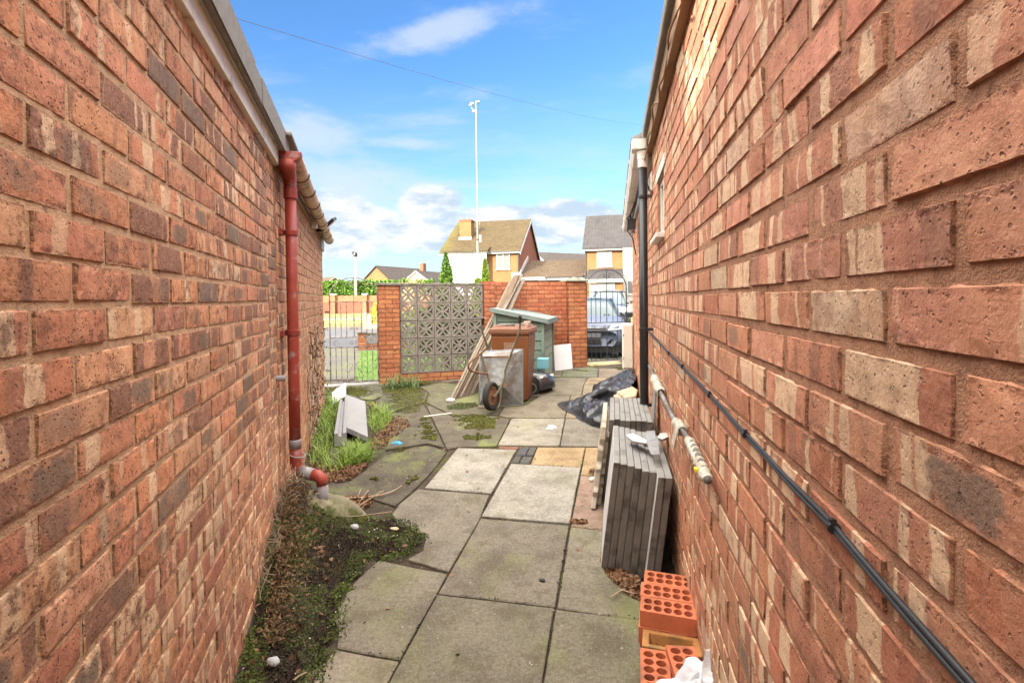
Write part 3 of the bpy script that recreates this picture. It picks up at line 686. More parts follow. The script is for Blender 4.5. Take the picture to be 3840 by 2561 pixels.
# red drainpipe
dp = thing('drainpipe', 'red painted drainpipe with flaking hopper running down the left wall', 'drainpipe', G(1110, 1900))
Zp = 3.13; up_ = Zp/dL.y; PO = .062
px0 = Lw(up_, 0, PO); px0 = px0.x, px0.y
def pp(z): return Vector((px0[0], px0[1], z))
zb = .385
MB().tube([pp(2.12), pp(1.5), pp(.9), pp(.56)], .034, 20).build('pipe', M_RED, dp, smooth=True)
for z_ in (1.885, 1.255):
    mb = MB(); mb.lathe([(.036, -.018), (.041, -.016), (.041, .016), (.036, .018)], pp(z_), n=20)
    mb.bar(pp(z_)+Vector((0, 0, 0))-dL*.09-nL*.052, pp(z_)+dL*.02-nL*.052, .02, .036); mb.build('bracket', M_RED, dp, bevel=.002)
# outlet: half round end plate, throat, swan neck
hz = 2.345; hc = Lw(UJ-.02, hz, GO)
pts = [Lw(UJ-.035, hz-math.sin(math.pi*k/16)*.062, GO-math.cos(math.pi*k/16)*.062) for k in range(17)]
MB().prism(pts, dL*.075).build('outlet_end', M_RED, dp, bevel=.003)
q0 = Lw(UJ-.005, hz-.05, GO-.02)
MB().tube([q0, q0-Vector((0, 0, .035)), q0.lerp(pp(2.19), .5), pp(2.185), pp(2.17)], [.050, .048, .043, .037, .041], 18).build('hopper', M_RED, dp, smooth=True)
MB().lathe([(.041, 0), (.041, .07), (.038, .074)], pp(2.10), n=20).build('socket', M_RED, dp, smooth=False)
# foot: grey collar, hose clamp, offset bend into the concrete
e1 = Vector((dR.y*.55+.45, -.12, 0)).normalized()
MB().lathe([(.038, 0), (.0385, .05), (.036, .055)], pp(.52), n=20).build('collar', M_GREYP, dp, smooth=True)
MB().tube([pp(.525), pp(.43), pp(.385)+e1*.012, pp(.362)+e1*.05], .0345, 18).build('elbow', M_RED, dp, smooth=True)
MB().tube([pp(.368)+e1*.035, pp(.352)+e1*.115], .038, 18).build('sleeve', M_GREYP, dp, smooth=True)
MB().tube([pp(.354)+e1*.10, pp(.346)+e1*.15, pp(.325)+e1*.175, pp(.29)+e1*.18], .0365, 18).build('elbow', M_RED, dp, smooth=True)
MB().tube([pp(.30)+e1*.18, pp(.14)+e1*.18], .034, 18).build('tail', M_GREYP, dp, smooth=True)
cl = MB().tube([pp(.475)+Vector((math.cos(a)*.047+.012, math.sin(a)*.047, -.012*math.cos(a))) for a in np.linspace(0, 2*math.pi, 28)], .0045, 6).build('hose_clamp', M_GREYP, dp, smooth=True)
# concrete haunch round the foot
hb = thing('concrete_haunch', 'rounded lump of mossy concrete under the foot of the red drainpipe', 'concrete', pp(0))
P = []; hcx = pp(0)+e1*.13
for i in range(13):
    t = i/12; row = []
    for k in range(28):
        a = 2*math.pi*k/28; r_ = (.06+.23*t**.8)*(1+.13*math.sin(a*3+1)+.08*math.sin(a*7)+.04*math.sin(a*13)); z_ = .235*(1-.30*t-.70*t**4)+.014*math.sin(a*4+t*5)+.01*math.sin(a*9+2)
        row.append((hcx.x+math.cos(a)*r_*1.05, hcx.y+math.sin(a)*r_*.62, z_-.02))
    P.append(row)
mb = MB(); mb.grid(P, closed=True); mb.f.append(tuple(range(28))[::-1]); mb.c.append((1, 1, 1))
M_HAUNCH = pmat('mossy_haunch', (.20, .18, .12), .95, .25, 8, dirt=(.06, .075, .015), dirt_amt=.5, dscale=6, bump=.7, bscale=60)
mb.build('lump', M_HAUNCH, hb, smooth=True)

# floodlight and junction box under the gutter
fl = thing('floodlight', 'small dark floodlight on a bracket below the left gutter end', 'floodlight', Lw(5.9, 2.3))
fp = at(1236, 838, 5.62); wb = onL(1186, 866, .02)
ax = Vector((.74, -.15, .62)).normalized(); sd_ = Vector((.62, .25, -.74)).normalized(); fr_ = ax.cross(sd_)
mb = MB(); mb.box(fp, (.17, .12, .035), basis(ax, fr_, -sd_)); 
mb.build('housing', M_BLACKP, fl, bevel=.008)
MB().box(fp+sd_*.019, (.14, .09, .004), basis(ax, fr_, -sd_)).build('lens', M_WHITE, fl)
MB().tube([wb, wb.lerp(fp, .45)-Vector((0, 0, .03)), fp-ax*.07], .017, 8).build('bracket', M_BLACKP, fl, smooth=True)
jb = MB().box(onL(1178, 838, .035), (.06, .08, .10), basis(nL, dL, (0, 0, 1))).build('junction_box', M_UPVC, bevel=.008); tag(jb, 'small pale junction box below the brown gutter', 'junction box')

# ------------------------------------------------------------------ right side building
URE = 8.12/dR.y
rb = thing('house_side_wall', 'house side wall on the right, banded pink and cream bricks with a small white window', 'house', Rw(0, 0))
wz0, wz1 = 1.855, 2.24; wu0, wu1 = onR(2489, 800).y/dR.y, onR(2466, 800).y/dR.y
brickwork('wall', R0, dR, nR, -1.1, 4.05/dR.y, -.1, 2.66, col_right, rb, [M_BR, M_MR], zj=1.466, uj=.70, pitch=.236, course=.079, joint=.0145, nu=14, nv=7, holes=[(wu0, wu1, wz0, wz1)], rgh=.0020)
brickwork('wall', R0, dR, nR, 4.05/dR.y+.004, URE, -.1, 2.60, col_right, rb, [M_BR, M_MR], zj=1.466, uj=.70, pitch=.236, course=.079, joint=.0145, nu=5, nv=4)
def Rbox(mbx, u0, u1, o0, o1, z0, z1):
    pts = [Rw(u0, z0, o0), Rw(u1, z0, o0), Rw(u1, z0, o1), Rw(u0, z0, o1)]
    mbx.prism(pts, (0, 0, z1-z0)); return mbx
uP = 3.9/dR.y
Rbox(MB(), -1.1, uP+.15, .002, .042, 2.585, 2.71).build('fascia_board', M_SOFFIT, rb, bevel=.003)
Rbox(MB(), -1.1, uP+.12, -3., .075, 2.712, 2.79).build('roof_felt', M_FELT, rb, bevel=.012, seg=3)
mb = MB()
mb.prism([Rw(uP+.10, 2.70, .16), Rw(URE+.1, 2.66, .16), Rw(URE+.1, 3.9, -2.6), Rw(uP+.10, 3.94, -2.6)], (0, 0, .04)); mb.build('tiled_roof', M_FELT, rb)
Rbox(MB(), uP+.12, URE+.05, .002, .03, 2.50, 2.68).build('fascia_board', M_TRIM, rb)
mb = MB(); Rbox(mb, -1.1, URE, -3.0, -2.9, -.1, 2.9); Rbox(mb, URE-.2, URE, -2.9, -.21, -.1, 2.6); Rbox(mb, -1.1, -.9, -2.9, -.21, -.1, 2.7); mb.build('rear_wall', M_MB, rb)
wn = MB()
f_ = .028
for a, b, c_, d_ in ((wu0, wu1, wz0, wz0+f_), (wu0, wu1, wz1-f_, wz1), (wu0, wu0+f_, wz0+f_, wz1-f_), (wu1-f_, wu1, wz0+f_, wz1-f_), ((wu0+wu1)/2-.014, (wu0+wu1)/2+.014, wz0+f_, wz1-f_)):
    Rbox(wn, a, b, -.085, -.02, c_, d_)
wf = wn.build('window', M_UPVC, rb, bevel=.003)
Rbox(MB(), wu0+f_, wu1-f_, -.06, -.052, wz0+f_, wz1-f_).build('pane', M_GLASS, wf)
Rbox(MB(), wu0-.03, wu1+.03, -.05, .05, wz0-.035, wz0-.004).build('sill', M_UPVC, wf, bevel=.004)
Rbox(MB(), wu0-.10, wu1+.04, .0, .006, wz1+.01, wz1+.075).build('lintel', M_SOFFIT if False else M_CREAM, wf)
p = onR(2440, 690, .01); vt = MB(); vt.box(p, (.012, .20, .14), basis(nR, dR, (0, 0, 1)))
for k in range(5): vt.box(p+Vector((0, 0, -.05+k*.025))+nR*.008, (.006, .18, .012), basis(nR, dR, (0, 0, 1)))
vt.build('vent', M_UPVC, rb)

# white gutter + black drainpipe
rg = thing('gutter', 'white plastic gutter with dirty joints along the right eaves', 'gutter', Rw(5, 2.6, .1))
def sq_gutter(u0, u1, o0=.045, w=.11, h=.075, grow=0., z0=None):
    P = []
    for u in np.linspace(u0, u1, 8 if u1-u0 > .5 else 2):
        z = 2.69-.018*(u-uP)
        prof = [(o0-grow, z+grow), (o0+.012-grow, z-h-grow), (o0+w*.5, z-h-.006-grow), (o0+w-.025+grow, z-h-grow), (o0+w-.004+grow, z-.03), (o0+w+grow, z+grow)]
        P.append([Rw(u, b, a) for a, b in prof])
    return P
MB().grid(sq_gutter(uP-.02, URE+.02)).build('channel', M_UPVC, rg, solid=.004)
for q in np.linspace(uP+.55, URE-.15, 6): MB().grid(sq_gutter(q, q+.06, grow=.005)).build('joint_clip', M_UPVC, rg, solid=.005)
mb = MB(); mb.prism(sq_gutter(uP-.03, uP-.02)[0], dR*.012); mb.build('stop_end', M_UPVC, rg)
rp = thing('drainpipe', 'straight black plastic drainpipe on the right wall with a white outlet', 'drainpipe', Rw(uP, 0, .07))
qx = Rw(uP+.03, 0, .072)
MB().tube([qx+Vector((0, 0, z)) for z in (gz(qx.x, qx.y)+.02, 1.2, 2.49)], .034, 20).build('pipe', M_BLACKP, rp, smooth=True)
MB().lathe([(.036, 0), (.039, .005), (.039, .06), (.043, .065), (.043, .08), (.047, .13)], qx+Vector((0, 0, 2.475)), n=20).build('outlet', M_UPVC, rp, smooth=False)
mb = MB(); Rbox(mb, uP-.02, uP+.10, .04, .158, 2.612, 2.69); mb.build('hopper', M_UPVC, rp, bevel=.006)
for z_ in (2.25, 1.2, .6):
    mb = MB(); mb.lathe([(.035, -.012), (.038, -.01), (.038, .01), (.035, .012)], qx+Vector((0, 0, z_)), n=20); mb.bar(qx+Vector((0, 0, z_))-nR*.03, qx+Vector((0, 0, z_))-nR*.07, .05, .02); mb.build('bracket', M_BLACKP, rp)
# cable bundle along the wall
cb = thing('cable', 'pair of black cables clipped along the right hand wall', 'cable', onR(2662, 1480))
cpx = [(2440, 1252), (2486, 1300), (2560, 1376), (2662, 1481), (2796, 1630), (2950, 1795), (3125, 1978), (3350, 2240), (3626, 2561), (3760, 2720)]
for k, (o_, dz_) in enumerate(((.007, .0039), (.0075, -.0039))):
    pts = [onR(x, y, o_)+Vector((0, 0, dz_)) for x, y in cpx]; pts = [pts[0]+(pts[0]-pts[1])*1.2]+pts; sm = []
    for a, b in zip(pts, pts[1:]):
        for t in (0, .25, .5, .75): q = a.lerp(b, t); q.z += .0012*math.sin(q.y*19+k); sm.append(q)
    MB().tube(sm, .0037, 8).build('lead', M_CABLE, cb, smooth=True)
for x, y in ((2510, 1326), (2560, 1376), (2662, 1481), (2796, 1630), (3125, 1978)):
    c0 = onR(x, y, .009); a0 = (onR(x+30, y+34, .009)-c0).normalized()
    mb = MB(); mb.tube([c0-a0*.006, c0+a0*.004], .0088, 12); mb.box(c0+Vector((0, 0, .009))+nR*.001, (.008, .008, .008)); mb.build('clip', M_BLACKP, cb, bevel=.001)
# loose wires at the eaves of the right wall
mb = MB(); pts = []
for i in range(22):
    u = 1.2+i*.125; pts.append(Rw(u, 2.60+.03*math.sin(i*.9)+.02*math.sin(i*2.1), .05+.012*math.sin(i*1.7)))
pts += [Rw(3.98, 2.52, .06), Rw(4.02, 2.40, .05), Rw(4.05, 2.30, .02)]
mb.tube(pts, .006, 6); tag(mb.build('eaves_wire', M_SOFFIT, smooth=True), 'brown wire looping along the roof edge above the right wall', 'wire')
mb = MB(); pts = [Rw(5.9, 2.56, .05), Rw(6.05, 2.45, .10), Rw(6.2, 2.42, .13), Rw(6.4, 2.50, .09), Rw(6.5, 2.34, .07), Rw(6.62, 2.30, .03)]
mb.tube(pts, .012, 7); mb.tube([Rw(6.2, 2.40, .12), Rw(6.25, 2.28, .13), Rw(6.4, 2.2, .06), Rw(6.5, 2.0, .02)], .008, 6); mb.box(Rw(6.3, 2.36, .08), (.10, .12, .13), basis(nR, dR, (0, 0, 1)))
tag(mb.build('aerial_bracket', M_BLACKP, bevel=.01), 'tangle of dark wire and bracket under the far end of the right gutter', 'bracket')
# meter box
mx = thing('meter_box', 'cream meter box on the wall beside the right hand gate', 'meter box', Rw(7.9, .3, .1))
mb = MB(); Rbox(mb, 7.85, 8.10, .004, .175, .335, 1.05); mb.build('case', M_CREAM, mx, bevel=.02, seg=3)
mb = MB(); Rbox(mb, 7.835, 7.85, .02, .165, .36, 1.03); mb.build('door', M_CREAM, mx, bevel=.008)
for z_ in (.5, .86): mb = MB(); Rbox(mb, 7.822, 7.834, .155, .168, z_, z_+.03); mb.build('hinge', M_RUST, mx)

# lagged pipe along the foot of the right wall
lp = thing('wall_pipe', 'grey pipe fixed along the right wall, wrapped in dirty white lagging at the near end', 'pipe', onR(2540, 1600))
PA = [onR(x, y, .035) for x, y in ((2655, 1848), (2620, 1775), (2590, 1712), (2566, 1655), (2545, 1605), (2515, 1540), (2480, 1455), (2448, 1385), (2432, 1345))]
zl = [p.z for p in PA]; 
for i, p in enumerate(PA): p.z = .90+.02*math.sin(i*.9)
MB().tube(PA, .0115, 10).build('pipe', M_GALV, lp, smooth=True)
M_LAG = pmat('dirty_white_lagging', (.47, .45, .385), .95, .15, 20, dirt=(.30, .25, .17), dirt_amt=.4, dscale=16, bump=.9, bscale=90, bd=.008)
def lag(a, b, r0=.0165, n=26):
    P = []
    for i in range(n+1):
        t = i/n; c_ = a.lerp(b, t); ax_ = (b-a).normalized(); x_ = ax_.cross(Vector((0, 0, 1))).normalized(); y_ = x_.cross(ax_); row = []
        for k in range(14):
            an = 2*math.pi*k/14; rr = r0*(1+.22*math.sin(i*1.9+an*1.0)+.16*random.random()); 
            if i in (0, n): rr *= .65
            row.append(c_+x_*math.cos(an)*rr+y_*math.sin(an)*rr)
        P.append(row)
    return MB().grid(P, closed=True)
lag(PA[0].lerp(PA[1], .05), PA[2].lerp(PA[3], .3)).build('lagging', M_LAG, lp, smooth=True)
lag(PA[3].lerp(PA[4], .3), PA[4].lerp(PA[5], .25), .020, 14).build('lagging', M_LAG, lp, smooth=True)
lag(PA[6].lerp(PA[7], .05), PA[6].lerp(PA[7], .85), .026, 12).build('lagging', M_LAG, lp, smooth=True)
mb = MB(); q = PA[3]
mb.prism([q+nR*.02+Vector((0, 0, .02)), q+nR*.02+dR*.10+Vector((0, 0, .03)), q+nR*.03+dR*.11-Vector((0, 0, .05)), q+nR*.035+dR*.02-Vector((0, 0, .075)), q+nR*.03-dR*.01-Vector((0, 0, .02))], nR*.004); mb.build('torn_wrap', M_LAG, lp, bevel=.001)
MB().box(PA[0].lerp(PA[1], .45)+nR*.021, (.014, .022, .014), basis(nR, dR, (0, 0, 1))).build('yellow_tape', pmat('yellow_tape', (.62, .46, .03), .5, .1, 9), lp, bevel=.003)
# ------------------------------------------------------------------ back boundary: gates, piers, pierced screen, red brick wall
def sB(px): return ((px-CX)/FP*8.39+1.894)/(dB.x-.2953*(px-CX)/FP)
def pier(name, label, s0, s1, zb_, zt, d0, colfn):
    t = thing(name, label, 'pier', Bw((s0+s1)/2, zb_))
    O = Bw(0, 0, d0)
    brickwork('shaft', O, dB, nB, s0, s1, zb_, zt, colfn, t, [M_BO, M_MB], uj=s0, zj=zt, nu=6, nv=4, depth=.30, joint=.0085)
    for sx, dn in ((s0, -1), (s1, 1)):
        Os = Bw(sx, 0, d0) - nB*.30*(1 if dn < 0 else 0) if False else Bw(sx, 0, d0)
        if dn < 0: brickwork('return', Bw(sx, 0, d0-.30), nB, -dB, 0, .30, zb_, zt, colfn, t, [M_BO, M_MB], uj=.06, zj=zt, nu=4, nv=4, depth=.02, back=False)
        else: brickwork('return', Bw(sx, 0, d0), -nB, dB, 0, .30, zb_, zt, colfn, t, [M_BO, M_MB], uj=.06, zj=zt, nu=4, nv=4, depth=.02, back=False)
    return t
sA0, sA1 = sB(1418), sB(1499)
pL = pier('brick_pier', 'orange brick pier with flat coping between the left gate and pierced screen', sA0, sA1-.004, -.05, 1.70, .04, col_pier)
def Bbox(mbx, s0, s1, o0, o1, z0, z1):
    mbx.prism([Bw(s0, z0, o1), Bw(s1, z0, o1), Bw(s1, z0, o0), Bw(s0, z0, o0)], (0, 0, z1-z0)); return mbx
M_COPE = pmat('mossy_dark_coping', (.17, .155, .13), .95, .25, 9, dirt=(.08, .085, .03), dirt_amt=.4, dscale=8, bump=.6)
Bbox(MB(), sA0-.03, sA1+.02, -.30, .075, 1.702, 1.75).build('coping', M_COPE, pL, bevel=.01)
# pierced concrete screen
sw = thing('screen_wall', 'pierced concrete screen of petal pattern blocks on a low brick plinth', 'screen wall', Bw(.72, 0))
M_SCREEN = pmat('screen_block_concrete', (.205, .18, .157), .92, .15, 7, dirt=(.14, .125, .09), dirt_amt=.3, dscale=5, bump=.5, bscale=110)
BW_, BH_, BT = .29, .30, .09
def screen_block():
    mb = MB(); X, Z, F_ = dB, Vector((0, 0, 1)), -nB; w = BW_/2-.0065; h = BH_/2-.0065; fr = .026
    def bx(a0, a1, c0, c1): mb.prism([X*a0+Z*c0, X*a1+Z*c0, X*a1+Z*c1, X*a0+Z*c1], F_*BT)
    bx(-w, w, -h, -h+fr); bx(-w, w, h-fr, h); bx(-w, -w+fr, -h+fr, h-fr); bx(w-fr, w, -h+fr, h-fr)
    ins = .006
    iw, ih = w-fr, h-fr
    def arc_strip(cx_, cz_, rx, rz, a0, a1, t=.020, n=9):
        P = []
        for i in range(n+1):
            a = a0+(a1-a0)*i/n; c_, s_ = math.cos(a), math.sin(a); row = []
            for rr, dpt in ((-t/2, ins), (t/2, ins), (t/2, BT-ins), (-t/2, BT-ins)):
                row.append(X*(cx_+c_*(rx+rr))+Z*(cz_+s_*(rz+rr))+F_*dpt)
            P.append(row)
        mb.grid(P, closed=True)
    # quarter-circle ribs centred on the middle of each side make the four diagonal petals
    r_ = math.hypot(iw, ih)*.5; k = .74
    for sx in (-1, 1):
        for sz in (-1, 1):
            # two curved ribs from the centre to the corner (sx, sz), bowed to either side, forming a pointed petal
            for b in (-1, 1):
                P = []; N = 9
                for i in range(N+1):
                    t = i/N; base = Vector((sx*iw*t, sz*ih*t)); tang = Vector((sx*iw, sz*ih)).normalized(); nor = Vector((-tang.y, tang.x))*b
                    bow = .034*math.sin(math.pi*t); c_ = base+nor*bow; wd = .0160
                    row = []
                    for rr, dpt in ((-wd, ins), (wd, ins), (wd, BT-ins), (-wd, BT-ins)):
                        q = c_+nor*rr; row.append(X*q.x+Z*q.y+F_*dpt)
                    P.append(row)
                mb.grid(P, closed=True)
    mb.prism([X*(.030*math.cos(a))+Z*(.030*math.sin(a))+F_*ins*.9 for a in np.linspace(0, 2*math.pi, 9)[:-1]], F_*(BT-ins*2))
    return mb
proto = screen_block()
blk = proto.build('screen_block', M_SCREEN, sw, bevel=.0025, seg=1); blk['_org'] = blk['_org']
ZS = .20; first = True
for j in range(5):
    for i in range(5):
        o = blk if first else blk.copy()
        if not first: COL.objects.link(o); o.parent = sw
        first = False
        c_ = Bw(BW_*(i+.5), ZS+BH_*(j+.5), -.02)+nB*random.uniform(-.003, .003)
        # block geometry was written about the world origin and re-based to the parent
        o.location = c_
Bbox(MB(), -.0, BW_*5, -.115, -.015, ZS+1.5+.003, ZS+1.5+.045).build('coping', M_COPE, sw, bevel=.008)
brickwork('plinth', Bw(0, 0, .0), dB, nB, 0.0, 1.62, -.05, ZS-.004, col_pier, sw, [M_BO, M_MB], uj=.1, zj=ZS-.004, nu=6, nv=4, depth=.16)
# rows of mortar between the blocks
mb = MB()
for j in range(6): Bbox(mb, 0, BW_*5, -.105, -.03, ZS+BH_*j-.0035, ZS+BH_*j+.0035)
for i in range(6): Bbox(mb, BW_*i-.0035, BW_*i+.0035, -.105, -.032, ZS, ZS+1.5)
mb.build('mortar', M_COPE, sw)
# red brick wall with a short pier at its left end
rw = thing('brick_wall', 'red brick garden wall between the pierced screen and the capped pier', 'wall', Bw(2.3, 0))
sW0, sW1, sP0, sP1 = BW_*5+.006, sB(1853), sB(2128), sB(2196)
brickwork('end_pier', Bw(0, 0, .03), dB, nB, sW0, sW1, -.05, 1.775, col_back, rw, [M_BO, M_MB], uj=sW0, zj=1.775, nu=6, nv=4, depth=.26)
brickwork('wall', Bw(0, 0, -.02), dB, nB, sW1+.003, sP0-.003, -.05, 1.765, col_back, rw, [M_BO, M_MB], uj=sW1+.05, zj=1.765, nu=6, nv=4, depth=.12, joint=.0085)
pR = pier('brick_pier', 'orange brick pier with pointed concrete cap beside the right gate', sP0, sP1, .0, 1.765, .05, col_pier)
mb = MB(); a0, a1 = sP0-.035, sP1+.035; b = [Bw(a0, 1.767, .085), Bw(a1, 1.767, .085), Bw(a1, 1.767, -.30), Bw(a0, 1.767, -.30)]; tp = [q+Vector((0, 0, .022)) for q in b]; ap = Bw((a0+a1)/2, 1.865, -.11)
mb.add(b+tp+[ap], [(3, 2, 1, 0), (0, 1, 5, 4), (1, 2, 6, 5), (2, 3, 7, 6), (3, 0, 4, 7), (4, 5, 8), (5, 6, 8), (6, 7, 8), (7, 4, 8)]); mb.build('cap', M_COPE, pR, bevel=.006)
stp = MB(); Bbox(stp, sP1+.005, 4.40, -.22, .18, .05, .205); so_ = stp.build('concrete_step', pmat('mossy_step', (.33, .27, .15), .92, .2, 6, dirt=(.17, .17, .05), dirt_amt=.4, dscale=4, bump=.5), bevel=.015)
tag(so_, 'yellowish mossy concrete step below the right gate', 'step')
stl = MB(); Bbox(stl, -1.25, sA0-.005, -.15, .12, .0, .088); so_ = stl.build('concrete_threshold', M_CONC, bevel=.01); tag(so_, 'flat grey concrete threshold below the left gate', 'threshold')

def spiral(c, r0, turns, X, Z, sg=1, n=26, a0=0.):
    pts = []
    for i in range(n+1):
        t = i/n; a = a0+sg*turns*2*math.pi*t; r_ = r0*(1-.80*t); pts.append(Vector(c)+X*math.cos(a)*r_+Z*math.sin(a)*r_)
    return pts
def gate(label, mat, base, W_=.80, Ht=1.76):
    t = thing('gate', label, 'gate', base, 'arched wrought iron gates')
    X, Z = dB, Vector((0, 0, 1)); B_ = Vector(base)
    def P_(x, z): return B_+X*(x-W_/2)+Z*z
    zr = (.02, .595, .755, 1.345); hb_ = .009
    mb = MB()
    for x in (0, W_): mb.bar(P_(x, 0), P_(x, 1.42), .020, .020, up=nB)
    for z in zr: mb.bar(P_(0, z), P_(W_, z), .014, .018, up=nB)
    mb.build('frame', mat, t, bevel=.002)
    arc = [P_(W_/2-math.cos(a)*W_/2, 1.42+math.sin(a)*(Ht-1.42)) for a in np.linspace(0, math.pi, 25)]
    MB().tube(arc, .009, 8).build('arch', mat, t, smooth=True)
    bars = [.115, .23, .345, .5, .655, .77, .885]
    for q in bars:
        top = Ht if q == .5 else zr[3]
        MB().tube([P_(q*W_, zr[2]), P_(q*W_, top)], .0065 if q != .5 else .0085, 8).build('bar', mat, t)
        MB().tube([P_(q*W_, zr[0]), P_(q*W_, zr[1])], .0065 if q != .5 else .0085, 8).build('bar', mat, t)
    r_ = .0042
    class _S:
        def tube(s_, *a): MB().tube(*a).build('scroll', mat, t, smooth=True)
    mb = _S()
    for sx in (-1, 1):
        c_ = W_/2+sx*.058
        mb.tube(spiral(P_(c_, 1.65), .036, 1.6, X*sx, Z, 1, a0=math.pi*.5), r_, 6)
        mb.tube([P_(W_/2+sx*(.03+.17*math.sin(a)), 1.70-.29*(1-math.cos(a))*.6) for a in np.linspace(0, 2.4, 14)], r_, 6)
        mb.tube(spiral(P_(W_/2+sx*.05, .90), .024, 1.4, X*sx, Z, 1, a0=math.pi*.5), r_, 6)
        mb.tube(spiral(P_(W_/2+sx*.05, .665), .034, 1.5, X*sx, Z, -1, a0=-math.pi*.5), r_, 6)
        mb.tube(spiral(P_(W_/2+sx*.28, .675), .055, 1.5, X*sx, Z, 1, a0=math.pi), r_, 6)
        mb.tube([P_(W_/2, .34), P_(W_/2+sx*.10, .16)], r_, 6)
        mb.tube(spiral(P_(W_/2+sx*.05, .075), .034, 1.5, X*sx, Z, -1, a0=-math.pi*.5), r_, 6)
    for z in (.22, 1.18):
        MB().bar(P_(-.075, z), P_(.0, z), .016, .03).build('hinge', mat, t)
    MB().bar(P_(W_-.005, 1.12), P_(W_+.05, 1.12), .018, .03).build('latch', mat, t)
    return t
gate('arched iron gate with flaking pale paint between the outbuilding and left pier', M_IRON, Bw((sB(1231)+sB(1419))/2, .095, -.07), W_=.755, Ht=1.745)
gate('black arched iron gate with a car parked behind it', M_IRONB, Bw((sB(2199)+sB(2362))/2, .225, -.07), W_=.86, Ht=1.785)

# ------------------------------------------------------------------ the yard's clutter
AX = dR; AY = Vector((-dR.y, dR.x, 0))         # paving axis (away) and to the left of it
# wheelie bin
bo = (G(1843, 1508)+G(1985, 1512))/2
wb_ = thing('wheelie_bin', 'brown wheelie bin with rubble on its lid, behind the wheelbarrow', 'wheelie bin', bo)
ex, ey = -AY, AX                                # ex: right, ey: away
def bx3(o, x, y, z): return o+ex*x+ey*y+Vector((0, 0, z))
def frust(mbx, o, w0, d0, z0, w1, d1, z1, y0=0., y1=0.):
    b = [bx3(o, -w0/2, y0, z0), bx3(o, w0/2, y0, z0), bx3(o, w0/2, y0+d0, z0), bx3(o, -w0/2, y0+d0, z0)]
    t = [bx3(o, -w1/2, y1, z1), bx3(o, w1/2, y1, z1), bx3(o, w1/2, y1+d1, z1), bx3(o, -w1/2, y1+d1, z1)]
    mbx.add(b+t, [(3, 2, 1, 0), (4, 5, 6, 7), (0, 1, 5, 4), (1, 2, 6, 5), (2, 3, 7, 6), (3, 0, 4, 7)]); return mbx
mb = MB(); frust(mb, bo, .44, .46, .02, .53, .60, .90, .06, 0); frust(mb, bo, .53, .60, .90, .535, .605, .93, 0, 0)
mb.build('body', M_BIN, wb_, bevel=.035, seg=4)
mb = MB(); frust(mb, bo, .56, .64, .93, .58, .66, .985, -.02, -.03); mb.build('rim', M_BINL, wb_, bevel=.012, seg=3)
mb = MB(); frust(mb, bo, .565, .69, .99, .55, .67, 1.01, -.03, -.02); frust(mb, bo, .50, .60, 1.01, .46, .55, 1.035, .01, .03)
mb.build('lid', M_BINL, wb_, bevel=.01, seg=3)
MB().tube([bx3(bo, -.24, .70, .98), bx3(bo, .24, .70, .98)], .018, 10).build('handle', M_BINL, wb_, smooth=True)
for sx in (-1, 1): MB().lathe([(.02, -.03), (.10, -.03), (.105, -.01), (.105, .01), (.10, .03), (.02, .03)], bx3(bo, sx*.24, .60, .10), axis=ex, n=20).build('wheel', M_TYRE, wb_, smooth=False)
# printed panel on the bin front: pale frame with slanting lines of small print
mb = MB(); st_z0, st_z1, st_x0, st_x1 = .70, .815, -.075, .065
def bf(x, z): return bx3(bo, x, -.0045+(.06*(.93-z)/.9 if z < .9 else 0), z)
def strip(x0, z0, x1, z1, w=.006):
    mb.bar(bf(x0, z0), bf(x1, z1), w, .002, up=ey)
for q in ((st_x0, st_z0, st_x1, st_z0), (st_x0, st_z1, st_x1, st_z1), (st_x0, st_z0, st_x0, st_z1), (st_x1, st_z0, st_x1, st_z1)): strip(*q, .004)
for k in range(5):
    z = st_z1-.022-k*.019
    x = st_x0+.012
    while x < st_x1-.02:
        w = random.uniform(.012, .028); strip(x, z-.004, min(x+w, st_x1-.008), z+.006, .007); x += w+.007
mb.build('printed_label', pmat('label_print', (.46, .33, .25), .7, .1, 9), wb_)
# rubble on the bin lid
lx = [(-.16, .08, .18, .11, .018, (.25, .16, .13)), (-.02, .10, .20, .12, .022, (.10, .085, .08)), (.10, .14, .14, .16, .02, (.22, .12, .10)), (.17, .10, .10, .08, .045, (.26, .20, .17)), (-.12, .26, .22, .13, .02, (.14, .11, .10)), (.20, .26, .11, .09, .06, (.33, .26, .22))]
nm_ = ['flat brown tile fragment at the left of the bin lid', 'dark slate fragment at the front of the bin lid', 'reddish tile fragment right of centre on the bin lid', 'pale chunk of rubble at the right front of the bin lid', 'dark slate fragment at the back left of the bin lid', 'largest pale chunk of rubble at the back right of the bin lid']
for (x, y, w, d_, h, c_), l_ in zip(lx, nm_):
    c0 = bx3(bo, x, y, 1.037+h/2); mb = MB(); n = 6; pts = [c0+ex*math.cos(a)*w/2*random.uniform(.75, 1.1)+ey*math.sin(a)*d_/2*random.uniform(.75, 1.1)-Vector((0, 0, h/2)) for a in np.linspace(0, 6.28, n+1)[:-1]]
    mb.prism(pts, Vector((random.uniform(-.01, .01), random.uniform(-.01, .01), h)))
    tag(mb.build('rubble_piece', pmat('rubble', c_, .9, .25, 12, bump=.7), bevel=.004), l_, 'rubble', 'rubble on the bin lid')

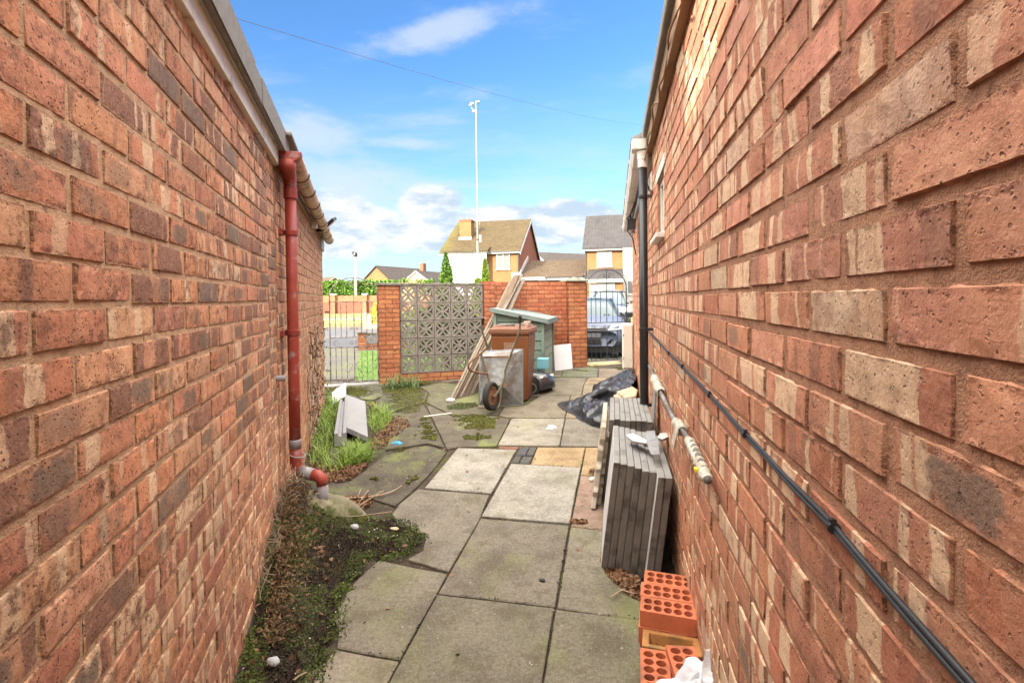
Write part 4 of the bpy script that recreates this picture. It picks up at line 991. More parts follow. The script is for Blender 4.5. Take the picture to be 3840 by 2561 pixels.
# green storage box against the wall
q0 = at(2046, 1204, 7.75); sb = Vector((q0.x, q0.y, 0))
SW, SD = .86, 1.30
so_ = thing('storage_box', 'sage green wooden storage box with sloping felted lid behind the bin', 'storage box', sb+AY*SW/2+AX*SD/2)
zR0, zL0 = 1.10, 1.285
def sp(l, dpt, z): return sb+AY*l+AX*dpt+Vector((0, 0, z))      # l: leftwards, dpt: away
def gq(l, dpt): q = sp(l, dpt, 0); return gz(q.x, q.y)
in_ = .045
mb = MB(); n = 7; hh = 1.0/n
# end panel (towards the camera), horizontal boards each lapping the one below
for k in range(n):
    a, b = .05+k*(zR0-.06)/n, .05+(k+1)*(zR0-.06)/n
    mb.prism([sp(in_, in_, a), sp(SW-in_, in_, a), sp(SW-in_, in_+.018, a), sp(in_, in_+.018, a)], Vector((0, 0, b-a-.010))+AX*.010)
mb.prism([sp(in_, in_+.004, zR0-.01), sp(SW-in_, in_+.004, zR0-.01), sp(SW-in_, in_+.004, zL0-.02)], AX*.02)
mb.build('end_panel', M_GREENP, so_, bevel=.003)
mb = MB()
for k in range(n):
    a, b = .05+k*(zR0-.06)/n, .05+(k+1)*(zR0-.06)/n
    mb.prism([sp(in_, in_, a), sp(in_+.018, in_, a), sp(in_+.018, SD-in_, a), sp(in_, SD-in_, a)][::-1], Vector((0, 0, b-a-.010))+AY*.008)
mb.build('side_panel', M_GREENS, so_, bevel=.003)
for l, dd in ((in_-.02, in_-.01), (SW-in_-.02, in_-.01), (in_-.02, SD-in_-.03), (SW-in_-.02, SD-in_-.03)):
    zz_ = zR0+(zL0-zR0)*l/SW-.01
    MB().prism([sp(l, dd-.02, .02), sp(l, dd+.03, .02), sp(l+.05, dd+.03, .02), sp(l+.05, dd-.02, .02)], (0, 0, zz_-.02)).build('corner_post', M_GREENP, so_, bevel=.003)
mb = MB(); mb.prism([sp(SW-in_-.01, in_, .05), sp(SW-in_, in_, .05), sp(SW-in_, SD-in_, .05), sp(SW-in_-.01, SD-in_, .05)], (0, 0, zR0-.05)); mb.prism([sp(in_, SD-in_, .05), sp(SW-in_, SD-in_, .05), sp(SW-in_, SD-in_+.01, .05), sp(in_, SD-in_+.01, .05)], (0, 0, zR0-.06)); mb.build('back_panel', M_GREENP, so_)
mb = MB(); mb.prism([sp(-.03, -.02, zR0), sp(SW+.02, -.02, zL0), sp(SW+.02, SD+.03, zL0), sp(-.03, SD+.03, zR0)], (0, 0, .03)); mb.build('lid', M_GREENL, so_, bevel=.005)
mb = MB(); mb.prism([sp(-.035, -.042, zR0-.035), sp(SW+.025, -.042, zL0-.035), sp(SW+.025, -.022, zL0-.035), sp(-.035, -.022, zR0-.035)], (0, 0, .072)); mb.build('lid_fascia', M_GREENL, so_, bevel=.004)
mb = MB(); mb.prism([sp(-.052, -.04, zR0-.05), sp(-.032, -.04, zR0-.05), sp(-.032, SD+.03, zR0-.05), sp(-.052, SD+.03, zR0-.05)][::-1], (0, 0, .085)); mb.build('lid_edge', M_GREENL, so_, bevel=.004)

# planks leaning on the wall
pl_b = [(1690, 1500), (1697, 1498), (1704, 1496), (1711, 1494), (1718, 1492), (1724, 1492), (1731, 1490), (1738, 1488), (1744, 1487), (1752, 1486), (1759, 1484), (1766, 1482), (1774, 1478), (1782, 1474)]
desc = ['leftmost long brown plank of the leaning bundle', 'second plank from the left, brown with pale edge', 'slim grey plank near the left of the bundle', 'broad pale plank left of the middle', 'thin dark plank standing behind its neighbours', 'pale weathered plank in the middle of the bundle', 'split grey plank with a broken top', 'brown batten in the middle of the bundle', 'pale straight plank right of the middle', 'dark brown plank with rough edges', 'narrow cream batten at the right', 'grey weathered plank with jagged right edge', 'short cream plank at the right foot', 'rightmost short brown batten beside the wheelbarrow']
for i, ((x, y), l_) in enumerate(zip(pl_b, desc)):
    b = G(x, y, .01); t = i/13
    if i < 12:
        ss_ = 2.02-.05+ (i % 6)*.032+.006*i; top = Bw(ss_-.02, 1.80+random.uniform(-.07, .10), .05+.03*(i//4)+random.uniform(0, .015))
    else: top = Bw(1.80+.1*(i-12), 1.28, .30)
    d_ = (top-b); wv = Vector((d_.y, -d_.x, 0)).normalized()
    up = d_.normalized().cross(wv)
    w = random.choice([.034, .042, .05, .062]); th = random.choice([.016, .02, .024]); mb = MB(); N = 7
    P = []
    for k in range(N+1):
        q = b+d_*k/N+up*.006*math.sin(k*1.3+i); j = [random.uniform(-.003, .003) for _ in range(2)]
        P.append([q-wv*(w/2+j[0])-up*th/2, q+wv*(w/2+j[1])-up*th/2, q+wv*(w/2+j[1])+up*th/2, q-wv*(w/2+j[0])+up*th/2])
    mb.grid(P, closed=True); mb.f += [(3, 2, 1, 0), tuple(N*4+k for k in range(4))]; mb.c += [(1, 1, 1)]*2
    mb.v[N*4] = tuple(Vector(mb.v[N*4])-d_.normalized()*random.uniform(0, .08)); mb.v[N*4+2] = tuple(Vector(mb.v[N*4+2])-d_.normalized()*random.uniform(0, .06))
    tag(mb.build('plank', random.choice([M_WOOD, M_WOOD, M_WOODD, M_WOODG]), bevel=.002, seg=1), l_, 'plank', 'old planks leaning against the red brick wall')
for (a, b, w, h, l_) in (((1658, 1434), (1720, 1428), .05, .035, 'pale square batten lying on the paving beside the plank foot'), ((2150, 1386), (2205, 1390), .03, .02, 'thin white strip of wood at the foot of the capped pier'),
                        ((1792, 1528), (1850, 1530), .05, .03, 'short broken batten under the wheelbarrow wheel')):
    tag(MB().bar(G(*a, .025), G(*b, .025), w, h).build('batten', M_WOOD, bevel=.003), l_, 'batten')
# white panel leaning at the pier
pb0, pb1 = onB(2080, 1376, .19), onB(2147, 1378, .20)
for q in (pb0, pb1): q.z = gz(q.x, q.y)+.02
hgt = .455; mb = MB(); e_ = (pb1-pb0).normalized(); lean = Vector((-e_.y, e_.x, 0))*.09+Vector((0, 0, hgt)); mb.prism([pb0, pb1, pb1+lean, pb0+lean+e_*.012], e_.cross(lean).normalized()*.018)
tag(mb.build('white_panel', M_WHITE, bevel=.003), 'white board leaning on the capped pier beside the green box', 'board')

# wheelbarrow stood up on its nose, tray against the bin
Zt = 6.42
wbt = thing('wheelbarrow', 'upended galvanised wheelbarrow with rusty wheel, leaning against the brown bin', 'wheelbarrow', G(1842, 1530))
def wp(px, py, Y=Zt): return at(px, py, Y)
rim = [wp(1800, 1318, Zt+.05), wp(1960, 1309, Zt+.06), wp(1961, 1519, Zt+.02), wp(1797, 1516, Zt+.0)]
inn = [wp(1812, 1336, Zt-.03), wp(1910, 1334, Zt-.02), wp(1880, 1444, Zt-.13), wp(1836, 1446, Zt-.13)]
mb = MB()
def rsub(P, Q, n=1): pass
mb.add(rim+inn, [(4, 5, 6, 7), (0, 1, 5, 4), (1, 2, 6, 5), (2, 3, 7, 6), (3, 0, 4, 7)])
mb.build('tray', M_GALV, wbt, solid=.004, bevel=.004)
mb = MB(); mb.tube(rim+[rim[0]], .009, 8); mb.build('tray_rim', M_GALV, wbt, smooth=True)
mb = MB(); mb.bar(wp(1812, 1340, Zt-.075), wp(1906, 1338, Zt-.065), .012, .022); mb.build('tray_brace', M_RUST, wbt)
def smooth_path(pts, n=4):
    out = []; m_ = len(pts)
    for i in range(m_-1):
        p0, p1, p2, p3 = pts[max(i-1, 0)], pts[i], pts[i+1], pts[min(i+2, m_-1)]
        for k in range(n):
            t = k/n; out.append(.5*((2*p1)+(p2-p0)*t+(2*p0-5*p1+4*p2-p3)*t*t+(3*p1-p0-3*p2+p3)*t**3))
    return out+[pts[-1]]
M_TUBE = pmat('olive_rusted_tube', (.155, .145, .095), .7, .3, 9, dirt=(.16, .075, .04), dirt_amt=.4, dscale=7, bump=.4)
mb = MB(); mb.tube(smooth_path([wp(1811, 1192, 6.0), wp(1810, 1246, 6.05), wp(1826, 1300, 6.16), wp(1805, 1326, 6.24), wp(1822, 1382, 6.27), wp(1838, 1438, 6.25), wp(1840, 1452, 6.22)]), .0135, 10); mb.build('handle', M_TUBE, wbt, smooth=True)
mb = MB(); mb.tube(smooth_path([wp(1950, 1183, 6.0), wp(1947, 1240, 6.05), wp(1912, 1340, 6.2), wp(1895, 1385, 6.24), wp(1893, 1410, 6.25), wp(1879, 1452, 6.22), wp(1876, 1500, 6.2), wp(1869, 1524, 6.18), wp(1852, 1536, 6.15), wp(1836, 1530, 6.12)]), .0135, 10); mb.build('handle', M_TUBE, wbt, smooth=True)
mb = MB(); mb.tube(smooth_path([wp(1826, 1304, 6.16), wp(1790, 1336, 6.08), wp(1760, 1362, 6.02), wp(1757, 1378, 6.02), wp(1772, 1393, 6.06), wp(1828, 1403, 6.25)]), .0125, 10); mb.build('leg', M_RUST, wbt, smooth=True)
for a, b in (((1950, 1183), (1949, 1212)), ((1811, 1192), (1810, 1216))): MB().tube([wp(*a, 6.0), wp(*b, 6.02)], .019, 10).build('grip', M_BLACKP, wbt, smooth=False)
wc = wp(1842, 1485, 6.10); wa = Vector((.90, -.42, .05)).normalized()
wh = MB().lathe([(.128, -.030), (.155, -.040), (.172, -.028), (.178, 0), (.172, .028), (.155, .040), (.128, .030), (.118, 0), (.128, -.030)], wc, axis=wa, n=36).build('wheel', M_TYRE, wbt, smooth=True)
MB().lathe([(.0, .012), (.04, .014), (.06, .006), (.10, .012), (.122, .026), (.124, -.02), (.10, -.012), (.0, -.012)], wc, axis=wa, n=30).build('rim', M_RUST, wh, smooth=True)
MB().lathe([(.0, .06), (.018, .06), (.02, -.07), (.0, -.07)], wc, axis=wa, n=12).build('hub', M_RUST, wh)
for sx in (1, -1):
    c_ = wc+wa*.055*sx; q = wp(1838, 1446, Zt-.15) if sx < 0 else wp(1880, 1450, 6.2)
    MB().bar(q, c_, .03, .006, up=wa).build('fork', M_TUBE, wbt)
mb = MB(); mb.prism([wp(1872, 1446, 6.2), wp(1884, 1438, 6.25), wp(1902, 1440, 6.27), wp(1898, 1450, 6.25)], (0, .006, 0)); mb.prism([wp(1817, 1440, 6.26), wp(1830, 1436, 6.27), wp(1834, 1446, 6.25), wp(1820, 1448, 6.25)], (0, .006, 0)); mb.build('lug', M_RUST, wbt)

# child's ride-on car nose, behind the bin
tc0 = G(2024, 1482)
tcar = thing('toy_car', "child's black ride on car peeping out from behind the brown bin", 'toy car', tc0)
hd = Vector((.80, -.60, 0)).normalized(); hs = Vector((-hd.y, hd.x, 0))     # heading, its left
co_ = tc0+hs*.20-hd*.02
co_ = tc0+hs*.15-hd*.10
def tp_(f, l, z): return co_+(hd*f+hs*l)*.80+Vector((0, 0, z*.88))
M_TOY = pmat('glossy_black_toy_plastic', (.022, .024, .03), .22, .2, 5, dirt=(.07, .065, .06), dirt_amt=.2, dscale=6, bump=.05, coat=.4)
P = []
for f, w, zb0, zt0 in ((-.75, .20, .14, .30), (-.70, .25, .10, .40), (-.40, .27, .08, .40), (-.28, .27, .08, .385), (-.05, .265, .08, .36), (.12, .25, .08, .325), (.20, .22, .085, .27), (.235, .17, .10, .20)):
    row = []
    for l, z in ((-w, zb0), (-w*1.02, zb0+(zt0-zb0)*.45), (-w*.95, zb0+(zt0-zb0)*.8), (-w*.6, zt0), (0, zt0+.02), (w*.6, zt0), (w*.95, zb0+(zt0-zb0)*.8), (w*1.02, zb0+(zt0-zb0)*.45), (w, zb0)): row.append(tp_(f, l, z))
    P.append(row)
mb = MB(); mb.grid(P, closed=True); nn = 9; mb.f += [tuple(range(nn))[::-1], tuple(range(len(mb.v)-nn, len(mb.v)))]; mb.c += [(1, 1, 1)]*2
mb.build('body', M_TOY, tcar, smooth=True, bevel=.006)
for f, l in ((-.0, -.235), (-.0, .235), (-.55, -.235), (-.55, .235)):
    w_ = MB().lathe([(.05, -.045), (.11, -.045), (.122, -.03), (.122, .03), (.11, .045), (.05, .045)], tp_(f, l, .124), axis=(hs*-1 if l < 0 else hs)*.93+hd*(.35 if f > -.1 else 0), n=24).build('wheel', M_TYRE, tcar)
    MB().lathe([(.0, .03), (.03, .042), (.075, .047), (.085, .04)], tp_(f, l, .124), axis=(hs*-1 if l < 0 else hs)*.93+hd*(.35 if f > -.1 else 0), n=18).build('hub_cap', M_GALV, w_)
for l in (-.17, .17): mb = MB(); mb.prism([tp_(.145, l-.055, .265), tp_(.145, l+.055, .265), tp_(.125, l+.06, .30), tp_(.12, l-.055, .30)], hd*.025+Vector((0, 0, .012))); mb.build('headlight', M_UPVC, tcar, bevel=.006)
mb = MB(); mb.prism([tp_(.232, -.10, .13), tp_(.232, .10, .13), tp_(.222, .09, .19), tp_(.222, -.09, .19)], hd*.012); mb.build('grille', M_BLACKP, tcar, bevel=.003)
mb = MB(); mb.prism([tp_(-.34, -.20, .395), tp_(-.34, .20, .395), tp_(-.46, .17, .52), tp_(-.46, -.17, .52)], hd*.008); mb.build('windscreen', M_GLASS, tcar)
c_ = at(2037, 1362, 7.45); tag(MB().box(c_, (.165, .16, .155), basis(ex, ey, (0, 0, 1))).build('blue_box', pmat('pale_blue_plastic', (.17, .42, .52), .5, .08, 4), bevel=.008), 'pale blue box resting on the toy car against the green box', 'box')
# ------------------------------------------------------------------ stacked slabs against the right wall
def slab_on_edge(name, u0, L, db, dt, th, hgt, mat_, label, grp, ragged=0., rg_mat=None):
    """thin slab standing on its long edge, leaning on the wall. db/dt: distance of its outer face from the wall at foot and top"""
    q = Rw(u0+L/2, 0, db); z0 = gz(q.x, q.y)+.012
    c = thing(name, label, 'slab', (q.x, q.y, z0), grp) if ragged else None
    f0 = Rw(u0, z0, db); f1 = Rw(u0+L, z0, db); t0 = Rw(u0, z0+hgt, dt); t1 = Rw(u0+L, z0+hgt, dt); e = -nR*th
    mb = MB()
    if not ragged:
        mb.prism([f0, f1, t1, t0], e); return tag(mb.build(name, mat_, bevel=.003, seg=2, loc=(q.x, q.y, z0)), label, 'slab', grp)
    # rough-edged slab: riven outline at the near end and top
    edge = [t0.lerp(f0, k/14)+dR*random.uniform(-.035, .012)+Vector((0, 0, random.uniform(-.01, .01))) for k in range(15)]
    topr = [t1.lerp(t0, k/9)+Vector((0, 0, random.uniform(-.02, .01))) for k in range(9)]
    mb.prism([f1]+topr+edge, e); mb.build('riven_face', mat_, c, bevel=.006)
    mb = MB(); mb.prism([f0-e*.3, f1-e*.3, t1.lerp(f1, .03)-e*.3, t0.lerp(f0, .04)-e*.3], -nR*-.004); 
    return c
N8 = 8; TH = .0345
for i in range(N8):
    t = i/(N8-1); u0 = 2.60-.11*t+random.uniform(-.012, .012)-(.035 if i == 6 else 0); db = .385-.0365*i; dt = .308-.0362*i+.006
    names = ['pale faced outermost slab of the front stack, nearest the path', 'second slab from the path in the front stack', 'third slab from the path in the front stack, under the grey bracket', 'fourth slab from the path in the front stack', 'fourth slab from the wall in the front stack', 'third slab from the wall in the front stack', 'slab with a pale mortared edge next to last by the wall, front stack', 'innermost slab of the front stack, touching the brick wall']
    m_ = [M_SLABE]
    q = Rw(u0+.4, 0, db); z0 = gz(q.x, q.y)+.012; L = .78; hg = .572-.004*i
    mb = MB(); f0, f1, t0, t1 = Rw(u0, z0, db), Rw(u0+L, z0, db), Rw(u0, z0+hg, dt), Rw(u0+L, z0+hg, dt); mb.prism([f0, f1, t1, t0], -nR*TH)
    o = mb.build('concrete_slab', [M_SLABE, M_CONC, M_CONCL], bevel=.0035, seg=2, loc=(q.x, q.y, z0))
    for pl in o.data.polygons:
        nn = Vector(pl.normal)
        if nn.z > .8: pl.material_index = 1
        elif i in (0, 6) and nn.dot(nR) > .7: pl.material_index = 2
    tag(o, names[i], 'slab', 'concrete slabs stacked on edge in the front stack')
N9 = 8
for i in range(N9):
    u0 = 3.44-.03*i*0+random.uniform(-.01, .01); db = .395-.0365*i; dt = .34-.0365*i
    q = Rw(u0+.4, 0, db); z0 = gz(q.x, q.y)+.012; L = .80; hg = .585+random.uniform(-.004, .004)
    mb = MB(); mb.prism([Rw(u0, z0, db), Rw(u0+L, z0, db), Rw(u0+L, z0+hg, dt), Rw(u0, z0+hg, dt)], -nR*.0345)
    o = mb.build('concrete_slab', [M_SLABE, M_CONC], bevel=.0035, loc=(q.x, q.y, z0))
    for pl in o.data.polygons:
        if pl.normal.z > .8: pl.material_index = 1
    nm = ['first', 'second', 'third', 'fourth', 'fifth', 'sixth', 'seventh', 'eighth'][i]
    tag(o, f'{nm} slab from the path in the rear stack below the black drainpipe', 'slab', 'concrete slabs stacked on edge in the rear stack')
M_RIV = pmat('riven_slab_stone', (.40, .345, .28), .92, .18, 9, dirt=(.20, .16, .115), dirt_amt=.35, dscale=6, bump=.9, bscale=50, bd=.01)
slab_on_edge('broken_slab', 3.33, .8, .47, .395, .035, .56, M_RIV, 'broken slab with a ragged tan edge outermost on the rear stack', 'broken slabs', 1)
slab_on_edge('broken_slab', 3.42, .72, .432, .370, .03, .50, M_RIV, 'lower broken slab tucked just inside the ragged tan slab', 'broken slabs', 1)
q = onR(2446, 1476, .03); mb = MB(); mb.prism([Rw(3.42, .30, .075), Rw(3.66, .30, .075), Rw(3.66, .80, .028), Rw(3.50, .80, .028)], -nR*.012)
tag(mb.build('slate_panel', M_CONC, bevel=.003), 'thin grey panel leaning on the wall behind the rear slab stack', 'panel')

# grey metal joist bracket lying on the slabs
zt = .60
def zs(px, py, z): d = ray(px, py); return CAM+d*((z-H)/d.z)
bc_ = zs(2440, 1655, zt)
br = thing('metal_bracket', 'folded grey metal bracket with pale splayed arms lying on the front slab stack', 'bracket', bc_)
M_ZINC = pmat('dull_zinc', (.27, .275, .28), .6, .15, 7, metal=.35, dirt=(.16, .15, .14), dirt_amt=.25, dscale=8, bump=.15)
M_ZINCP = pmat('pale_zinc', (.46, .455, .44), .6, .12, 7, metal=.1, dirt=(.28, .26, .24), dirt_amt=.15, dscale=8, bump=.15)
mb = MB(); mb.prism([zs(2422, 1655, zt+.008), zs(2424, 1618, zt+.012), zs(2456, 1616, zt+.012), zs(2460, 1650, zt+.05)], (0, 0, .004)); mb.prism([zs(2426, 1654, zt+.05), zs(2470, 1651, zt+.05), zs(2474, 1705, zt+.012), zs(2440, 1706, zt+.012)], (0, 0, .004)); mb.build('plate', M_ZINC, br, bevel=.001)
mb = MB()
for k in range(3): mb.prism([zs(2346, 1632+k*4, zt+.03-k*.008), zs(2376, 1626+k*4, zt+.03-k*.008), zs(2425, 1652+k*3, zt+.03-k*.008), zs(2424, 1664+k*2, zt+.03-k*.008), zs(2372, 1655+k*3, zt+.03-k*.008)], (0, 0, .004))
mb.build('arm', M_ZINCP, br, bevel=.001)
mb = MB()
for k in range(3): mb.prism([zs(2466, 1640+k*4, zt+.035-k*.009), zs(2476, 1626+k*4, zt+.035-k*.009), zs(2516, 1622+k*4, zt+.035-k*.009), zs(2520, 1634+k*4, zt+.035-k*.009), zs(2482, 1650+k*3, zt+.035-k*.009)], (0, 0, .004))
mb.build('arm', M_ZINCP, br, bevel=.001)
mb = MB(); mb.prism([zs(2405, 1660, zt+.006), zs(2436, 1664, zt+.006), zs(2440, 1690, zt+.006), zs(2424, 1682, zt+.006)], (0, 0, .003)); mb.build('web', M_ZINC, br, bevel=.001)

# perforated bricks at bottom right
M_PB = pmat('new_red_brick', (.46, .13, .058), .85, .2, 9, dirt=(.26, .085, .045), dirt_amt=.35, dscale=6, bump=.4, bscale=120)
M_PBD = pmat('old_orange_brick', (.38, .17, .05), .85, .25, 8, dirt=(.14, .10, .04), dirt_amt=.4, dscale=5, bump=.6, bscale=80)
def perforated(o, xa, ya, L=.215, Wd=.1025, Hh=.065, nx=5, ny=2, r_=.0165):
    """brick with round through holes: top sheet with holes + tubes + sides"""
    xa = Vector(xa); ya = Vector(ya); mb = MB(); NS = 16; Z = Vector((0, 0, 1)); o = Vector(o)
    cx_, cy_ = L/nx, Wd/ny; mx_ = .010
    for i in range(nx):
        for j in range(ny):
            c = o+xa*(mx_+(L-2*mx_)*(i+.5)/nx-L/2)+ya*(.008+(Wd-.016)*(j+.5)/ny-Wd/2)
            hx, hy = (L-2*mx_)/nx/2, (Wd-.016)/ny/2; ring = []; sq = []
            for k in range(NS):
                a = 2*math.pi*(k+.5)/NS; ca, sa = math.cos(a), math.sin(a); ring.append(c+xa*ca*r_+ya*sa*r_*1.12)
                t = min(hx/abs(ca) if abs(ca) > 1e-6 else 9, hy/abs(sa) if abs(sa) > 1e-6 else 9); x_, y_ = ca*t, sa*t
                # snap to the four corners so cells meet
                sq.append(c+xa*max(-hx, min(hx, x_))+ya*max(-hy, min(hy, y_)))
            vs = [p+Z*Hh for p in sq]+[p+Z*Hh for p in ring]+[p+Z*.002 for p in ring]
            fs = [(k, (k+1) % NS, NS+(k+1) % NS, NS+k) for k in range(NS)]+[(NS+k, NS+(k+1) % NS, 2*NS+(k+1) % NS, 2*NS+k) for k in range(NS)]
            cor = [c+xa*hx*a_+ya*hy*b_+Z*Hh for a_, b_ in ((1, 1), (-1, 1), (-1, -1), (1, -1))]
            b0 = len(vs); vs += cor
            for ci, (a_, b_) in enumerate(((1, 1), (-1, 1), (-1, -1), (1, -1))):
                # nearest two ring points either side of the corner
                ks = sorted(range(NS), key=lambda k: (sq[k]+Z*Hh-cor[ci]).length)[:2]; fs.append((ks[0], ks[1], b0+ci))
            mb.add(vs, fs)
    def edge(x0, x1, y0, y1):
        mb.add([o+xa*x0+ya*y0+Z*Hh, o+xa*x1+ya*y0+Z*Hh, o+xa*x1+ya*y1+Z*Hh, o+xa*x0+ya*y1+Z*Hh], [(0, 1, 2, 3)])
    l, w = L/2, Wd/2
    edge(-l, -l+mx_, -w, w); edge(l-mx_, l, -w, w); edge(-l+mx_, l-mx_, -w, -w+.008); edge(-l+mx_, l-mx_, w-.008, w)
    c8 = [o+xa*a_*l+ya*b_*w for a_, b_ in ((-1, -1), (1, -1), (1, 1), (-1, 1))]; c8 += [p+Z*Hh for p in c8]
    mb.add(c8, [(3, 2, 1, 0), (0, 1, 5, 4), (1, 2, 6, 5), (2, 3, 7, 6), (3, 0, 4, 7)])
    return mb
bx_ = Vector((nR.x*-1, nR.y*-1, 0))             # towards the wall
bx_ = (bx_*.985+dR*-.10).normalized(); by_ = Vector((-bx_.y, bx_.x, 0))
def zbr(px, py, z): d = ray(px, py); return CAM+d*((z-H)/d.z)
b3 = zbr(2411, 2290, .195); SHI = bx_*-.012
def brk(i, o, lab, mat_=M_PB, xa=bx_, ya=by_): tag(perforated(o, xa, ya).build('perforated_brick', mat_), lab, 'brick', 'perforated red bricks by the right wall')
base3 = Vector((b3.x, b3.y, 0))+SHI+bx_*.1075+by_*.0515
gzb = gz(base3.x, base3.y)
brk(0, base3+Vector((0, 0, gzb+.131)), 'near upper brick of the three row red pile, its side showing')
brk(1, base3+by_*.106+bx_*-.004+Vector((0, 0, gzb+.131)), 'middle upper brick of the red pile, between two others')
brk(2, base3+by_*.215+bx_*.006+Vector((0, 0, gzb+.128)), 'far upper brick of the red pile, against the grey slabs')
for k, (l_) in enumerate(('brick under the near upper brick, its dark side showing', 'brick hidden under the middle of the red pile', 'brick under the far end of the red pile')):
    brk(k, base3+by_*(.107*k-.004)+bx_*-.006+Vector((0, 0, gzb+.0655)), l_)
    
for k, (l_) in enumerate(('bottom brick at the near side of the red pile', 'bottom brick in the middle of the red pile', 'bottom brick at the far side of the red pile')):
    brk(k, base3+by_*(.107*k+.002)+Vector((0, 0, gzb)), l_)
# frogged brick
fo = base3-by_*.112+bx_*.012; fz = gzb+.066
fb = thing('frogged_brick', 'old orange brick lying frog up with moss and dirt in its hollow', 'brick', fo+Vector((0, 0, fz)))
def rect(o, l, w, z): return [o+bx_*a*l/2+by_*b*w/2+Vector((0, 0, z)) for a, b in ((-1, -1), (1, -1), (1, 1), (-1, 1))]
o_ = rect(fo, .215, .1025, fz); t_ = rect(fo, .215, .1025, fz+.065); i_ = rect(fo, .165, .066, fz+.065); d_ = rect(fo, .135, .048, fz+.022)
mb = MB(); mb.add(o_+t_+i_+d_, [(3, 2, 1, 0), (0, 1, 5, 4), (1, 2, 6, 5), (2, 3, 7, 6), (3, 0, 4, 7), (4, 5, 9, 8), (5, 6, 10, 9), (6, 7, 11, 10), (7, 4, 8, 11), (8, 9, 13, 12), (9, 10, 14, 13), (10, 11, 15, 14), (11, 8, 12, 15), (12, 13, 14, 15)])
mb.build('brick_body', M_PBD, fb, bevel=.003)
perf = perforated(fo+bx_*.0+Vector((0, 0, gzb)), bx_, by_).build('perforated_brick', M_PB); tag(perf, 'red brick underneath the mossy frogged brick', 'brick', 'perforated red bricks by the right wall')
LM = leafmat('moss_green', [(.25, (.012, .018, .004)), (.45, (.035, .055, .008)), (.62, (.075, .105, .014)), (.8, (.14, .16, .03))])
pts = [fo+bx_*random.uniform(-.06, .06)+by_*random.uniform(-.022, .022)+Vector((0, 0, fz+.024+random.random()*.010)) for _ in range(700)]
leaf_mesh('frog_moss', pts, .006, LM, fb)
brk(0, fo-by_*.108-bx_*.035+Vector((0, 0, gzb+.060)), 'nearest brick on the left, partly under another and beside the white bag', xa=by_*-1+bx_*.02, ya=bx_) if False else None
n1 = fo-by_*.165-bx_*.055; n2 = fo-by_*.155+bx_*.052
xa1 = (by_*-1+bx_*.06).normalized(); ya1 = Vector((-xa1.y, xa1.x, 0))
brk(0, n1+Vector((0, 0, gzb+.064)), 'near left brick with large holes beside the white bag', xa=xa1, ya=ya1)
xa2 = (by_*-1+bx_*.22).normalized(); ya2 = Vector((-xa2.y, xa2.x, 0))
brk(0, n2+Vector((0, 0, gzb+.092)), 'near right brick tilted against the wall beside the white bag', xa=xa2, ya=ya2)
brk(0, n1+Vector((0, 0, gzb-.002)), 'brick below the near left brick', xa=xa1, ya=ya1); brk(0, n2+Vector((0, 0, gzb+.02)), 'brick below the near right brick', xa=xa2, ya=ya2)
# white plastic bag
M_BAG, s_ = newmat('white_plastic_film'); v_ = s_.obj(); s_.out(s_.ramp(s_.noise(v_, 9, 3), [(.3, (.48, .48, .52)), (.7, (.64, .63, .65))]), .35, s_.bump(s_.noise(v_, 14, 5, .6), .6, .02), spec=.5)
bgc = at(2622, 2632, 1.62)
P = []; nb_ = 26
for i in range(19):
    ph = math.pi*i/18; row = []
    for k in range(nb_):
        a = 2*math.pi*k/nb_; rr = 1+.22*math.sin(3*a+2.1*ph*2)+.13*math.sin(7*a-4*ph)+.12*math.sin(11*a+9*ph)+.06*random.uniform(-1, 1)
        x = math.sin(ph)*math.cos(a)*.125*rr; y = math.sin(ph)*math.sin(a)*.11*rr; z = math.cos(ph)*.085*rr
        pk = max(0, math.cos(ph))**3*math.exp(-((a-.6)/.9)**2)*.06
        row.append((bgc.x+x+pk*.6, bgc.y+y+pk*.5, max(bgc.z+z+pk, .02)))
    P.append(row)
tag(MB().grid(P, closed=True).build('plastic_bag', M_BAG, smooth=True, sub=1, loc=bgc), 'crumpled white plastic bag at the foot of the right wall', 'bag')

# black polythene sheet heaped by the wall
rows = [[(2262, 1619, 0), (2270, 1596, .06), (2285, 1578, .12), (2312, 1562, .18), (2340, 1550, .2)], [(2205, 1600, 0), (2222, 1570, .10), (2252, 1545, .17), (2300, 1522, .24), (2345, 1510, .26)],
        [(2155, 1568, 0), (2182, 1528, .10), (2225, 1512, .16), (2295, 1500, .27), (2350, 1490, .3)], [(2092, 1518, .005), (2150, 1502, .06), (2200, 1500, .10), (2262, 1498, .12), (2340, 1480, .3)],
        [(2212, 1492, .02), (2222, 1472, .12), (2248, 1462, .22), (2300, 1455, .3), (2360, 1455, .32)], [(2224, 1470, .03), (2232, 1440, .16), (2285, 1432, .27), (2335, 1425, .33), (2385, 1420, .34)],
        [(2280, 1436, .0), (2300, 1416, .12), (2330, 1405, .22), (2362, 1398, .28), (2400, 1395, .3)], [(2335, 1402, .0), (2352, 1390, .08), (2370, 1381, .15), (2392, 1372, .2), (2405, 1370, .2)]]
CP = [[G(x, y, h) for x, y, h in r_] for r_ in rows]
def cr(p, t):
    n = len(p)-1; i = min(int(t*n), n-1); f = t*n-i; p0, p1, p2, p3 = p[max(i-1, 0)], p[i], p[i+1], p[min(i+2, n)]
    return .5*((2*p1)+(p2-p0)*f+(2*p0-5*p1+4*p2-p3)*f*f+(3*p1-p0-3*p2+p3)*f**3)
P = []; NI, NJ = 90, 56
from mathutils import noise as mn
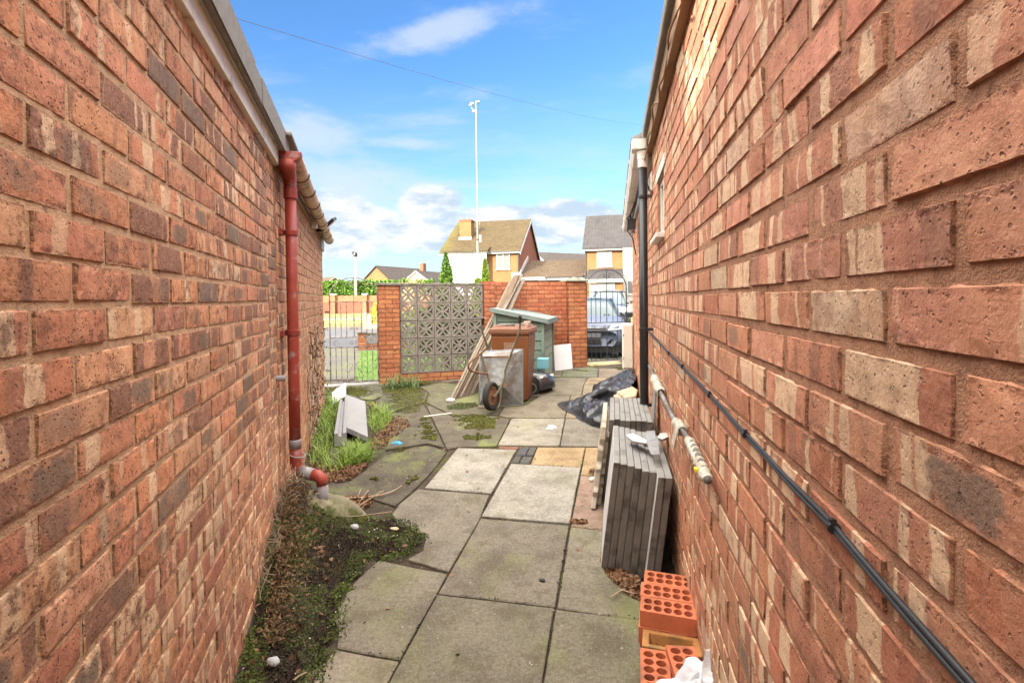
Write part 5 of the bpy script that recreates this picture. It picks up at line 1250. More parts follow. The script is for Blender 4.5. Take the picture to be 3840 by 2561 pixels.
for i in range(NI+1):
    cp = [cr([CP[a][b] for a in range(len(CP))], i/NI) for b in range(5)]; row = []
    for j in range(NJ+1):
        q = cr(cp, j/NJ); e = min(1, j/8)
        v1 = mn.noise(Vector((q.x*5.5, q.y*4, 3.))) ; v2 = abs(mn.noise(Vector((q.x*6+q.y*2.5, q.y*4.4-q.x*2, 7.)))); v3 = abs(mn.noise(Vector((q.x*22, q.y*17+q.x*9, 1.))))
        q = q+Vector((v1*.03, mn.noise(Vector((q.x*6, q.y*6, 9)))*.03, (v1*.05+v2*.10*.4+.036*(1-abs(mn.noise(Vector((q.x*6+q.y*2, q.y*3.2-q.x*2.5, 4.)))))**7+.014*(1-abs(mn.noise(Vector((q.x*9-q.y*3, q.y*6+q.x*4, 14.)))))**9-.035)*(.2+.8*e)))
        q.z = max(q.z, gz(q.x, q.y)+.022+.004*random.random()); row.append(q)
    P.append(row)
M_POLY, s_ = newmat('black_polythene'); v_ = s_.pos(); s_.out((.012, .013, .016), s_.ss(s_.noise(v_, 5, 3), .3, .7, .28, .42), s_.bump(s_.noise(v_, 60, 4, .6), .15, .004), spec=.5)
tag(MB().grid(P).build('polythene_sheet', M_POLY, smooth=True, solid=.0015), 'crumpled black polythene sheet heaped by the right wall', 'plastic sheet')
fp_ = [G(2312, 1482, .34), G(2372, 1462, .37), G(2392, 1476, .37), G(2385, 1500, .36), G(2345, 1506, .35)]
tag(MB().prism(fp_, (0, 0, .045)).build('stone_piece', M_STONE, bevel=.012, seg=3), 'broken tan stone slab weighing down the black polythene', 'stone')
tag(MB().prism([G(2300, 1492, .32), G(2318, 1484, .33), G(2338, 1512, .33), G(2322, 1512, .32)], (0, 0, .03)).build('stone_piece', M_STONE, bevel=.008), 'smaller tan stone beside the larger one on the polythene', 'stone')

# concrete gravel board and slotted post in the grass
fr, br_, fl_, bl_ = G(1375, 1656, .02), G(1366, 1518, .05), at(1279, 1612, 5.12), at(1292, 1492, 6.75)
nrm = (fr-fl_).cross(bl_-fl_).normalized(); nrm = nrm if nrm.z > 0 else -nrm
M_POST = pmat('new_grey_concrete', (.235, .232, .235), .85, .08, 7, dirt=(.24, .235, .235), dirt_amt=.12, dscale=14, bump=.3, bscale=120)
tag(MB().prism([fl_, fr, br_, bl_], nrm*.05).build('gravel_board', M_POST, bevel=.004), 'broad pale concrete gravel board tilted across the slotted post', 'concrete board')
pe = G(1276, 1680, .0); pd = (bl_-fl_); pd.z = 0; pd.normalize(); ps = Vector((pd.y, -pd.x, 0))
prof = [(-.055, 0), (.055, 0), (.055, .125), (.022, .125), (.014, .095), (-.014, .095), (-.022, .125), (-.055, .125)]
pts = [pe+ps*a+Vector((0, 0, b+.02)) for a, b in prof]
tag(MB().prism(pts, pd*1.75).build('slotted_post', M_POST, bevel=.004), 'slotted concrete fence post lying in the grass under the board', 'concrete post')
mb = MB(); P = []
for i in range(15):
    row = []
    for j in range(11):
        a = G(1246+52*i/14, 1528-5*j-1.8*i, 0); q = a+Vector((0, 0, .03+.10*(i/14)*(1-abs(j/10-.5))+.008*math.sin(i*.9+j)+.006*math.sin(j*2.1))); row.append(q)
    P.append(row)
tag(mb.grid(P).build('plastic_wrap', M_BAG, smooth=True, solid=.001), 'crumpled sheet of clear plastic wrap behind the concrete post', 'plastic wrap')

# litter
P = []; rc = G(1491, 1663, .02)
for i in range(9):
    ph = math.pi*i/8; P.append([rc+Vector((math.sin(ph)*math.cos(a)*.045*(1+.35*math.sin(3*a+ph*3)+.3*random.uniform(-1,1)), math.sin(ph)*math.sin(a)*.035*(1+.3*math.sin(4*a)), .022*math.cos(ph)*(1+.4*math.sin(a*5)))) for a in np.linspace(0, 6.283, 17)[:-1]])
tag(MB().grid(P, closed=True).build('blue_rag', pmat('blue_film', (.06, .30, .55), .5, .3, 24, bump=.6, bscale=40), smooth=False, loc=rc), 'scrunched bright blue rag on the mossy concrete', 'rag')
tag(MB().bar(G(1590, 1562, .02), G(1693, 1549, .02), .022, .012).build('plastic_strip', M_UPVC, bevel=.002), 'thin white plastic strip lying across a crack', 'strip')
pp_ = [(2048, 1610), (2058, 1595), (2072, 1594), (2086, 1598), (2084, 1607), (2074, 1606), (2070, 1612), (2060, 1611)]
tag(MB().prism([G(x, y, .022) for x, y in pp_], (0, 0, .003)).build('paper_scrap', M_WHITE), 'torn white paper scrap on the pale slab', 'paper')
def lump(name, c, r_, mat_, label, cat, grp=None, sq=.6):
    P = []; ph0 = random.random()*6
    for i in range(8):
        ph = math.pi*i/7; P.append([Vector(c)+Vector((math.sin(ph)*math.cos(a)*r_*(1+.22*math.sin(2*a+ph0)+.12*math.sin(5*a)), math.sin(ph)*math.sin(a)*r_*.75*(1+.2*math.cos(3*a+ph0)), r_*sq*math.cos(ph)+r_*sq*.7)) for a in np.linspace(0, 6.283, 13)[:-1]])
    return tag(MB().grid(P, closed=True).build(name, mat_, smooth=False, bevel=0, loc=c), label, cat, grp)
lump('pebble', G(2224, 1803, .015), .030, pmat('pale_chalk', (.58, .50, .44), .85, .15, 20, bump=.4), 'pale chunk of plaster on the pinkish slab beside the stack', 'stone')
lump('pebble', G(2318, 2180, .015), .012, M_BLACKP, 'small dark lump on the brown slab near the red bricks', 'stone') if False else None
lump('pebble', G(2033, 2177, .018), .016, pmat('dark_stone', (.03, .03, .028), .8, .2, 20), 'small black stone in the middle of the brown slab', 'stone', sq=.4)
lump('pebble', G(1330, 1983, .02), .028, pmat('grey_stone', (.33, .33, .34), .85, .15, 20), 'grey pebble at the top of the near moss bed', 'stone')
lump('pebble', G(1025, 2490, .02), .026, pmat('grey_stone', (.36, .36, .37), .85, .15, 20), 'pale pebble in the moss near the bottom left', 'stone')
lump('pebble', G(1480, 1985, .02), .026, M_STONE, 'flat tan stone at the broken edge of the slab', 'stone', sq=.3)
lump('pebble', G(1690, 1506, .01), .05, M_WHITE, 'crumpled white wrapper at the foot of the planks', 'wrapper', sq=.6)
mb = MB(); mb.tube(smooth_path([G(1228, 1868, .03), G(1341, 1866, .03), G(1421, 1857, .035), G(1478, 1839, .04), G(1506, 1822, .06)]), [.006]*17, 6); mb.tube([G(1341, 1866, .03), G(1352, 1836, .05)], .003, 5); mb.tube([G(1390, 1860, .03), G(1430, 1842, .06)], .003, 5)
M_TWIG = pmat('bare_twig', (.30, .22, .15), .85, .25, 14, bump=.4)
tag(mb.build('twig', M_TWIG, smooth=True), 'long curved bare twig lying beside the drainpipe foot', 'twig')
for pxs, l_ in ((((1338, 1915), (1350, 1880), (1382, 1838)), 'short crossed twig leaning over the long curved one'), (((1300, 1938), (1380, 1930), (1470, 1918)), 'straight thin twig across the broken slab edge'),
                (((1322, 1912), (1400, 1862), (1440, 1840)), 'thin side twig pointing right of the drainpipe foot'), (((2290, 2240), (2330, 2212), (2345, 2208)), 'short brown twig in front of the grey slabs'), (((2318, 2206), (2360, 2220), (2396, 2228)), 'pale thin twig touching the red bricks'),
                (((1100, 2550), (1125, 2532), (1150, 2520)), 'grey broken twig at the bottom edge of the moss')):
    mb = MB(); mb.tube(smooth_path([G(x, y, .03) for x, y in pxs]), .0035, 5); tag(mb.build('twig', M_TWIG, smooth=True), l_, 'twig', 'loose twigs')

# ------------------------------------------------------------------ moss, leaves, grass
mossN = leafmat('moss_near', [(.22, (.006, .008, .002)), (.42, (.026, .034, .004)), (.58, (.066, .092, .007)), (.78, (.15, .19, .016))], .7, sc=1.)
mossY = leafmat('moss_olive', [(.22, (.020, .022, .004)), (.45, (.055, .057, .006)), (.62, (.115, .115, .011)), (.8, (.19, .175, .025))], .8)
soil = leafmat('soil_crumbs', [(.25, (.012, .008, .005)), (.5, (.030, .020, .012)), (.7, (.058, .038, .024)), (.9, (.16, .12, .085))], .9)
dead = leafmat('dead_leaves', [(.2, (.045, .022, .012)), (.42, (.13, .06, .03)), (.6, (.24, .135, .07)), (.82, (.40, .29, .17))], .8)
M1 = gpoly([(1114, 1935), (1220, 1925), (1330, 1945), (1483, 1955), (1594, 2018), (1521, 2091), (1385, 2111), (1313, 2203), (1259, 2281), (1264, 2349), (1215, 2475), (1170, 2600), (1100, 2760), (860, 2760), (905, 2561), (935, 2400), (978, 2240), (1010, 2120), (1060, 2000)])
def edged(p, pg):
    return min(abs((b[0]-a[0])*(p[1]-a[1])-(b[1]-a[1])*(p[0]-a[0]))/max(1e-6, math.hypot(b[0]-a[0], b[1]-a[1])) for a, b in zip(pg, pg[1:]+pg[:1]))
def moundz(p):  return (p[0], p[1], p[2]+.016*(.5+mn.noise(Vector((p[0]*9, p[1]*9, 0))))+random.random()*.012)
a_ = [moundz(p) for p in scatter(M1, 20000)]
def nsel(p, f, o, t): return mn.noise(Vector((p[0]*f, p[1]*f, o))) > t
A = [p for p in a_ if mn.noise(Vector((p[0]*4.5, p[1]*4.5, 2.)))+.6*mn.noise(Vector((p[0]*14, p[1]*14, 2.))) > -.07]; B = [p for p in a_ if not mn.noise(Vector((p[0]*4.5, p[1]*4.5, 2.)))+.6*mn.noise(Vector((p[0]*14, p[1]*14, 2.))) > -.07]
tag(leaf_mesh('moss', A, .009, mossN, up=1.6, aspect=.7), kind='stuff'); 
B2 = [p for p in scatter(M1, 15000) if not nsel(p, 4.5, 2., .2)]
tag(leaf_mesh('soil_crumbs', B+B2, .009, soil, up=.6, aspect=.8), kind='stuff')
mo = []
for poly in ([(1696, 1564), (1815, 1564), (1878, 1576), (1870, 1608), (1798, 1618), (1745, 1610)], [(1745, 1634), (1850, 1634), (1850, 1658), (1808, 1667), (1738, 1661)], [(1568, 1578), (1615, 1578), (1654, 1650), (1622, 1662), (1560, 1650), (1566, 1616)],
             [(1440, 1462), (1584, 1464), (1600, 1490), (1588, 1540), (1500, 1558), (1460, 1530)], [(1230, 1460), (1375, 1456), (1400, 1482), (1340, 1494), (1224, 1482)], [(1456, 1688), (1532, 1686), (1516, 1706), (1462, 1714)],
             [(1470, 1880), (1530, 1792), (1574, 1808), (1494, 1896)], [(1392, 1800), (1440, 1800), (1430, 1830), (1390, 1830)], [(1450, 1444), (1600, 1432), (1600, 1446), (1470, 1456)], [(2300, 1382), (2360, 1380), (2330, 1392), (2300, 1392)]):
    pg = gpoly(poly); cx_, cy_ = sum(q[0] for q in pg)/len(pg), sum(q[1] for q in pg)/len(pg); pg = [(cx_+(q[0]-cx_)*1.22, cy_+(q[1]-cy_)*1.22) for q in pg]; xs_ = [p[0] for p in pg]; ys_ = [p[1] for p in pg]; ar = (max(xs_)-min(xs_))*(max(ys_)-min(ys_))
    mo += [(p[0], p[1], p[2]+.020+random.random()*.008) for p in scatter(pg, int(min(14000, ar*40000))) if edged(p, pg)/.13+mn.noise(Vector((p[0]*9, p[1]*9, 5)))*1.1+mn.noise(Vector((p[0]*26, p[1]*26, 8)))*.7 > .62]
tag(leaf_mesh('moss_patches', mo, .0115, mossY, up=2.2, aspect=.8), kind='stuff')
dg = gpoly([(1676, 1528), (1720, 1518), (1785, 1516), (1794, 1528), (1745, 1540), (1680, 1541)])
tag(leaf_mesh('moss_patch', [(p[0], p[1], p[2]+.02+random.random()*.01) for p in scatter(dg, 1600)], .014, mossN, up=1.2), kind='stuff')
dl = []
for poly, n in (([(1380, 1512), (1412, 1515), (1420, 1560), (1390, 1560)], 160), ([(1452, 1570), (1520, 1568), (1540, 1600), (1490, 1640), (1440, 1680), (1400, 1700), (1372, 1690), (1400, 1650), (1440, 1610)], 900), ([(1155, 1745), (1240, 1755), (1330, 1755), (1390, 1745), (1330, 1800), (1225, 1812), (1160, 1800)], 1100),
                ([(1260, 1872), (1380, 1868), (1400, 1905), (1310, 1925), (1275, 1905)], 500), ([(2268, 1985), (2290, 2060), (2300, 2150), (2262, 2140), (2250, 2110), (2262, 2060)], 160), ([(2262, 2150), (2395, 2165), (2400, 2260), (2360, 2250), (2300, 2190)], 420), ([(2205, 1772), (2280, 1772), (2280, 1784), (2205, 1784)], 60), ([(2140, 1960), (2200, 1965), (2200, 1978), (2140, 1974)], 60), ([(2030, 1380), (2150, 1378), (2150, 1384), (2030, 1386)], 40)):
    dl += [(p[0], p[1], p[2]+.014+random.random()*.02) for p in scatter(gpoly(poly), n)]
dl += [(p[0], p[1], p[2]+.02) for p in scatter(M1, 150)]
dl += [(p[0], p[1], p[2]+.02) for p in scatter(gpoly([(1450, 1500), (2200, 1500), (2400, 2500), (1000, 2500)]), 90)]
tag(leaf_mesh('fallen_leaves', dl, .030, dead, up=1.0, aspect=.55), kind='stuff')
# moss and dirt creeping over the slab edges beside the moss bed
ov = []
for a, b in zip(M1, M1[1:]+M1[:1]):
    L_ = math.hypot(b[0]-a[0], b[1]-a[1])
    for _ in range(int(L_*1500)):
        t = random.random(); x = a[0]+(b[0]-a[0])*t+random.gauss(0, .028); y = a[1]+(b[1]-a[1])*t+random.gauss(0, .028)
        if mn.noise(Vector((x*11, y*11, 3))) > -.15: ov.append((x, y, gz(x, y)+.020+random.random()*.008))
tag(leaf_mesh('moss_fringe', ov, .010, mossN, up=1.2, aspect=.8), kind='stuff')
# debris in the joints
jd = []
for px, col, alg in SLABS[:14]:
    P_ = [G(*q, .012) for q in px]
    for a, b in zip(P_, P_[1:]+P_[:1]):
        for _ in range(int((b-a).length*55)):
            q = a.lerp(b, random.random()); 
            if mn.noise(Vector((q.x*5, q.y*5, 2))) > -.1: jd.append((q.x+random.gauss(0, .004), q.y+random.gauss(0, .004), gz(q.x, q.y)+.012+random.random()*.008))
tag(leaf_mesh('joint_debris', jd, .009, soil, up=.8, aspect=.8), kind='stuff')
# grit on the paving
gr = [(p[0], p[1], p[2]+.022) for p in scatter(gpoly([(1480, 1560), (2250, 1500), (2480, 2560), (1060, 2560)]), 900)]
gr += [(p[0], p[1], p[2]+.024) for p in scatter(M1, 260)]
tag(leaf_mesh('grit', gr, .0065, leafmat('grit', [(.3, (.12, .10, .08)), (.5, (.42, .38, .33)), (.8, (.62, .58, .52))]), up=1., aspect=.8, jit=.6), kind='stuff')

def blades(name, roots, h, w, mat_, parent=None, lean=.5, seg=4):
    V = []; F = []
    org = Vector(parent['_org']) if parent is not None else Vector((0, 0, 0))
    for (x, y, z) in roots:
        hh = h*random.uniform(.45, 1.15); a = random.random()*6.283; d = Vector((math.cos(a), math.sin(a), 0)); sdv = Vector((-d.y, d.x, 0)); ln = lean*random.uniform(.2, 1.5); b0 = len(V); ww = w*random.uniform(.7, 1.2)
        for k in range(seg+1):
            t = k/seg; c = Vector((x, y, z))-org+d*hh*ln*t*t+Vector((0, 0, hh*(t-.35*ln*t*t))); e = sdv*ww*.5*(1-t**1.5)
            V += [tuple(c-e), tuple(c+e)]
        for k in range(seg): F.append((b0+2*k, b0+2*k+1, b0+2*k+3, b0+2*k+2))
    me = bpy.data.meshes.new(name); me.from_pydata(V, [], F); me.materials.append(mat_); o = bpy.data.objects.new(name, me); COL.objects.link(o); o['_org'] = tuple(org)
    if parent is not None: o.parent = parent
    return o
GRM = leafmat('grass_blades', [(.2, (.06, .11, .014)), (.42, (.13, .22, .025)), (.62, (.21, .31, .04)), (.85, (.38, .36, .14))], .55)
WDM = leafmat('weed_blades', [(.2, (.035, .065, .018)), (.5, (.085, .13, .04)), (.8, (.20, .26, .10))], .5)
gr1 = scatter(gpoly([(1165, 1560), (1230, 1500), (1290, 1500), (1262, 1560), (1245, 1690), (1240, 1730), (1160, 1720), (1150, 1640)]), 900)+scatter(gpoly([(1275, 1712), (1330, 1690), (1385, 1700), (1400, 1730), (1320, 1760), (1270, 1745)]), 420)+scatter(gpoly([(1385, 1545), (1455, 1535), (1470, 1580), (1440, 1620), (1400, 1640), (1388, 1600)]), 360)+scatter(gpoly([(1165, 1720), (1300, 1760), (1280, 1790), (1165, 1770)]), 70)
gr1 = [g_ for g_ in gr1]
tag(blades('grass', gr1, .20, .0075, GRM, lean=1.15), kind='stuff')
wd = thing('weed_clump', 'tuft of strappy green weeds at the foot of the left pier', 'weed', G(1500, 1458))
blades('leaves', [tuple(G(random.gauss(1475, 14), random.gauss(1458, 5))) for _ in range(95)]+[tuple(G(random.gauss(1535, 16), random.gauss(1454, 5))) for _ in range(110)], .30, .014, WDM, wd, lean=1.2, seg=6)
wd2 = thing('weed_clump', 'small yellowing weed by the meter box foot', 'weed', G(2368, 1384)); blades('leaves', [tuple(G(random.gauss(2372, 6), random.gauss(1384, 3))) for _ in range(50)], .26, .022, leafmat('yellow_weed', [(.2, (.10, .12, .02)), (.6, (.32, .27, .05)), (.9, (.42, .36, .10))]), wd2, lean=.7)
# dry creeper and withered stems at the foot of the left wall
dc = thing('dead_creeper', 'withered brown creeper and dry leaves at the foot of the left wall', 'creeper', Lw(2.6, .1, .05))
pts = []
for _ in range(2300):
    u = random.uniform(2.05, 3.25); o_ = abs(random.gauss(0, .065))+.004; z = gz(*Lw(u, 0, o_).xy)+abs(random.gauss(0, .045))*(1.2 if u > 2.75 else .55); q = Lw(u, z, o_+max(0, .05-(z-.2)*.1)); pts.append(q)
leaf_mesh('dry_leaves', pts, .026, leafmat('straw_leaves', [(.2, (.03, .018, .010)), (.42, (.10, .058, .030)), (.62, (.20, .13, .065)), (.85, (.34, .25, .14))], .85), dc, aspect=.28)
mb = MB()
for _ in range(60):
    u = random.uniform(2.2, 3.2); q = Lw(u, gz(*Lw(u, 0, .03).xy), .03); st_ = [q]
    for k in range(4): q = q+Vector((random.gauss(0, .025), random.gauss(0, .03), random.uniform(.01, .06))); st_.append(q)
    mb.tube(st_, .0018, 4)
mb.build('stems', M_TWIG, dc)
iv = thing('dead_ivy', 'dead ivy stems with shrivelled leaves clinging to the outbuilding wall', 'ivy', Lw(5.2, 0, .02))
mb = MB(); lp_ = []
for k in range(11):
    u = random.uniform(4.3, 6.4); z = .05; pth = []
    while z < random.uniform(.9, 1.35): pth.append(Lw(u, z, .014+random.random()*.02)); u += random.gauss(.02, .06); z += random.uniform(.05, .1); lp_ += [Lw(u+random.gauss(0, .07), z+random.gauss(0, .05), .02+random.random()*.05) for _ in range(2)]
    mb.tube(pth, .006, 5)
mb.build('stems', M_TWIG, iv); leaf_mesh('shrivelled_leaves', lp_, .032, leafmat('ivy_dead', [(.2, (.03, .018, .012)), (.5, (.10, .06, .035)), (.85, (.24, .17, .11))]), iv)
# ------------------------------------------------------------------ parked cars behind the right gate
def car(label, org, yaw, paint, L=4.2, Wd=1.75, Hh=1.46, suv=False):
    t = thing('parked_car', label, 'car', org, 'cars parked on the drive')
    c, s_ = math.cos(yaw), math.sin(yaw); X = Vector((c, s_, 0)); Y = Vector((-s_, c, 0)); O = Vector(org)   # Y: rearwards
    def p(x, y, z): return O+X*x+Y*y+Vector((0, 0, z))
    hw = Wd/2; bz = .66*Hh if suv else .60*Hh; hz = bz+.03; k = Hh/1.46
    secs = [(0.0, .70, .32, .60, .66), (.05, .84, .29, .70, .77), (.18, .94, .26, .80, .86), (.5, .98, .24, .87, .94), (1.05, 1., .22, .92, 1.0), (1.4, 1., .20, .94, 1.01), (2.2, 1., .20, .93, .98), (3.2, 1., .20, .96, 1.0), (3.8, .97, .22, .97, 1.02), (4.1, .88, .28, .92, .98), (4.2, .78, .36, .80, .86)]
    P = []
    for y, w, z0, zs_, zt_ in secs:
        y *= L/4.2; w *= hw; z0 *= k; zs_ *= k; zt_ *= k
        P.append([p(a*w, y, z) for a, z in ((-.86, z0), (-.99, z0+.12), (-1, (z0+zs_)/2), (-.97, zs_), (-.80, zt_), (-.4, zt_+.012), (0, zt_+.018), (.4, zt_+.012), (.80, zt_), (.97, zs_), (1, (z0+zs_)/2), (.99, z0+.12), (.86, z0))])
    mb = MB(); mb.grid(P, closed=True); mb.f += [tuple(range(13)), tuple(range(len(mb.v)-13, len(mb.v)))[::-1]]; mb.c += [(1, 1, 1)]*2
    body = mb.build('body', paint, t, smooth=True, sub=1)
    gs = [(1.15, .86, .97, .98), (1.45, .84, .99, 1.16), (1.85, .80, .99, 1.36), (2.15, .77, .99, 1.44), (2.8, .76, .99, 1.46), (3.5, .76, 1.0, 1.42), (3.85, .75, 1.0, 1.22), (4.0, .76, 1.0, 1.04)]
    P = []
    for y, w, z0, z1 in gs:
        y *= L/4.2; w *= hw; z0 *= k; z1 *= k; wt = w*(1-.18*(z1-z0)/.45)
        P.append([p(a, y, z) for a, z in ((-w, z0), (-wt, z1-.03), (-wt*.7, z1), (0, z1+.012), (wt*.7, z1), (wt, z1-.03), (w, z0))])
    mb = MB(); mb.grid(P); mb.build('glasshouse', M_CARGL, t, smooth=True)
    P = [[q+Vector((0, 0, .008)) for q in [p(a*w_*hw, y*L/4.2, (z-abs(a)**2*.04)*k) for a in np.linspace(-1, 1, 7)]] for y, w_, z in ((2.08, .64, 1.435), (2.4, .645, 1.468), (2.9, .645, 1.47), (3.4, .64, 1.44), (3.62, .63, 1.39))]
    mb = MB(); mb.grid(P); mb.build('roof', paint, t, smooth=True, solid=.02)
    for sx in (-1, 1):
        mb = MB(); mb.tube([p(sx*.83*hw, 1.22*L/4.2, .985*k), p(sx*.735*hw, 1.70*L/4.2, 1.28*k), p(sx*.645*hw, 2.12*L/4.2, 1.44*k), p(sx*.64*hw, 3.5*L/4.2, 1.41*k), p(sx*.72*hw, 4.0*L/4.2, 1.05*k)], .035, 8); mb.build('pillar_trim', paint, t, smooth=True)
        mb = MB(); zl = .69*k; mb.prism([p(sx*.44*hw, .03, zl), p(sx*.92*hw, .13, zl+.03), p(sx*.955*hw, .30, zl+.17*k), p(sx*.56*hw, .12, zl+.135*k)], -Y*.045+X*sx*.02); mb.build('headlight', M_HEAD, t, bevel=.015)
        mb = MB(); mb.box(p(sx*(hw+.09), 1.32*L/4.2, 1.02*k), (.20, .10, .14), basis(X, Y, (0, 0, 1))); mb.build('wing_mirror', M_BLACKP, t, bevel=.03)
        for y in (.78, 3.38):
            ce = p(sx*(hw-.10), y*L/4.2, .31*k)
            w_ = MB().lathe([(.19, -.09), (.29, -.10), (.31*k, -.07), (.31*k, .07), (.29, .10), (.19, .09)], ce, axis=X*sx, n=24).build('wheel', M_TYRE, t)
            MB().lathe([(.0, .06), (.05, .085), (.15, .075), (.195, .095)], ce, axis=X*sx, n=20).build('hub_cap', M_GALV, w_)
        mb = MB(); mb.prism([p(sx*.40*hw, -.005, .375*k), p(sx*.80*hw, .07, .39*k), p(sx*.86*hw, .085, .50*k), p(sx*.52*hw, .0, .485*k)], -Y*.022); mb.build('lower_intake', M_BLACKP, t, bevel=.01)
    mb = MB(); mb.prism([p(-.36*hw, -.008, .66*k), p(.36*hw, -.008, .66*k), p(.42*hw, .02, .735*k), p(-.42*hw, .02, .735*k)], -Y*.02); gr_ = mb.build('grille', M_BLACKP, t, bevel=.008)
    mb = MB(); mb.prism([p(-.42*hw, -.035, .745*k), p(.42*hw, -.035, .745*k), p(.43*hw, -.025, .765*k), p(-.43*hw, -.025, .765*k)], Y*.05); mb.build('grille_bar', M_GALV, gr_, bevel=.006)
    mb = MB(); mb.prism([p(-.30*hw, -.012, .375*k), p(.30*hw, -.012, .375*k), p(.24*hw, -.010, .50*k), p(-.24*hw, -.010, .50*k)], -Y*.018); mb.build('centre_intake', M_BLACKP, t, bevel=.008)
    mb = MB(); mb.box(p(0, -.028, .575*k), (.50, .012, .105), basis(X, Y, (0, 0, 1))); mb.build('number_plate', M_PLATE, t, bevel=.004)
    mb = MB(); mb.prism([p(-.82*hw, .10, .16), p(.82*hw, .10, .16), p(.82*hw, .10, .33*k), p(-.82*hw, .10, .33*k)], Y*.5); mb.build('undertray', M_BLACKP, t)
    for sx in (-.32, .32): 
        MB().tube([p(sx*hw-.28, 1.10*L/4.2, .99*k), p(sx*hw+.2, 1.2*L/4.2, 1.0*k)], .008, 5).build('wiper', M_BLACKP, t)
    return t
M_CARGL, s_ = newmat('tinted_car_glass'); s_.out((.05, .075, .085), .12, spec=.22)
M_HEAD, s_ = newmat('headlamp_lens'); s_.out(s_.ramp(s_.noise(s_.obj(), 7, 2), [(.35, (.33, .34, .33)), (.65, (.62, .62, .58))]), .12, spec=.7, coat=.5)
M_PLATE = pmat('faded_plate', (.10, .103, .11), .4, .12, 5)
M_CAR1 = pmat('pale_blue_car_paint', (.075, .09, .13), .48, .05, 3, metal=.0, bump=.0, dirt=(.10, .115, .15), dirt_amt=.1, dscale=2, coat=.0, spec=.3)
M_CAR2 = pmat('dark_grey_car_paint', (.055, .058, .06), .28, .1, 3, metal=.3, bump=.0, coat=.6)
yw = math.atan2(dR.y, dR.x)-math.pi/2
car('pale blue hatchback parked behind the black gate, facing the yard', Vector((1.86, 11.75, gz(1.9, 12.)+.0)), yw+.03, M_CAR1)
car('dark grey tall car parked farther back behind the pale blue one', Vector((4.0, 20.6, gz(4, 21)+.01)), yw+.0, M_CAR2, L=4.4, Wd=1.85, Hh=1.78, suv=True)

# ------------------------------------------------------------------ houses and street beyond
def brickfar(name, col, col2, sc=1.):
    m, s = newmat(name); v = s.obj(); x, y, z = s.sep(v)
    u = s.m('ADD', s.m('MULTIPLY', x, 1.), y); bt = s.n('ShaderNodeTexBrick'); s.put(bt.inputs['Vector'], s.comb(u, z, 0.)); bt.inputs['Scale'].default_value = 1.
    for k_, q in (('Brick Width', .225*sc), ('Row Height', .075*sc), ('Mortar Size', .007*sc), ('Mortar Smooth', .2), ('Bias', -.1)): bt.inputs[k_].default_value = q
    bt.inputs['Color1'].default_value = (*col, 1); bt.inputs['Color2'].default_value = (*col2, 1); bt.inputs['Mortar'].default_value = (*(c*.75+.05 for c in col), 1)
    c = s.mix(1., bt.outputs[0], s.ramp(s.noise(v, .8, 5, .65), [(.3, (.85, .83, .8)), (.7, (1.1, 1.08, 1.05))]), 'MULTIPLY'); s.out(c, .9, spec=.2); return m
def tilemat(name, col, moss=None, tw=.24, th=.21, dk=.8):
    """roof tiles: uses the uv-like attribute 'ruv' in metres"""
    m, s = newmat(name); uv = s.attr('ruv')['Vector']; x, y, z = s.sep(uv)
    row = s.m('FRACT', s.m('DIVIDE', y, th)); colx = s.m('FRACT', s.m('DIVIDE', x, tw))
    cid = s.comb(s.m('FLOOR', s.m('DIVIDE', x, tw)), s.m('FLOOR', s.m('DIVIDE', y, th)), 0.)
    wn_ = s.n('ShaderNodeTexWhiteNoise', noise_dimensions='3D'); s.put(wn_.inputs[0], cid); r_ = wn_.outputs[0]
    c = s.mix(r_, tuple(q*.82 for q in col), tuple(min(1, q*1.14) for q in col))
    c = s.mix(s.m('MULTIPLY', s.ss(s.noise(uv, 1.1, 5, .6), .45, .65), .5), c, tuple(q*.72 for q in col))
    if moss: c = s.mix(s.m('MULTIPLY', s.ss(s.m('ADD', s.m('MULTIPLY', s.noise(uv, .9, 5, .65), .7), s.m('MULTIPLY', s.ss(x, moss[1], moss[0]), .35)), .62, .72), .7), c, (.09, .08, .016))
    edge = s.m('MAXIMUM', s.ss(row, .12, .0), s.m('MULTIPLY', s.ss(s.m('ABSOLUTE', s.m('SUBTRACT', colx, .5)), .40, .5), .6))
    c = s.mix(s.m('MULTIPLY', s.m('GREATER_THAN', r_, .94), s.ss(row, .25, .05)), c, (.03, .025, .02))
    h = s.m('SUBTRACT', s.m('SUBTRACT', 1., row), s.m('MULTIPLY', edge, .8))
    h = s.m('ADD', h, s.m('MULTIPLY', s.m('SINE', s.m('MULTIPLY', colx, 6.283)), .35))
    c = s.mix(s.m('MULTIPLY', edge, dk), c, tuple(q*.3 for q in col))
    s.out(c, .9, s.bump(h, .9, .05), spec=.2); return m
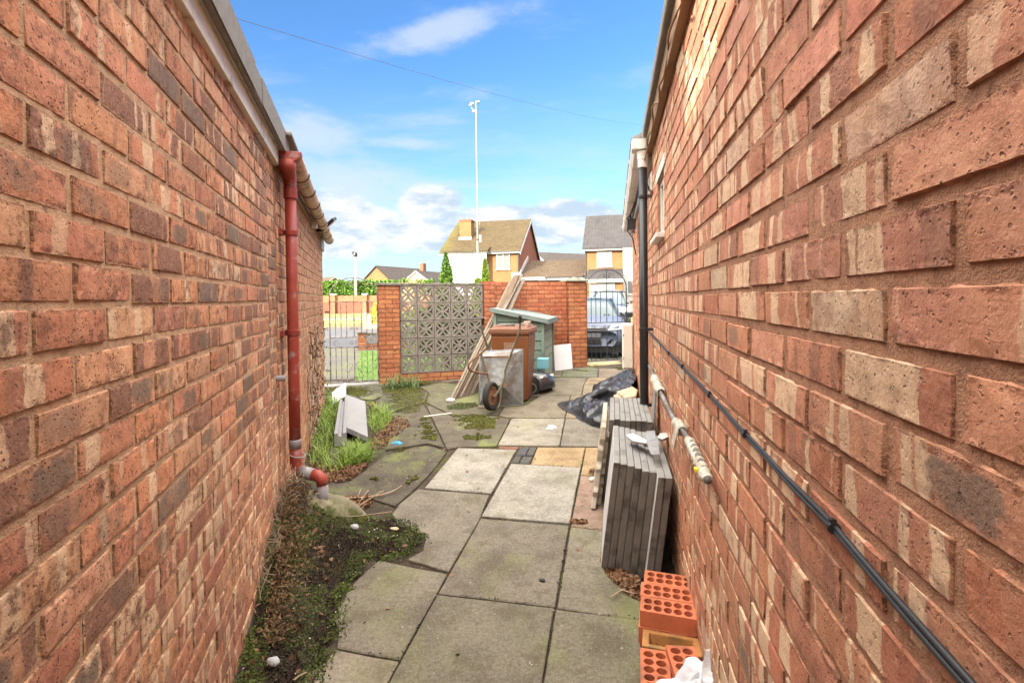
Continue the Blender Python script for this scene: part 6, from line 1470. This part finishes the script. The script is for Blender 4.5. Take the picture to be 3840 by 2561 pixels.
def roofmesh(name, mat, parent, quads, th=.08):
    """quads: (a,b,c,d) with a->b along the eaves and a->d up the slope"""
    V = []; F = []; UV = []; org = Vector(parent['_org'])
    for a, b, c, d in quads:
        a, b, c, d = map(Vector, (a, b, c, d)); e = (b-a).normalized(); n = (b-a).cross(d-a).normalized(); n = n if n.z > 0 else -n; f = (d-a)-e*(d-a).dot(e); f.normalize(); b0 = len(V)
        for q in (a, b, c, d): V.append(q-org); UV.append(((q-a).dot(e), (q-a).dot(f), 0))
        for q in (a, b, c, d): V.append(q-org-n*th); UV.append(((q-a).dot(e), (q-a).dot(f), 0))
        F += [(b0, b0+1, b0+2, b0+3), (b0+7, b0+6, b0+5, b0+4)]+[(b0+i, b0+4+i, b0+4+(i+1) % 4, b0+(i+1) % 4) for i in range(4)]
    me = bpy.data.meshes.new(name); me.from_pydata([tuple(q) for q in V], [], F); me.update()
    me.attributes.new('ruv', 'FLOAT_VECTOR', 'POINT').data.foreach_set('vector', np.array(UV, dtype=np.float32).ravel()); me.materials.append(mat)
    o = bpy.data.objects.new(name, me); COL.objects.link(o); o.parent = parent; o['_org'] = tuple(org); return o
M_HY = brickfar('yellow_orange_brick', (.175, .092, .036), (.15, .074, .028)); M_HR = brickfar('red_gable_brick', (.20, .07, .038), (.16, .057, .033)); M_HP = brickfar('pink_brick', (.42, .24, .16), (.36, .19, .12))
M_TILE = tilemat('tan_roof_tiles', (.066, .047, .021), moss=(0., 3.4)); M_TILEB = tilemat('brown_roof_tiles', (.08, .056, .036), dk=.8); M_TILEG = tilemat('grey_slate_tiles', (.046, .043, .044), dk=.35); M_TILED = tilemat('dark_brown_tiles', (.055, .045, .04))
M_RENDER = pmat('white_cladding', (.33, .325, .315), .6, .03, 3, bump=.05)
class Frame:
    """local house frame: a along the facade to the right, b back, z up"""
    def __init__(s, o, ang): s.o = Vector(o); s.a = Vector((math.cos(ang), math.sin(ang), 0)); s.b = Vector((-math.sin(ang), math.cos(ang), 0))
    def p(s, a, b, z): q = s.o+s.a*a+s.b*b; return Vector((q.x, q.y, z))
    def box(s, mb, a0, a1, b0, b1, z0, z1): mb.prism([s.p(a0, b0, z0), s.p(a1, b0, z0), s.p(a1, b1, z0), s.p(a0, b1, z0)], (0, 0, z1-z0)); return mb
    def window(s, par, a0, a1, z0, z1, b, n=2, fw=.07, M=None, sill=True, splits=None, depth=.06, pane=None):
        mb = MB(); s.box(mb, a0, a1, b-depth, b, z0, z0+fw); s.box(mb, a0, a1, b-depth, b, z1-fw, z1)
        xs_ = splits or [a0+(a1-a0)*k/n for k in range(n+1)]
        for k, x in enumerate(xs_):
            l = x if k == 0 else (x-fw if k == len(xs_)-1 else x-fw/2); s.box(mb, l, l+fw, b-depth, b, z0+fw, z1-fw)
        w_ = mb.build('window', M_TRIM, par); mb = MB(); s.box(mb, a0+fw, a1-fw, b-depth*.4, b-depth*.3, z0+fw, z1-fw); mb.build('pane', pane or M_GLASS, w_)
        if sill: mb = MB(); s.box(mb, a0-.05, a1+.05, b-depth-.07, b, z0-.06, z0-.002); mb.build('sill', M_TRIM, w_)
        return w_
M_CURT = pmat('net_curtain', (.085, .09, .092), .3, .12, 1.5, bump=0.)
M_CURT2 = pmat('pale_net_curtain', (.22, .225, .23), .3, .06, 1.5, bump=0.)
AN = -math.atan2(.216, .976)
# left house
F1 = Frame((.56, 37.2, 0), AN); g0 = gz(0, 40)-.1
h1 = thing('detached_house', 'orange brick house with mossy tan tiled roof, white bay and chimney', 'house', F1.p(-3, 4, g0))
ez, rz = 5.12, 8.12; D1 = 8.9; HWd = 6.0
mb = MB(); F1.box(mb, -HWd, 0, 0, .25, g0, ez); F1.box(mb, -HWd, 0, D1-.25, D1, g0, ez); F1.box(mb, -HWd, -HWd+.2, .26, D1-.26, g0, ez); mb.build('wall', M_HY, h1)
mb = MB(); mb.prism([F1.p(-.24, .255, g0), F1.p(-.24, D1-.255, g0), F1.p(-.24, D1-.255, ez), F1.p(-.24, D1/2, rz-.15), F1.p(-.24, .255, ez)], F1.a*.242); mb.build('gable_wall', M_HR, h1)
mb = MB(); mb.prism([F1.p(-HWd, .3, ez), F1.p(-HWd, D1-.3, ez), F1.p(-HWd, D1/2, rz-.2)], F1.a*.2); mb.build('gable_wall', M_HY, h1)
ov = .32
roofmesh('roof', M_TILE, h1, [(F1.p(-HWd-.25, -ov, ez-.05), F1.p(.16, -ov, ez-.05), F1.p(.16, D1/2, rz), F1.p(-HWd-.25, D1/2, rz)), (F1.p(.16, D1+ov, ez-.1), F1.p(-HWd-.25, D1+ov, ez-.1), F1.p(-HWd-.25, D1/2, rz), F1.p(.16, D1/2, rz))])
mb = MB()
for b0, b1, z0, z1 in ((-ov, D1/2, ez-.05, rz), (D1+ov, D1/2, ez-.1, rz)): mb.prism([F1.p(.165, b0, z0-.30), F1.p(.165, b0, z0-.07), F1.p(.165, b1, z1-.07), F1.p(.165, b1, z1-.30)], F1.a*.03)
mb.build('bargeboard', M_TRIM, h1)
mb = MB(); F1.box(mb, -HWd-.2, .15, -ov-.02, -ov, ez-.24, ez-.09); mb.build('fascia_board', M_TRIM, h1)
mb = MB(); F1.box(mb, -HWd-.2, .15, -ov-.13, -ov-.02, ez-.13, ez-.06); mb.build('gutter', M_BLACKP, h1)
mb = MB(); F1.box(mb, -.10, -.02, -.09, -.005, g0, ez-.15); mb.build('drainpipe', M_BLACKP, h1)
# bay
ba0, ba1 = -5.75, -2.35
mb = MB(); F1.box(mb, ba0, ba1, -.62, -.004, g0, 4.15); F1.box(mb, ba0, ba1, -.62, -.004, 4.86, 4.98); F1.box(mb, ba0, ba0+.55, -.62, -.004, 4.15, 4.86); F1.box(mb, ba1-.22, ba1, -.62, -.5, 4.15, 4.86); by = mb.build('bay', M_RENDER, h1)
F1.window(h1, ba0+.56, ba1-.23, 3.72, 4.88, -.64, sill=False, splits=[ba0+.56, ba0+1.2, ba0+2.35, ba1-.23], depth=.08, pane=M_CURT)
mb = MB(); F1.box(mb, ba0-.1, ba1+.12, -.80, -.35, 4.99, 5.05); mb.build('bay_soffit', M_TRIM, h1)
roofmesh('bay_roof', M_TILE, h1, [(F1.p(ba0-.1, -.85, 5.06), F1.p(ba1+.12, -.85, 5.06), F1.p(ba1+.12, .2, 5.5), F1.p(ba0-.1, .2, 5.5))], .05)
F1.window(h1, -1.72, -.68, 3.72, 4.92, -.012, n=2, pane=M_CURT)
# chimney straddling the front slope
ch = MB(); F1.box(ch, -5.15, -4.2, 1.6, 2.5, 6.0, 7.72); c_ = ch.build('chimney', M_HY, h1); mb = MB(); F1.box(mb, -5.2, -4.15, 1.55, 2.55, 7.725, 7.85); mb.build('chimney_cap', M_HR, c_)
for k in (-.22, .22): MB().lathe([(.11, 0), (.12, .10), (.09, .12)], F1.p(-4.68+k, 2.05, 7.85), n=12).build('chimney_pot', M_HR, c_)
mb = MB(); F1.box(mb, -5.2, -4.15, 1.52, 1.59, 6.1, 6.45); mb.build('flashing', M_TRIM, c_)
mb = MB(); x = F1.p(-3.95, 3.2, 7.6); mb.tube([F1.p(-3.95, 3.2, 7.0), x+Vector((0, 0, 1.5))], .02, 5); mb.tube([x+Vector((-1.4, 0, 1.28)), x+Vector((.3, 0, 1.28))], .015, 5)
for k in range(6): mb.tube([x+Vector((-1.3+k*.24, -.18, 1.28)), x+Vector((-1.3+k*.24, .18, 1.28))], .010, 4); mb.tube([x+Vector((-1.3+k*.24, 0, 1.10)), x+Vector((-1.3+k*.24, 0, 1.46))], .008, 4) if k < 2 else None
mb.build('aerial', M_GALV, h1)
# link garage
lg = thing('link_garage', 'low brick garage with ribbed brown tiled roof between the two houses', 'garage', F1.p(2, 3, g0))
mb = MB(); F1.box(mb, .25, 4.6, .55, .8, g0, 2.85); mb.build('wall', M_HY, lg)
roofmesh('roof', M_TILEB, lg, [(F1.p(-.15, -.35, 3.06), F1.p(4.75, -.35, 3.06), F1.p(4.75, 3.3, 4.55), F1.p(-.15+.42, 3.3, 4.55))])
mb = MB(); F1.box(mb, -.15, 4.75, -.38, -.355, 2.84, 3.05); mb.build('fascia_board', M_TRIM, lg)
mb = MB(); F1.box(mb, 2.0, 4.75, -.47, -.385, 2.97, 3.05); F1.box(mb, 2.05, 2.14, -.48, -.39, g0, 2.97); mb.build('gutter', M_BLACKP, lg)
mb = MB(); mb.prism([F1.p(.02, -.35, 3.10), F1.p(.02, 3.3, 4.62), F1.p(.02, 3.3, 4.95), F1.p(.02, -.35, 3.30)], F1.a*.10); mb.build('flashing', pmat('lead_flashing', (.30, .29, .30), .7, .1, 4), lg)
mb = MB(); F1.box(mb, -.5, .2, -.40, -.1, 2.9, 3.42); mb.build('eaves_box', M_TRIM, lg)
# right house
F2 = Frame(F1.p(4.85, 0, 0), AN); h2 = thing('semi_detached_house', 'yellow brick house with plain grey roof and white bay on the right', 'house', F2.p(3, 4, g0))
mb = MB(); F2.box(mb, .05, 8.5, 0, .25, g0, 5.1); F2.box(mb, .05, .3, .26, 8.4, g0, 5.1); mb.build('wall', M_HY, h2)
mb = MB(); mb.prism([F2.p(.05, .25, 5.1), F2.p(.05, 8.2, 5.1), F2.p(.05, 4.2, 7.9)], F2.a*.2); mb.build('gable_wall', M_HR, h2)
roofmesh('roof', M_TILEG, h2, [(F2.p(-.12, -.35, 5.08), F2.p(8.7, -.35, 5.08), F2.p(8.7, 4.2, 8.1), F2.p(-.12, 4.2, 8.1)), (F2.p(8.7, 8.7, 5.08), F2.p(-.12, 8.7, 5.08), F2.p(-.12, 4.2, 8.1), F2.p(8.7, 4.2, 8.1))])
mb = MB(); F2.box(mb, -.1, 2.7, -.39, -.355, 4.86, 5.05); mb.build('fascia_board', M_TRIM, h2)
mb = MB(); F2.box(mb, -.1, 8.5, -.49, -.395, 4.98, 5.06); F2.box(mb, .06, .15, -.10, -.01, g0, 4.98); mb.build('gutter', M_BLACKP, h2)
mb = MB(); F2.box(mb, 2.75, 7.2, -.7, -.004, g0, 4.97); mb.build('bay', M_RENDER, h2)
F2.window(h2, 3.0, 4.6, 3.75, 4.85, -.702, n=2, pane=M_CURT2, sill=False); F2.window(h2, .92, 1.98, 3.72, 4.78, -.012, n=2, pane=M_CURT2); F2.window(h2, 3.0, 4.8, 1.7, 2.7, -.702, n=3, pane=M_CURT)
mb = MB(); F2.box(mb, .45, 2.72, -2.2, -.30, g0, .95); mb.build('porch_base', M_HR, h2)
roofmesh('porch_roof', M_TILEG, h2, [(F2.p(.3, -2.6, 2.72), F2.p(2.73, -2.6, 2.72), F2.p(2.73, -.02, 3.55), F2.p(.3, -.02, 3.55))]); mb = MB(); F2.box(mb, .3, 2.73, -2.64, -2.61, 2.52, 2.72); mb.build('porch_fascia', M_TRIM, h2)
F2.window(h2, .5, 2.2, .98, 2.48, -2.2, n=3, pane=M_CURT2); mb = MB(); F2.box(mb, 2.22, 2.72, -2.2, -1.9, g0, 2.5); F2.box(mb, .48, 2.2, -2.2, -1.9, g0, .9); mb.build('porch_wall', M_HY, h2)
# roofs behind
def small_house(name, label, cat, apex, spread, drop, depth, roofm, wallm, ang, chim=False):
    """gable end facing us; apex at a photo point (px,py,Y)"""
    A = at(*apex); f = Frame((A.x, A.y, 0), ang); t = thing(name, label, cat, f.p(0, depth/2, gz(A.x, A.y)))
    ez_ = A.z-drop; mb = MB(); mb.prism([f.p(-spread, 0, .3), f.p(spread, 0, .3), f.p(spread, 0, ez_), f.p(0, 0, A.z-.12), f.p(-spread, 0, ez_)], f.b*.3)
    f.box(mb, -spread, -spread+.3, .31, depth, .3, ez_); f.box(mb, spread-.3, spread, .31, depth, .3, ez_); mb.build('wall', wallm, t)
    roofmesh('roof', roofm, t, [(f.p(-spread-.3, -.2, ez_-.2), f.p(-spread-.3, depth, ez_-.2), f.p(0, depth, A.z), f.p(0, -.2, A.z))[::1], (f.p(spread+.3, -.2, ez_-.2), f.p(spread+.3, depth, ez_-.2), f.p(0, depth, A.z), f.p(0, -.2, A.z))])
    mb = MB()
    for sx in (-1, 1): mb.prism([f.p(sx*(spread+.3), -.23, ez_-.45), f.p(sx*(spread+.3), -.23, ez_-.22), f.p(0, -.23, A.z-.03), f.p(0, -.23, A.z-.26)], f.b*.03)
    mb.build('bargeboard', M_TRIM if not chim else roofm, t)
    if chim:
        mb = MB(); f.box(mb, spread*.25, spread*.25+.9, depth-1.6, depth-.7, A.z-1.5, A.z+.9); mb.build('chimney', M_HR, t)
    return t
small_house('distant_house', 'distant house with yellow gable and grey brown roof with one chimney', 'house', (1412, 996, 88), 3.9, 2.9, 12, M_TILED, M_HY, R(-30), True)
small_house('distant_house', 'distant house with pink brick gable, half hidden by the conifer', 'house', (1561, 1014, 80), 3.2, 2.2, 9, M_TILED, M_HP, R(-25))
small_house('distant_house', 'farthest small tan roofed house above the hedge at far left', 'house', (1255, 1037, 100), 3.2, 2.2, 16, M_TILEB, M_HY, R(40))
bh = small_house('distant_house', 'dark roofed white house behind the link garage', 'house', (2010, 945, 66), 6., 3.2, 12, M_TILED, M_RENDER, R(-62))
# unseen house behind the camera, added to shade the yard
# house and annexe are placed and sized only for the shadows they cast
cst = thing('shade_caster_house', 'unseen tall brick house added behind the left garage to shade the yard', 'house', (-10, -2, 0))
CXX = -5.05
mb = MB(); mb.box(((CXX-22)/2, -1.74, 4.05), (22+CXX, 6.08, 8.1)); mb.build('wall', M_HY, cst)
mb = MB(); mb.prism([(CXX, 1.3, 8.11), (CXX, -1.8, 9.3), (CXX, -4.78, 8.11)], (-(22+CXX), 0, 0)); mb.build('roof', M_TILED, cst)
ann = thing('shade_caster_annexe', 'unseen flat roofed annexe added behind the tall house to shape its shade', 'house', (-9, -8, 0))
XA, ZA = -5.2, 5.33  # added block; its roof edge cuts the sun patch on the right wall
mb = MB(); mb.box(((XA-14)/2, -8.5, ZA/2), (14+XA, 7.3, ZA)); mb.build('wall', M_HY, ann)
mb = MB(); mb.box(((XA-14)/2-.05, -8.5, ZA+.03), (13.7+XA, 7.2, .05)); mb.build('roof', M_FELT, ann)

# front boundary: low pier and pierced panel at the end of the lawn
fw = thing('front_wall', 'low front wall with brick pier and one row of pierced blocks beyond the lawn', 'wall', G(1370, 1303))
q = at(1342, 1302, 14.6); q1 = at(1369, 1302, 14.7); z0 = gz(q.x, q.y)
brickwork('pier', Vector((q.x, q.y, 0)), dB, nB, 0, .235, z0, z0+.50, col_pier, fw, [M_BO, M_MB], nu=4, nv=4, depth=.22)
mb = MB(); mb.box(Vector((q.x, q.y, z0+.52))+dB*.117-nB*.1, (.29, .29, .05), basis(dB, -nB, (0, 0, 1))); mb.build('pier_cap', M_COPE, fw)
brickwork('plinth', Vector((q.x, q.y, 0))-nB*.04, dB, nB, .24, 4.4, z0, z0+.16, col_pier, fw, [M_BO, M_MB], nu=4, nv=4, depth=.16)
mb = MB(); mb.prism([Vector((q.x, q.y, z0+.462))+dB*.24-nB*.03, Vector((q.x, q.y, z0+.462))+dB*4.4-nB*.03, Vector((q.x, q.y, z0+.462))+dB*4.4-nB*.16, Vector((q.x, q.y, z0+.462))+dB*.24-nB*.16], (0, 0, .04)); mb.build('coping', M_COPE, fw)
for i in range(14):
    o = blk.copy(); COL.objects.link(o); o.parent = None
    # re-base: block geometry is stored relative to the screen wall's origin
    o.parent = fw; o.location = Vector((q.x, q.y, z0+.162+.15))+dB*(.24+.145+.29*i)-nB*.05 + (Vector(sw['_org'])-Vector(fw['_org']))
peach = thing('garden_pier', 'pale peach rendered wall end with a stepped top across the road', 'wall', at(1380, 1226, 24.0))
mb = MB(); a = at(1362, 1226, 24.3); b = at(1424, 1226, 24.3); za = gz(a.x, a.y)
M_PEACH = pmat('peach_render', (.34, .24, .17), .9, .08, 3)
mb.prism([(a.x, a.y, za), (a.x+.16, a.y, za), (a.x+.16, a.y+.3, za), (a.x, a.y+.3, za)], (0, 0, .80)); mb.build('post', M_PEACH, peach)
mb = MB(); mb.prism([(a.x+.165, a.y+.03, za), (b.x, a.y+.03, za), (b.x, a.y+.28, za), (a.x+.165, a.y+.28, za)], (0, 0, .70)); mb.build('panel', M_PEACH, peach)
# far garden wall with piers and the hedge above it
gw = thing('garden_wall', 'long brick garden wall with piers below the clipped hedge across the road', 'wall', (-14, 40, .4))
M_GWL = brickfar('lit_wall_brick', (.25, .115, .06), (.20, .085, .045)); zz0 = .42  # sunlight on the wall top put into its brick colour
mb = MB(); mb.box((-13, 40.2, zz0+.46), (30, .22, .92)); mb.build('base_course', pmat('unlit_red_wall_base', (.17, .06, .036), .9, .2, 2, bump=.3), gw)  # same wall lower down, in a darker red than the lit top
mb = MB(); mb.box((-13, 40.22, zz0+1.2), (30, .20, .55)); mb.build('brick_course', M_GWL, gw)
for k in range(12):
    x = -24.6+2.55*k; mb = MB(); mb.box((x, 40.08, zz0+.76), (.34, .34, 1.52)); mb.build('pier', M_GWL, gw); mb = MB(); mb.box((x, 40.08, zz0+1.58), (.42, .42, .1)); mb.build('pier_cap', M_CONCL, gw)
hg_ = thing('hedge', 'clipped green hedge above the garden wall across the road', 'hedge', (-14, 41.3, .4))
HEM = leafmat('hedge_leaves', [(.22, (.018, .05, .005)), (.45, (.05, .125, .010)), (.62, (.095, .19, .018)), (.82, (.17, .26, .04))], .5, sc=.35)
pts = []
for _ in range(15000):
    x = random.uniform(-26, -6.5); f = random.random()
    hh = 2.62+.12*mn.noise(Vector((x*1.3, 0, 0)))+.08*mn.noise(Vector((x*4, 3, 0)))
    if f < .6: pts.append((x, 40.75+random.random()*.25+.12*mn.noise(Vector((x*2, 1, 4))), zz0+random.uniform(1.0, hh)))
    else: pts.append((x, random.uniform(40.8, 41.9), zz0+hh+random.gauss(0, .05)))
leaf_mesh('leaves', pts, .20, HEM, hg_, aspect=.6)
mb = MB(); mb.box((-16.2, 41.4, zz0+1.25), (19.4, .7, 2.3)); mb.build('branches', pmat('hedge_inside', (.02, .035, .008), .9, .3, 3), hg_)
# conifers in front of the left house
CON = leafmat('conifer_leaves', [(.2, (.010, .032, .004)), (.42, (.032, .082, .008)), (.6, (.072, .145, .012)), (.82, (.15, .225, .03))], .6, sc=.4)
CONY = leafmat('golden_conifer', [(.2, (.03, .06, .005)), (.42, (.075, .13, .01)), (.6, (.14, .205, .016)), (.82, (.24, .28, .04))], .6, sc=.4)
def conifer(label, px, pyt, Y, wbase, mat_, zb_=0., n=5200, shape=.75):
    T = at(px, pyt, Y); gzv = gz(T.x, T.y); t = thing('conifer', label, 'conifer', (T.x, T.y, gzv)); Hh = T.z-gzv
    MB().tube([(T.x, T.y, gzv), (T.x, T.y, gzv+Hh*.5), (T.x, T.y, gzv+Hh*.9)], [.10, .06, .015], 8).build('trunk', M_TWIG, t)
    pts = []; sz = []
    for _ in range(n):
        z = random.random()**.85; a = random.random()*6.283
        rr = wbase*((1-z)**shape)*(.80+.34*mn.noise(Vector((math.cos(a)*1.6, math.sin(a)*1.6, z*6)))+.42*mn.noise(Vector((math.cos(a)*4, math.sin(a)*4, z*14+3))))
        rr *= random.uniform(.55, 1.05)**.5; pts.append((T.x+math.cos(a)*rr, T.y+math.sin(a)*rr, gzv+Hh*z+rr*.22)); sz.append(.13+.10*random.random())
    for _ in range(260):
        z = random.random()**.7*.98; a = random.random()*6.283; rr = wbase*((1-z)**shape)*random.uniform(.85, 1.16); pts.append((T.x+math.cos(a)*rr, T.y+math.sin(a)*rr, gzv+Hh*z+rr*.35)); sz.append(.16)
    leaf_mesh('crown', pts, sz, mat_, t, aspect=.35, up=.3); return t
conifer('broad bright green conifer in front of the white bay', 1672, 950, 29, .84, CON)
conifer('slim yellow green conifer right of the tall white mast', 1818, 972, 27, .42, CONY, n=3200, shape=.6)
conifer('small golden conifer low beside the slim one', 1792, 1046, 24.5, .55, CONY, n=1800, shape=.5)
# tall mast and the small street pole
ms = thing('mast', 'tall white mast with small cameras at its top', 'mast', at(1794, 1140, 28.5))
b = at(1794, 1140, 28.5); T = at(1787, 392, 28.5); b.z = gz(b.x, b.y); T = Vector((b.x, b.y, T.z))
M_MAST = pmat('white_mast_paint', (.27, .275, .285), .5, .08, 2)
MB().tube([b, b.lerp(T, .38), b.lerp(T, .385), b.lerp(T, .7), T], [.052, .048, .036, .028, .025], 12).build('pole', M_MAST, ms, smooth=True)
mb = MB(); mb.tube([T-Vector((0, 0, .1)), T+Vector((0, 0, .2))], .03, 8); mb.box(T+Vector((.14, 0, .12)), (.14, .2, .10)); mb.box(T+Vector((-.22, 0, .02)), (.2, .2, .12)); mb.lathe([(0, -.08), (.09, -.05), (.10, .03), (.0, .10)], T+Vector((-.3, 0, -.06)), n=12); mb.tube([T+Vector((-.3, 0, -.1)), T+Vector((-.15, 0, -.35)), T+Vector((0, 0, -.42))], .02, 6); mb.box(T+Vector((-.14, 0, -.40)), (.14, .14, .16)); mb.build('camera_head', M_MAST, ms, bevel=.01)
MB().box(b.lerp(T, .375)+Vector((.16, -.05, .1)), (.12, .1, .42)).build('control_box', M_MAST, ms, bevel=.02)
MB().lathe([(.10, -.03), (.105, 0), (.10, .03)], b.lerp(T, .38), n=14).build('band', M_BLACKP, ms)
sp_ = thing('street_pole', 'slim pale street pole with dark head above the hedge', 'street pole', at(1335, 1105, 40.5))
b = at(1335, 1105, 40.55); T = at(1331, 962, 40.55); T = Vector((b.x, b.y, T.z)); b.z = .4
MB().tube([b, T], [.10, .075], 10).build('pole', pmat('pale_pole', (.52, .49, .40), .7, .08, 2), sp_, smooth=True)
mb = MB(); mb.lathe([(.0, .38), (.14, .30), (.16, .1), (.10, -.05), (.0, -.06)], T, n=12); mb.box(T+Vector((-.18, 0, .3)), (.16, .2, .2)); mb.build('head', M_BLACKP, sp_, bevel=.02)
# overhead wire
wr = thing('overhead_wire', 'thin overhead wire crossing the blue sky', 'wire', at(1400, 220, 9))
A, B_ = at(860, 62, 4.4), at(2480, 470, 24); pts = [A.lerp(B_, t)-Vector((0, 0, .55*4*t*(1-t)*.5)) for t in np.linspace(-.12, 1.2, 40)]
MB().tube(pts, .0026, 6).build('strand', M_CABLE, wr, smooth=True)
# shrubs seen through the pierced screen
def shrub(label, c, rx, rz, mat_, n=1500, sz=.09, name='shrub'):
    z0 = gz(c[0], c[1]); t = thing(name, label, 'shrub', (c[0], c[1], z0)); pts = []
    for _ in range(n):
        a = random.random()*6.283; ph = math.acos(random.uniform(-.4, 1)); r_ = random.uniform(.5, 1)**.4*(1+.25*mn.noise(Vector((a*2, ph*3, c[0]))))
        pts.append((c[0]+rx*r_*math.sin(ph)*math.cos(a), c[1]+rx*.7*r_*math.sin(ph)*math.sin(a), z0+rz*.45+rz*.55*r_*math.cos(ph)))
    leaf_mesh('leaves', pts, sz, mat_, t, aspect=.55); mb = MB()
    for _ in range(12): a = random.random()*6.283; mb.tube([(c[0], c[1], z0), (c[0]+rx*.3*math.cos(a), c[1]+rx*.3*math.sin(a), z0+rz*.4), (c[0]+rx*.6*math.cos(a), c[1]+rx*.5*math.sin(a), z0+rz*.75)], [.02, .012, .005], 5)
    mb.build('stems', M_TWIG, t); return t
SHG = leafmat('shrub_leaves', [(.2, (.015, .03, .005)), (.45, (.05, .10, .012)), (.65, (.11, .18, .02)), (.85, (.22, .28, .05))], .5, sc=.6)
p_ = Bw(.98, 0, -.95); shrub('dark green shrub growing close behind the right half of the pierced screen', (p_.x, p_.y), .62, 1.55, SHG, 5200, .08)
p_ = Bw(.55, 0, -2.6); shrub('bright shrub on the lawn behind the middle of the pierced screen', (p_.x, p_.y), .75, 1.3, leafmat('bright_shrub', [(.2, (.05, .09, .01)), (.5, (.14, .22, .025)), (.8, (.28, .36, .06))], .5, sc=.6), 1500, .09)
p_ = Bw(1.75, 0, -4.2); shrub('round bush behind the red brick wall', (p_.x, p_.y), .6, 1.2, SHG, 1300, .09)
fy = at(1421, 1165, 22.5); shrub('bush with yellow blossom beside the peach wall end', (fy.x, fy.y), .38, 1.45, leafmat('yellow_blossom', [(.2, (.10, .12, .02)), (.45, (.42, .34, .03)), (.8, (.62, .52, .10))], .6, sc=.6), 900, .10)
bs = at(1548, 1062, 30); tw = thing('bare_shrub', 'bare straw coloured shrub in front of the distant houses', 'shrub', (bs.x, bs.y, gz(bs.x, bs.y))); mb = MB(); zb_ = gz(bs.x, bs.y)
for _ in range(150):
    a = random.random()*6.283; r_ = random.random()*1.05; q = Vector((bs.x, bs.y, zb_+.6)); e = q+Vector((math.cos(a)*r_, math.sin(a)*r_*.6, random.uniform(1.3, 2.25)-r_*.35)); m_ = q.lerp(e, .5)+Vector((random.gauss(0, .1), 0, .15)); mb.tube([q, m_, e], [.014, .010, .004], 4)
mb.build('twigs', pmat('straw_twigs', (.42, .31, .19), .9, .2, 3), tw)
# lawn grass beyond the left gate
gl = []
for _ in range(3000):
    u, v = random.random(), random.random(); a = Vector((-2.80, 8.72, 0)).lerp(Vector((.75, 9.6, 0)), u); b = Vector((-4.35, 14.2, 0)).lerp(Vector((.6, 14.6, 0)), u); q = a.lerp(b, v); gl.append((q.x, q.y, gz(q.x, q.y)+.01))
tag(blades('lawn_grass', gl, .06, .02, leafmat('lawn_blades', [(.2, (.035, .09, .006)), (.5, (.08, .165, .012)), (.8, (.15, .23, .03))], .55), lean=.9, seg=2), kind='stuff')

for o in SC.objects:
    if '_org' in o: del o['_org']
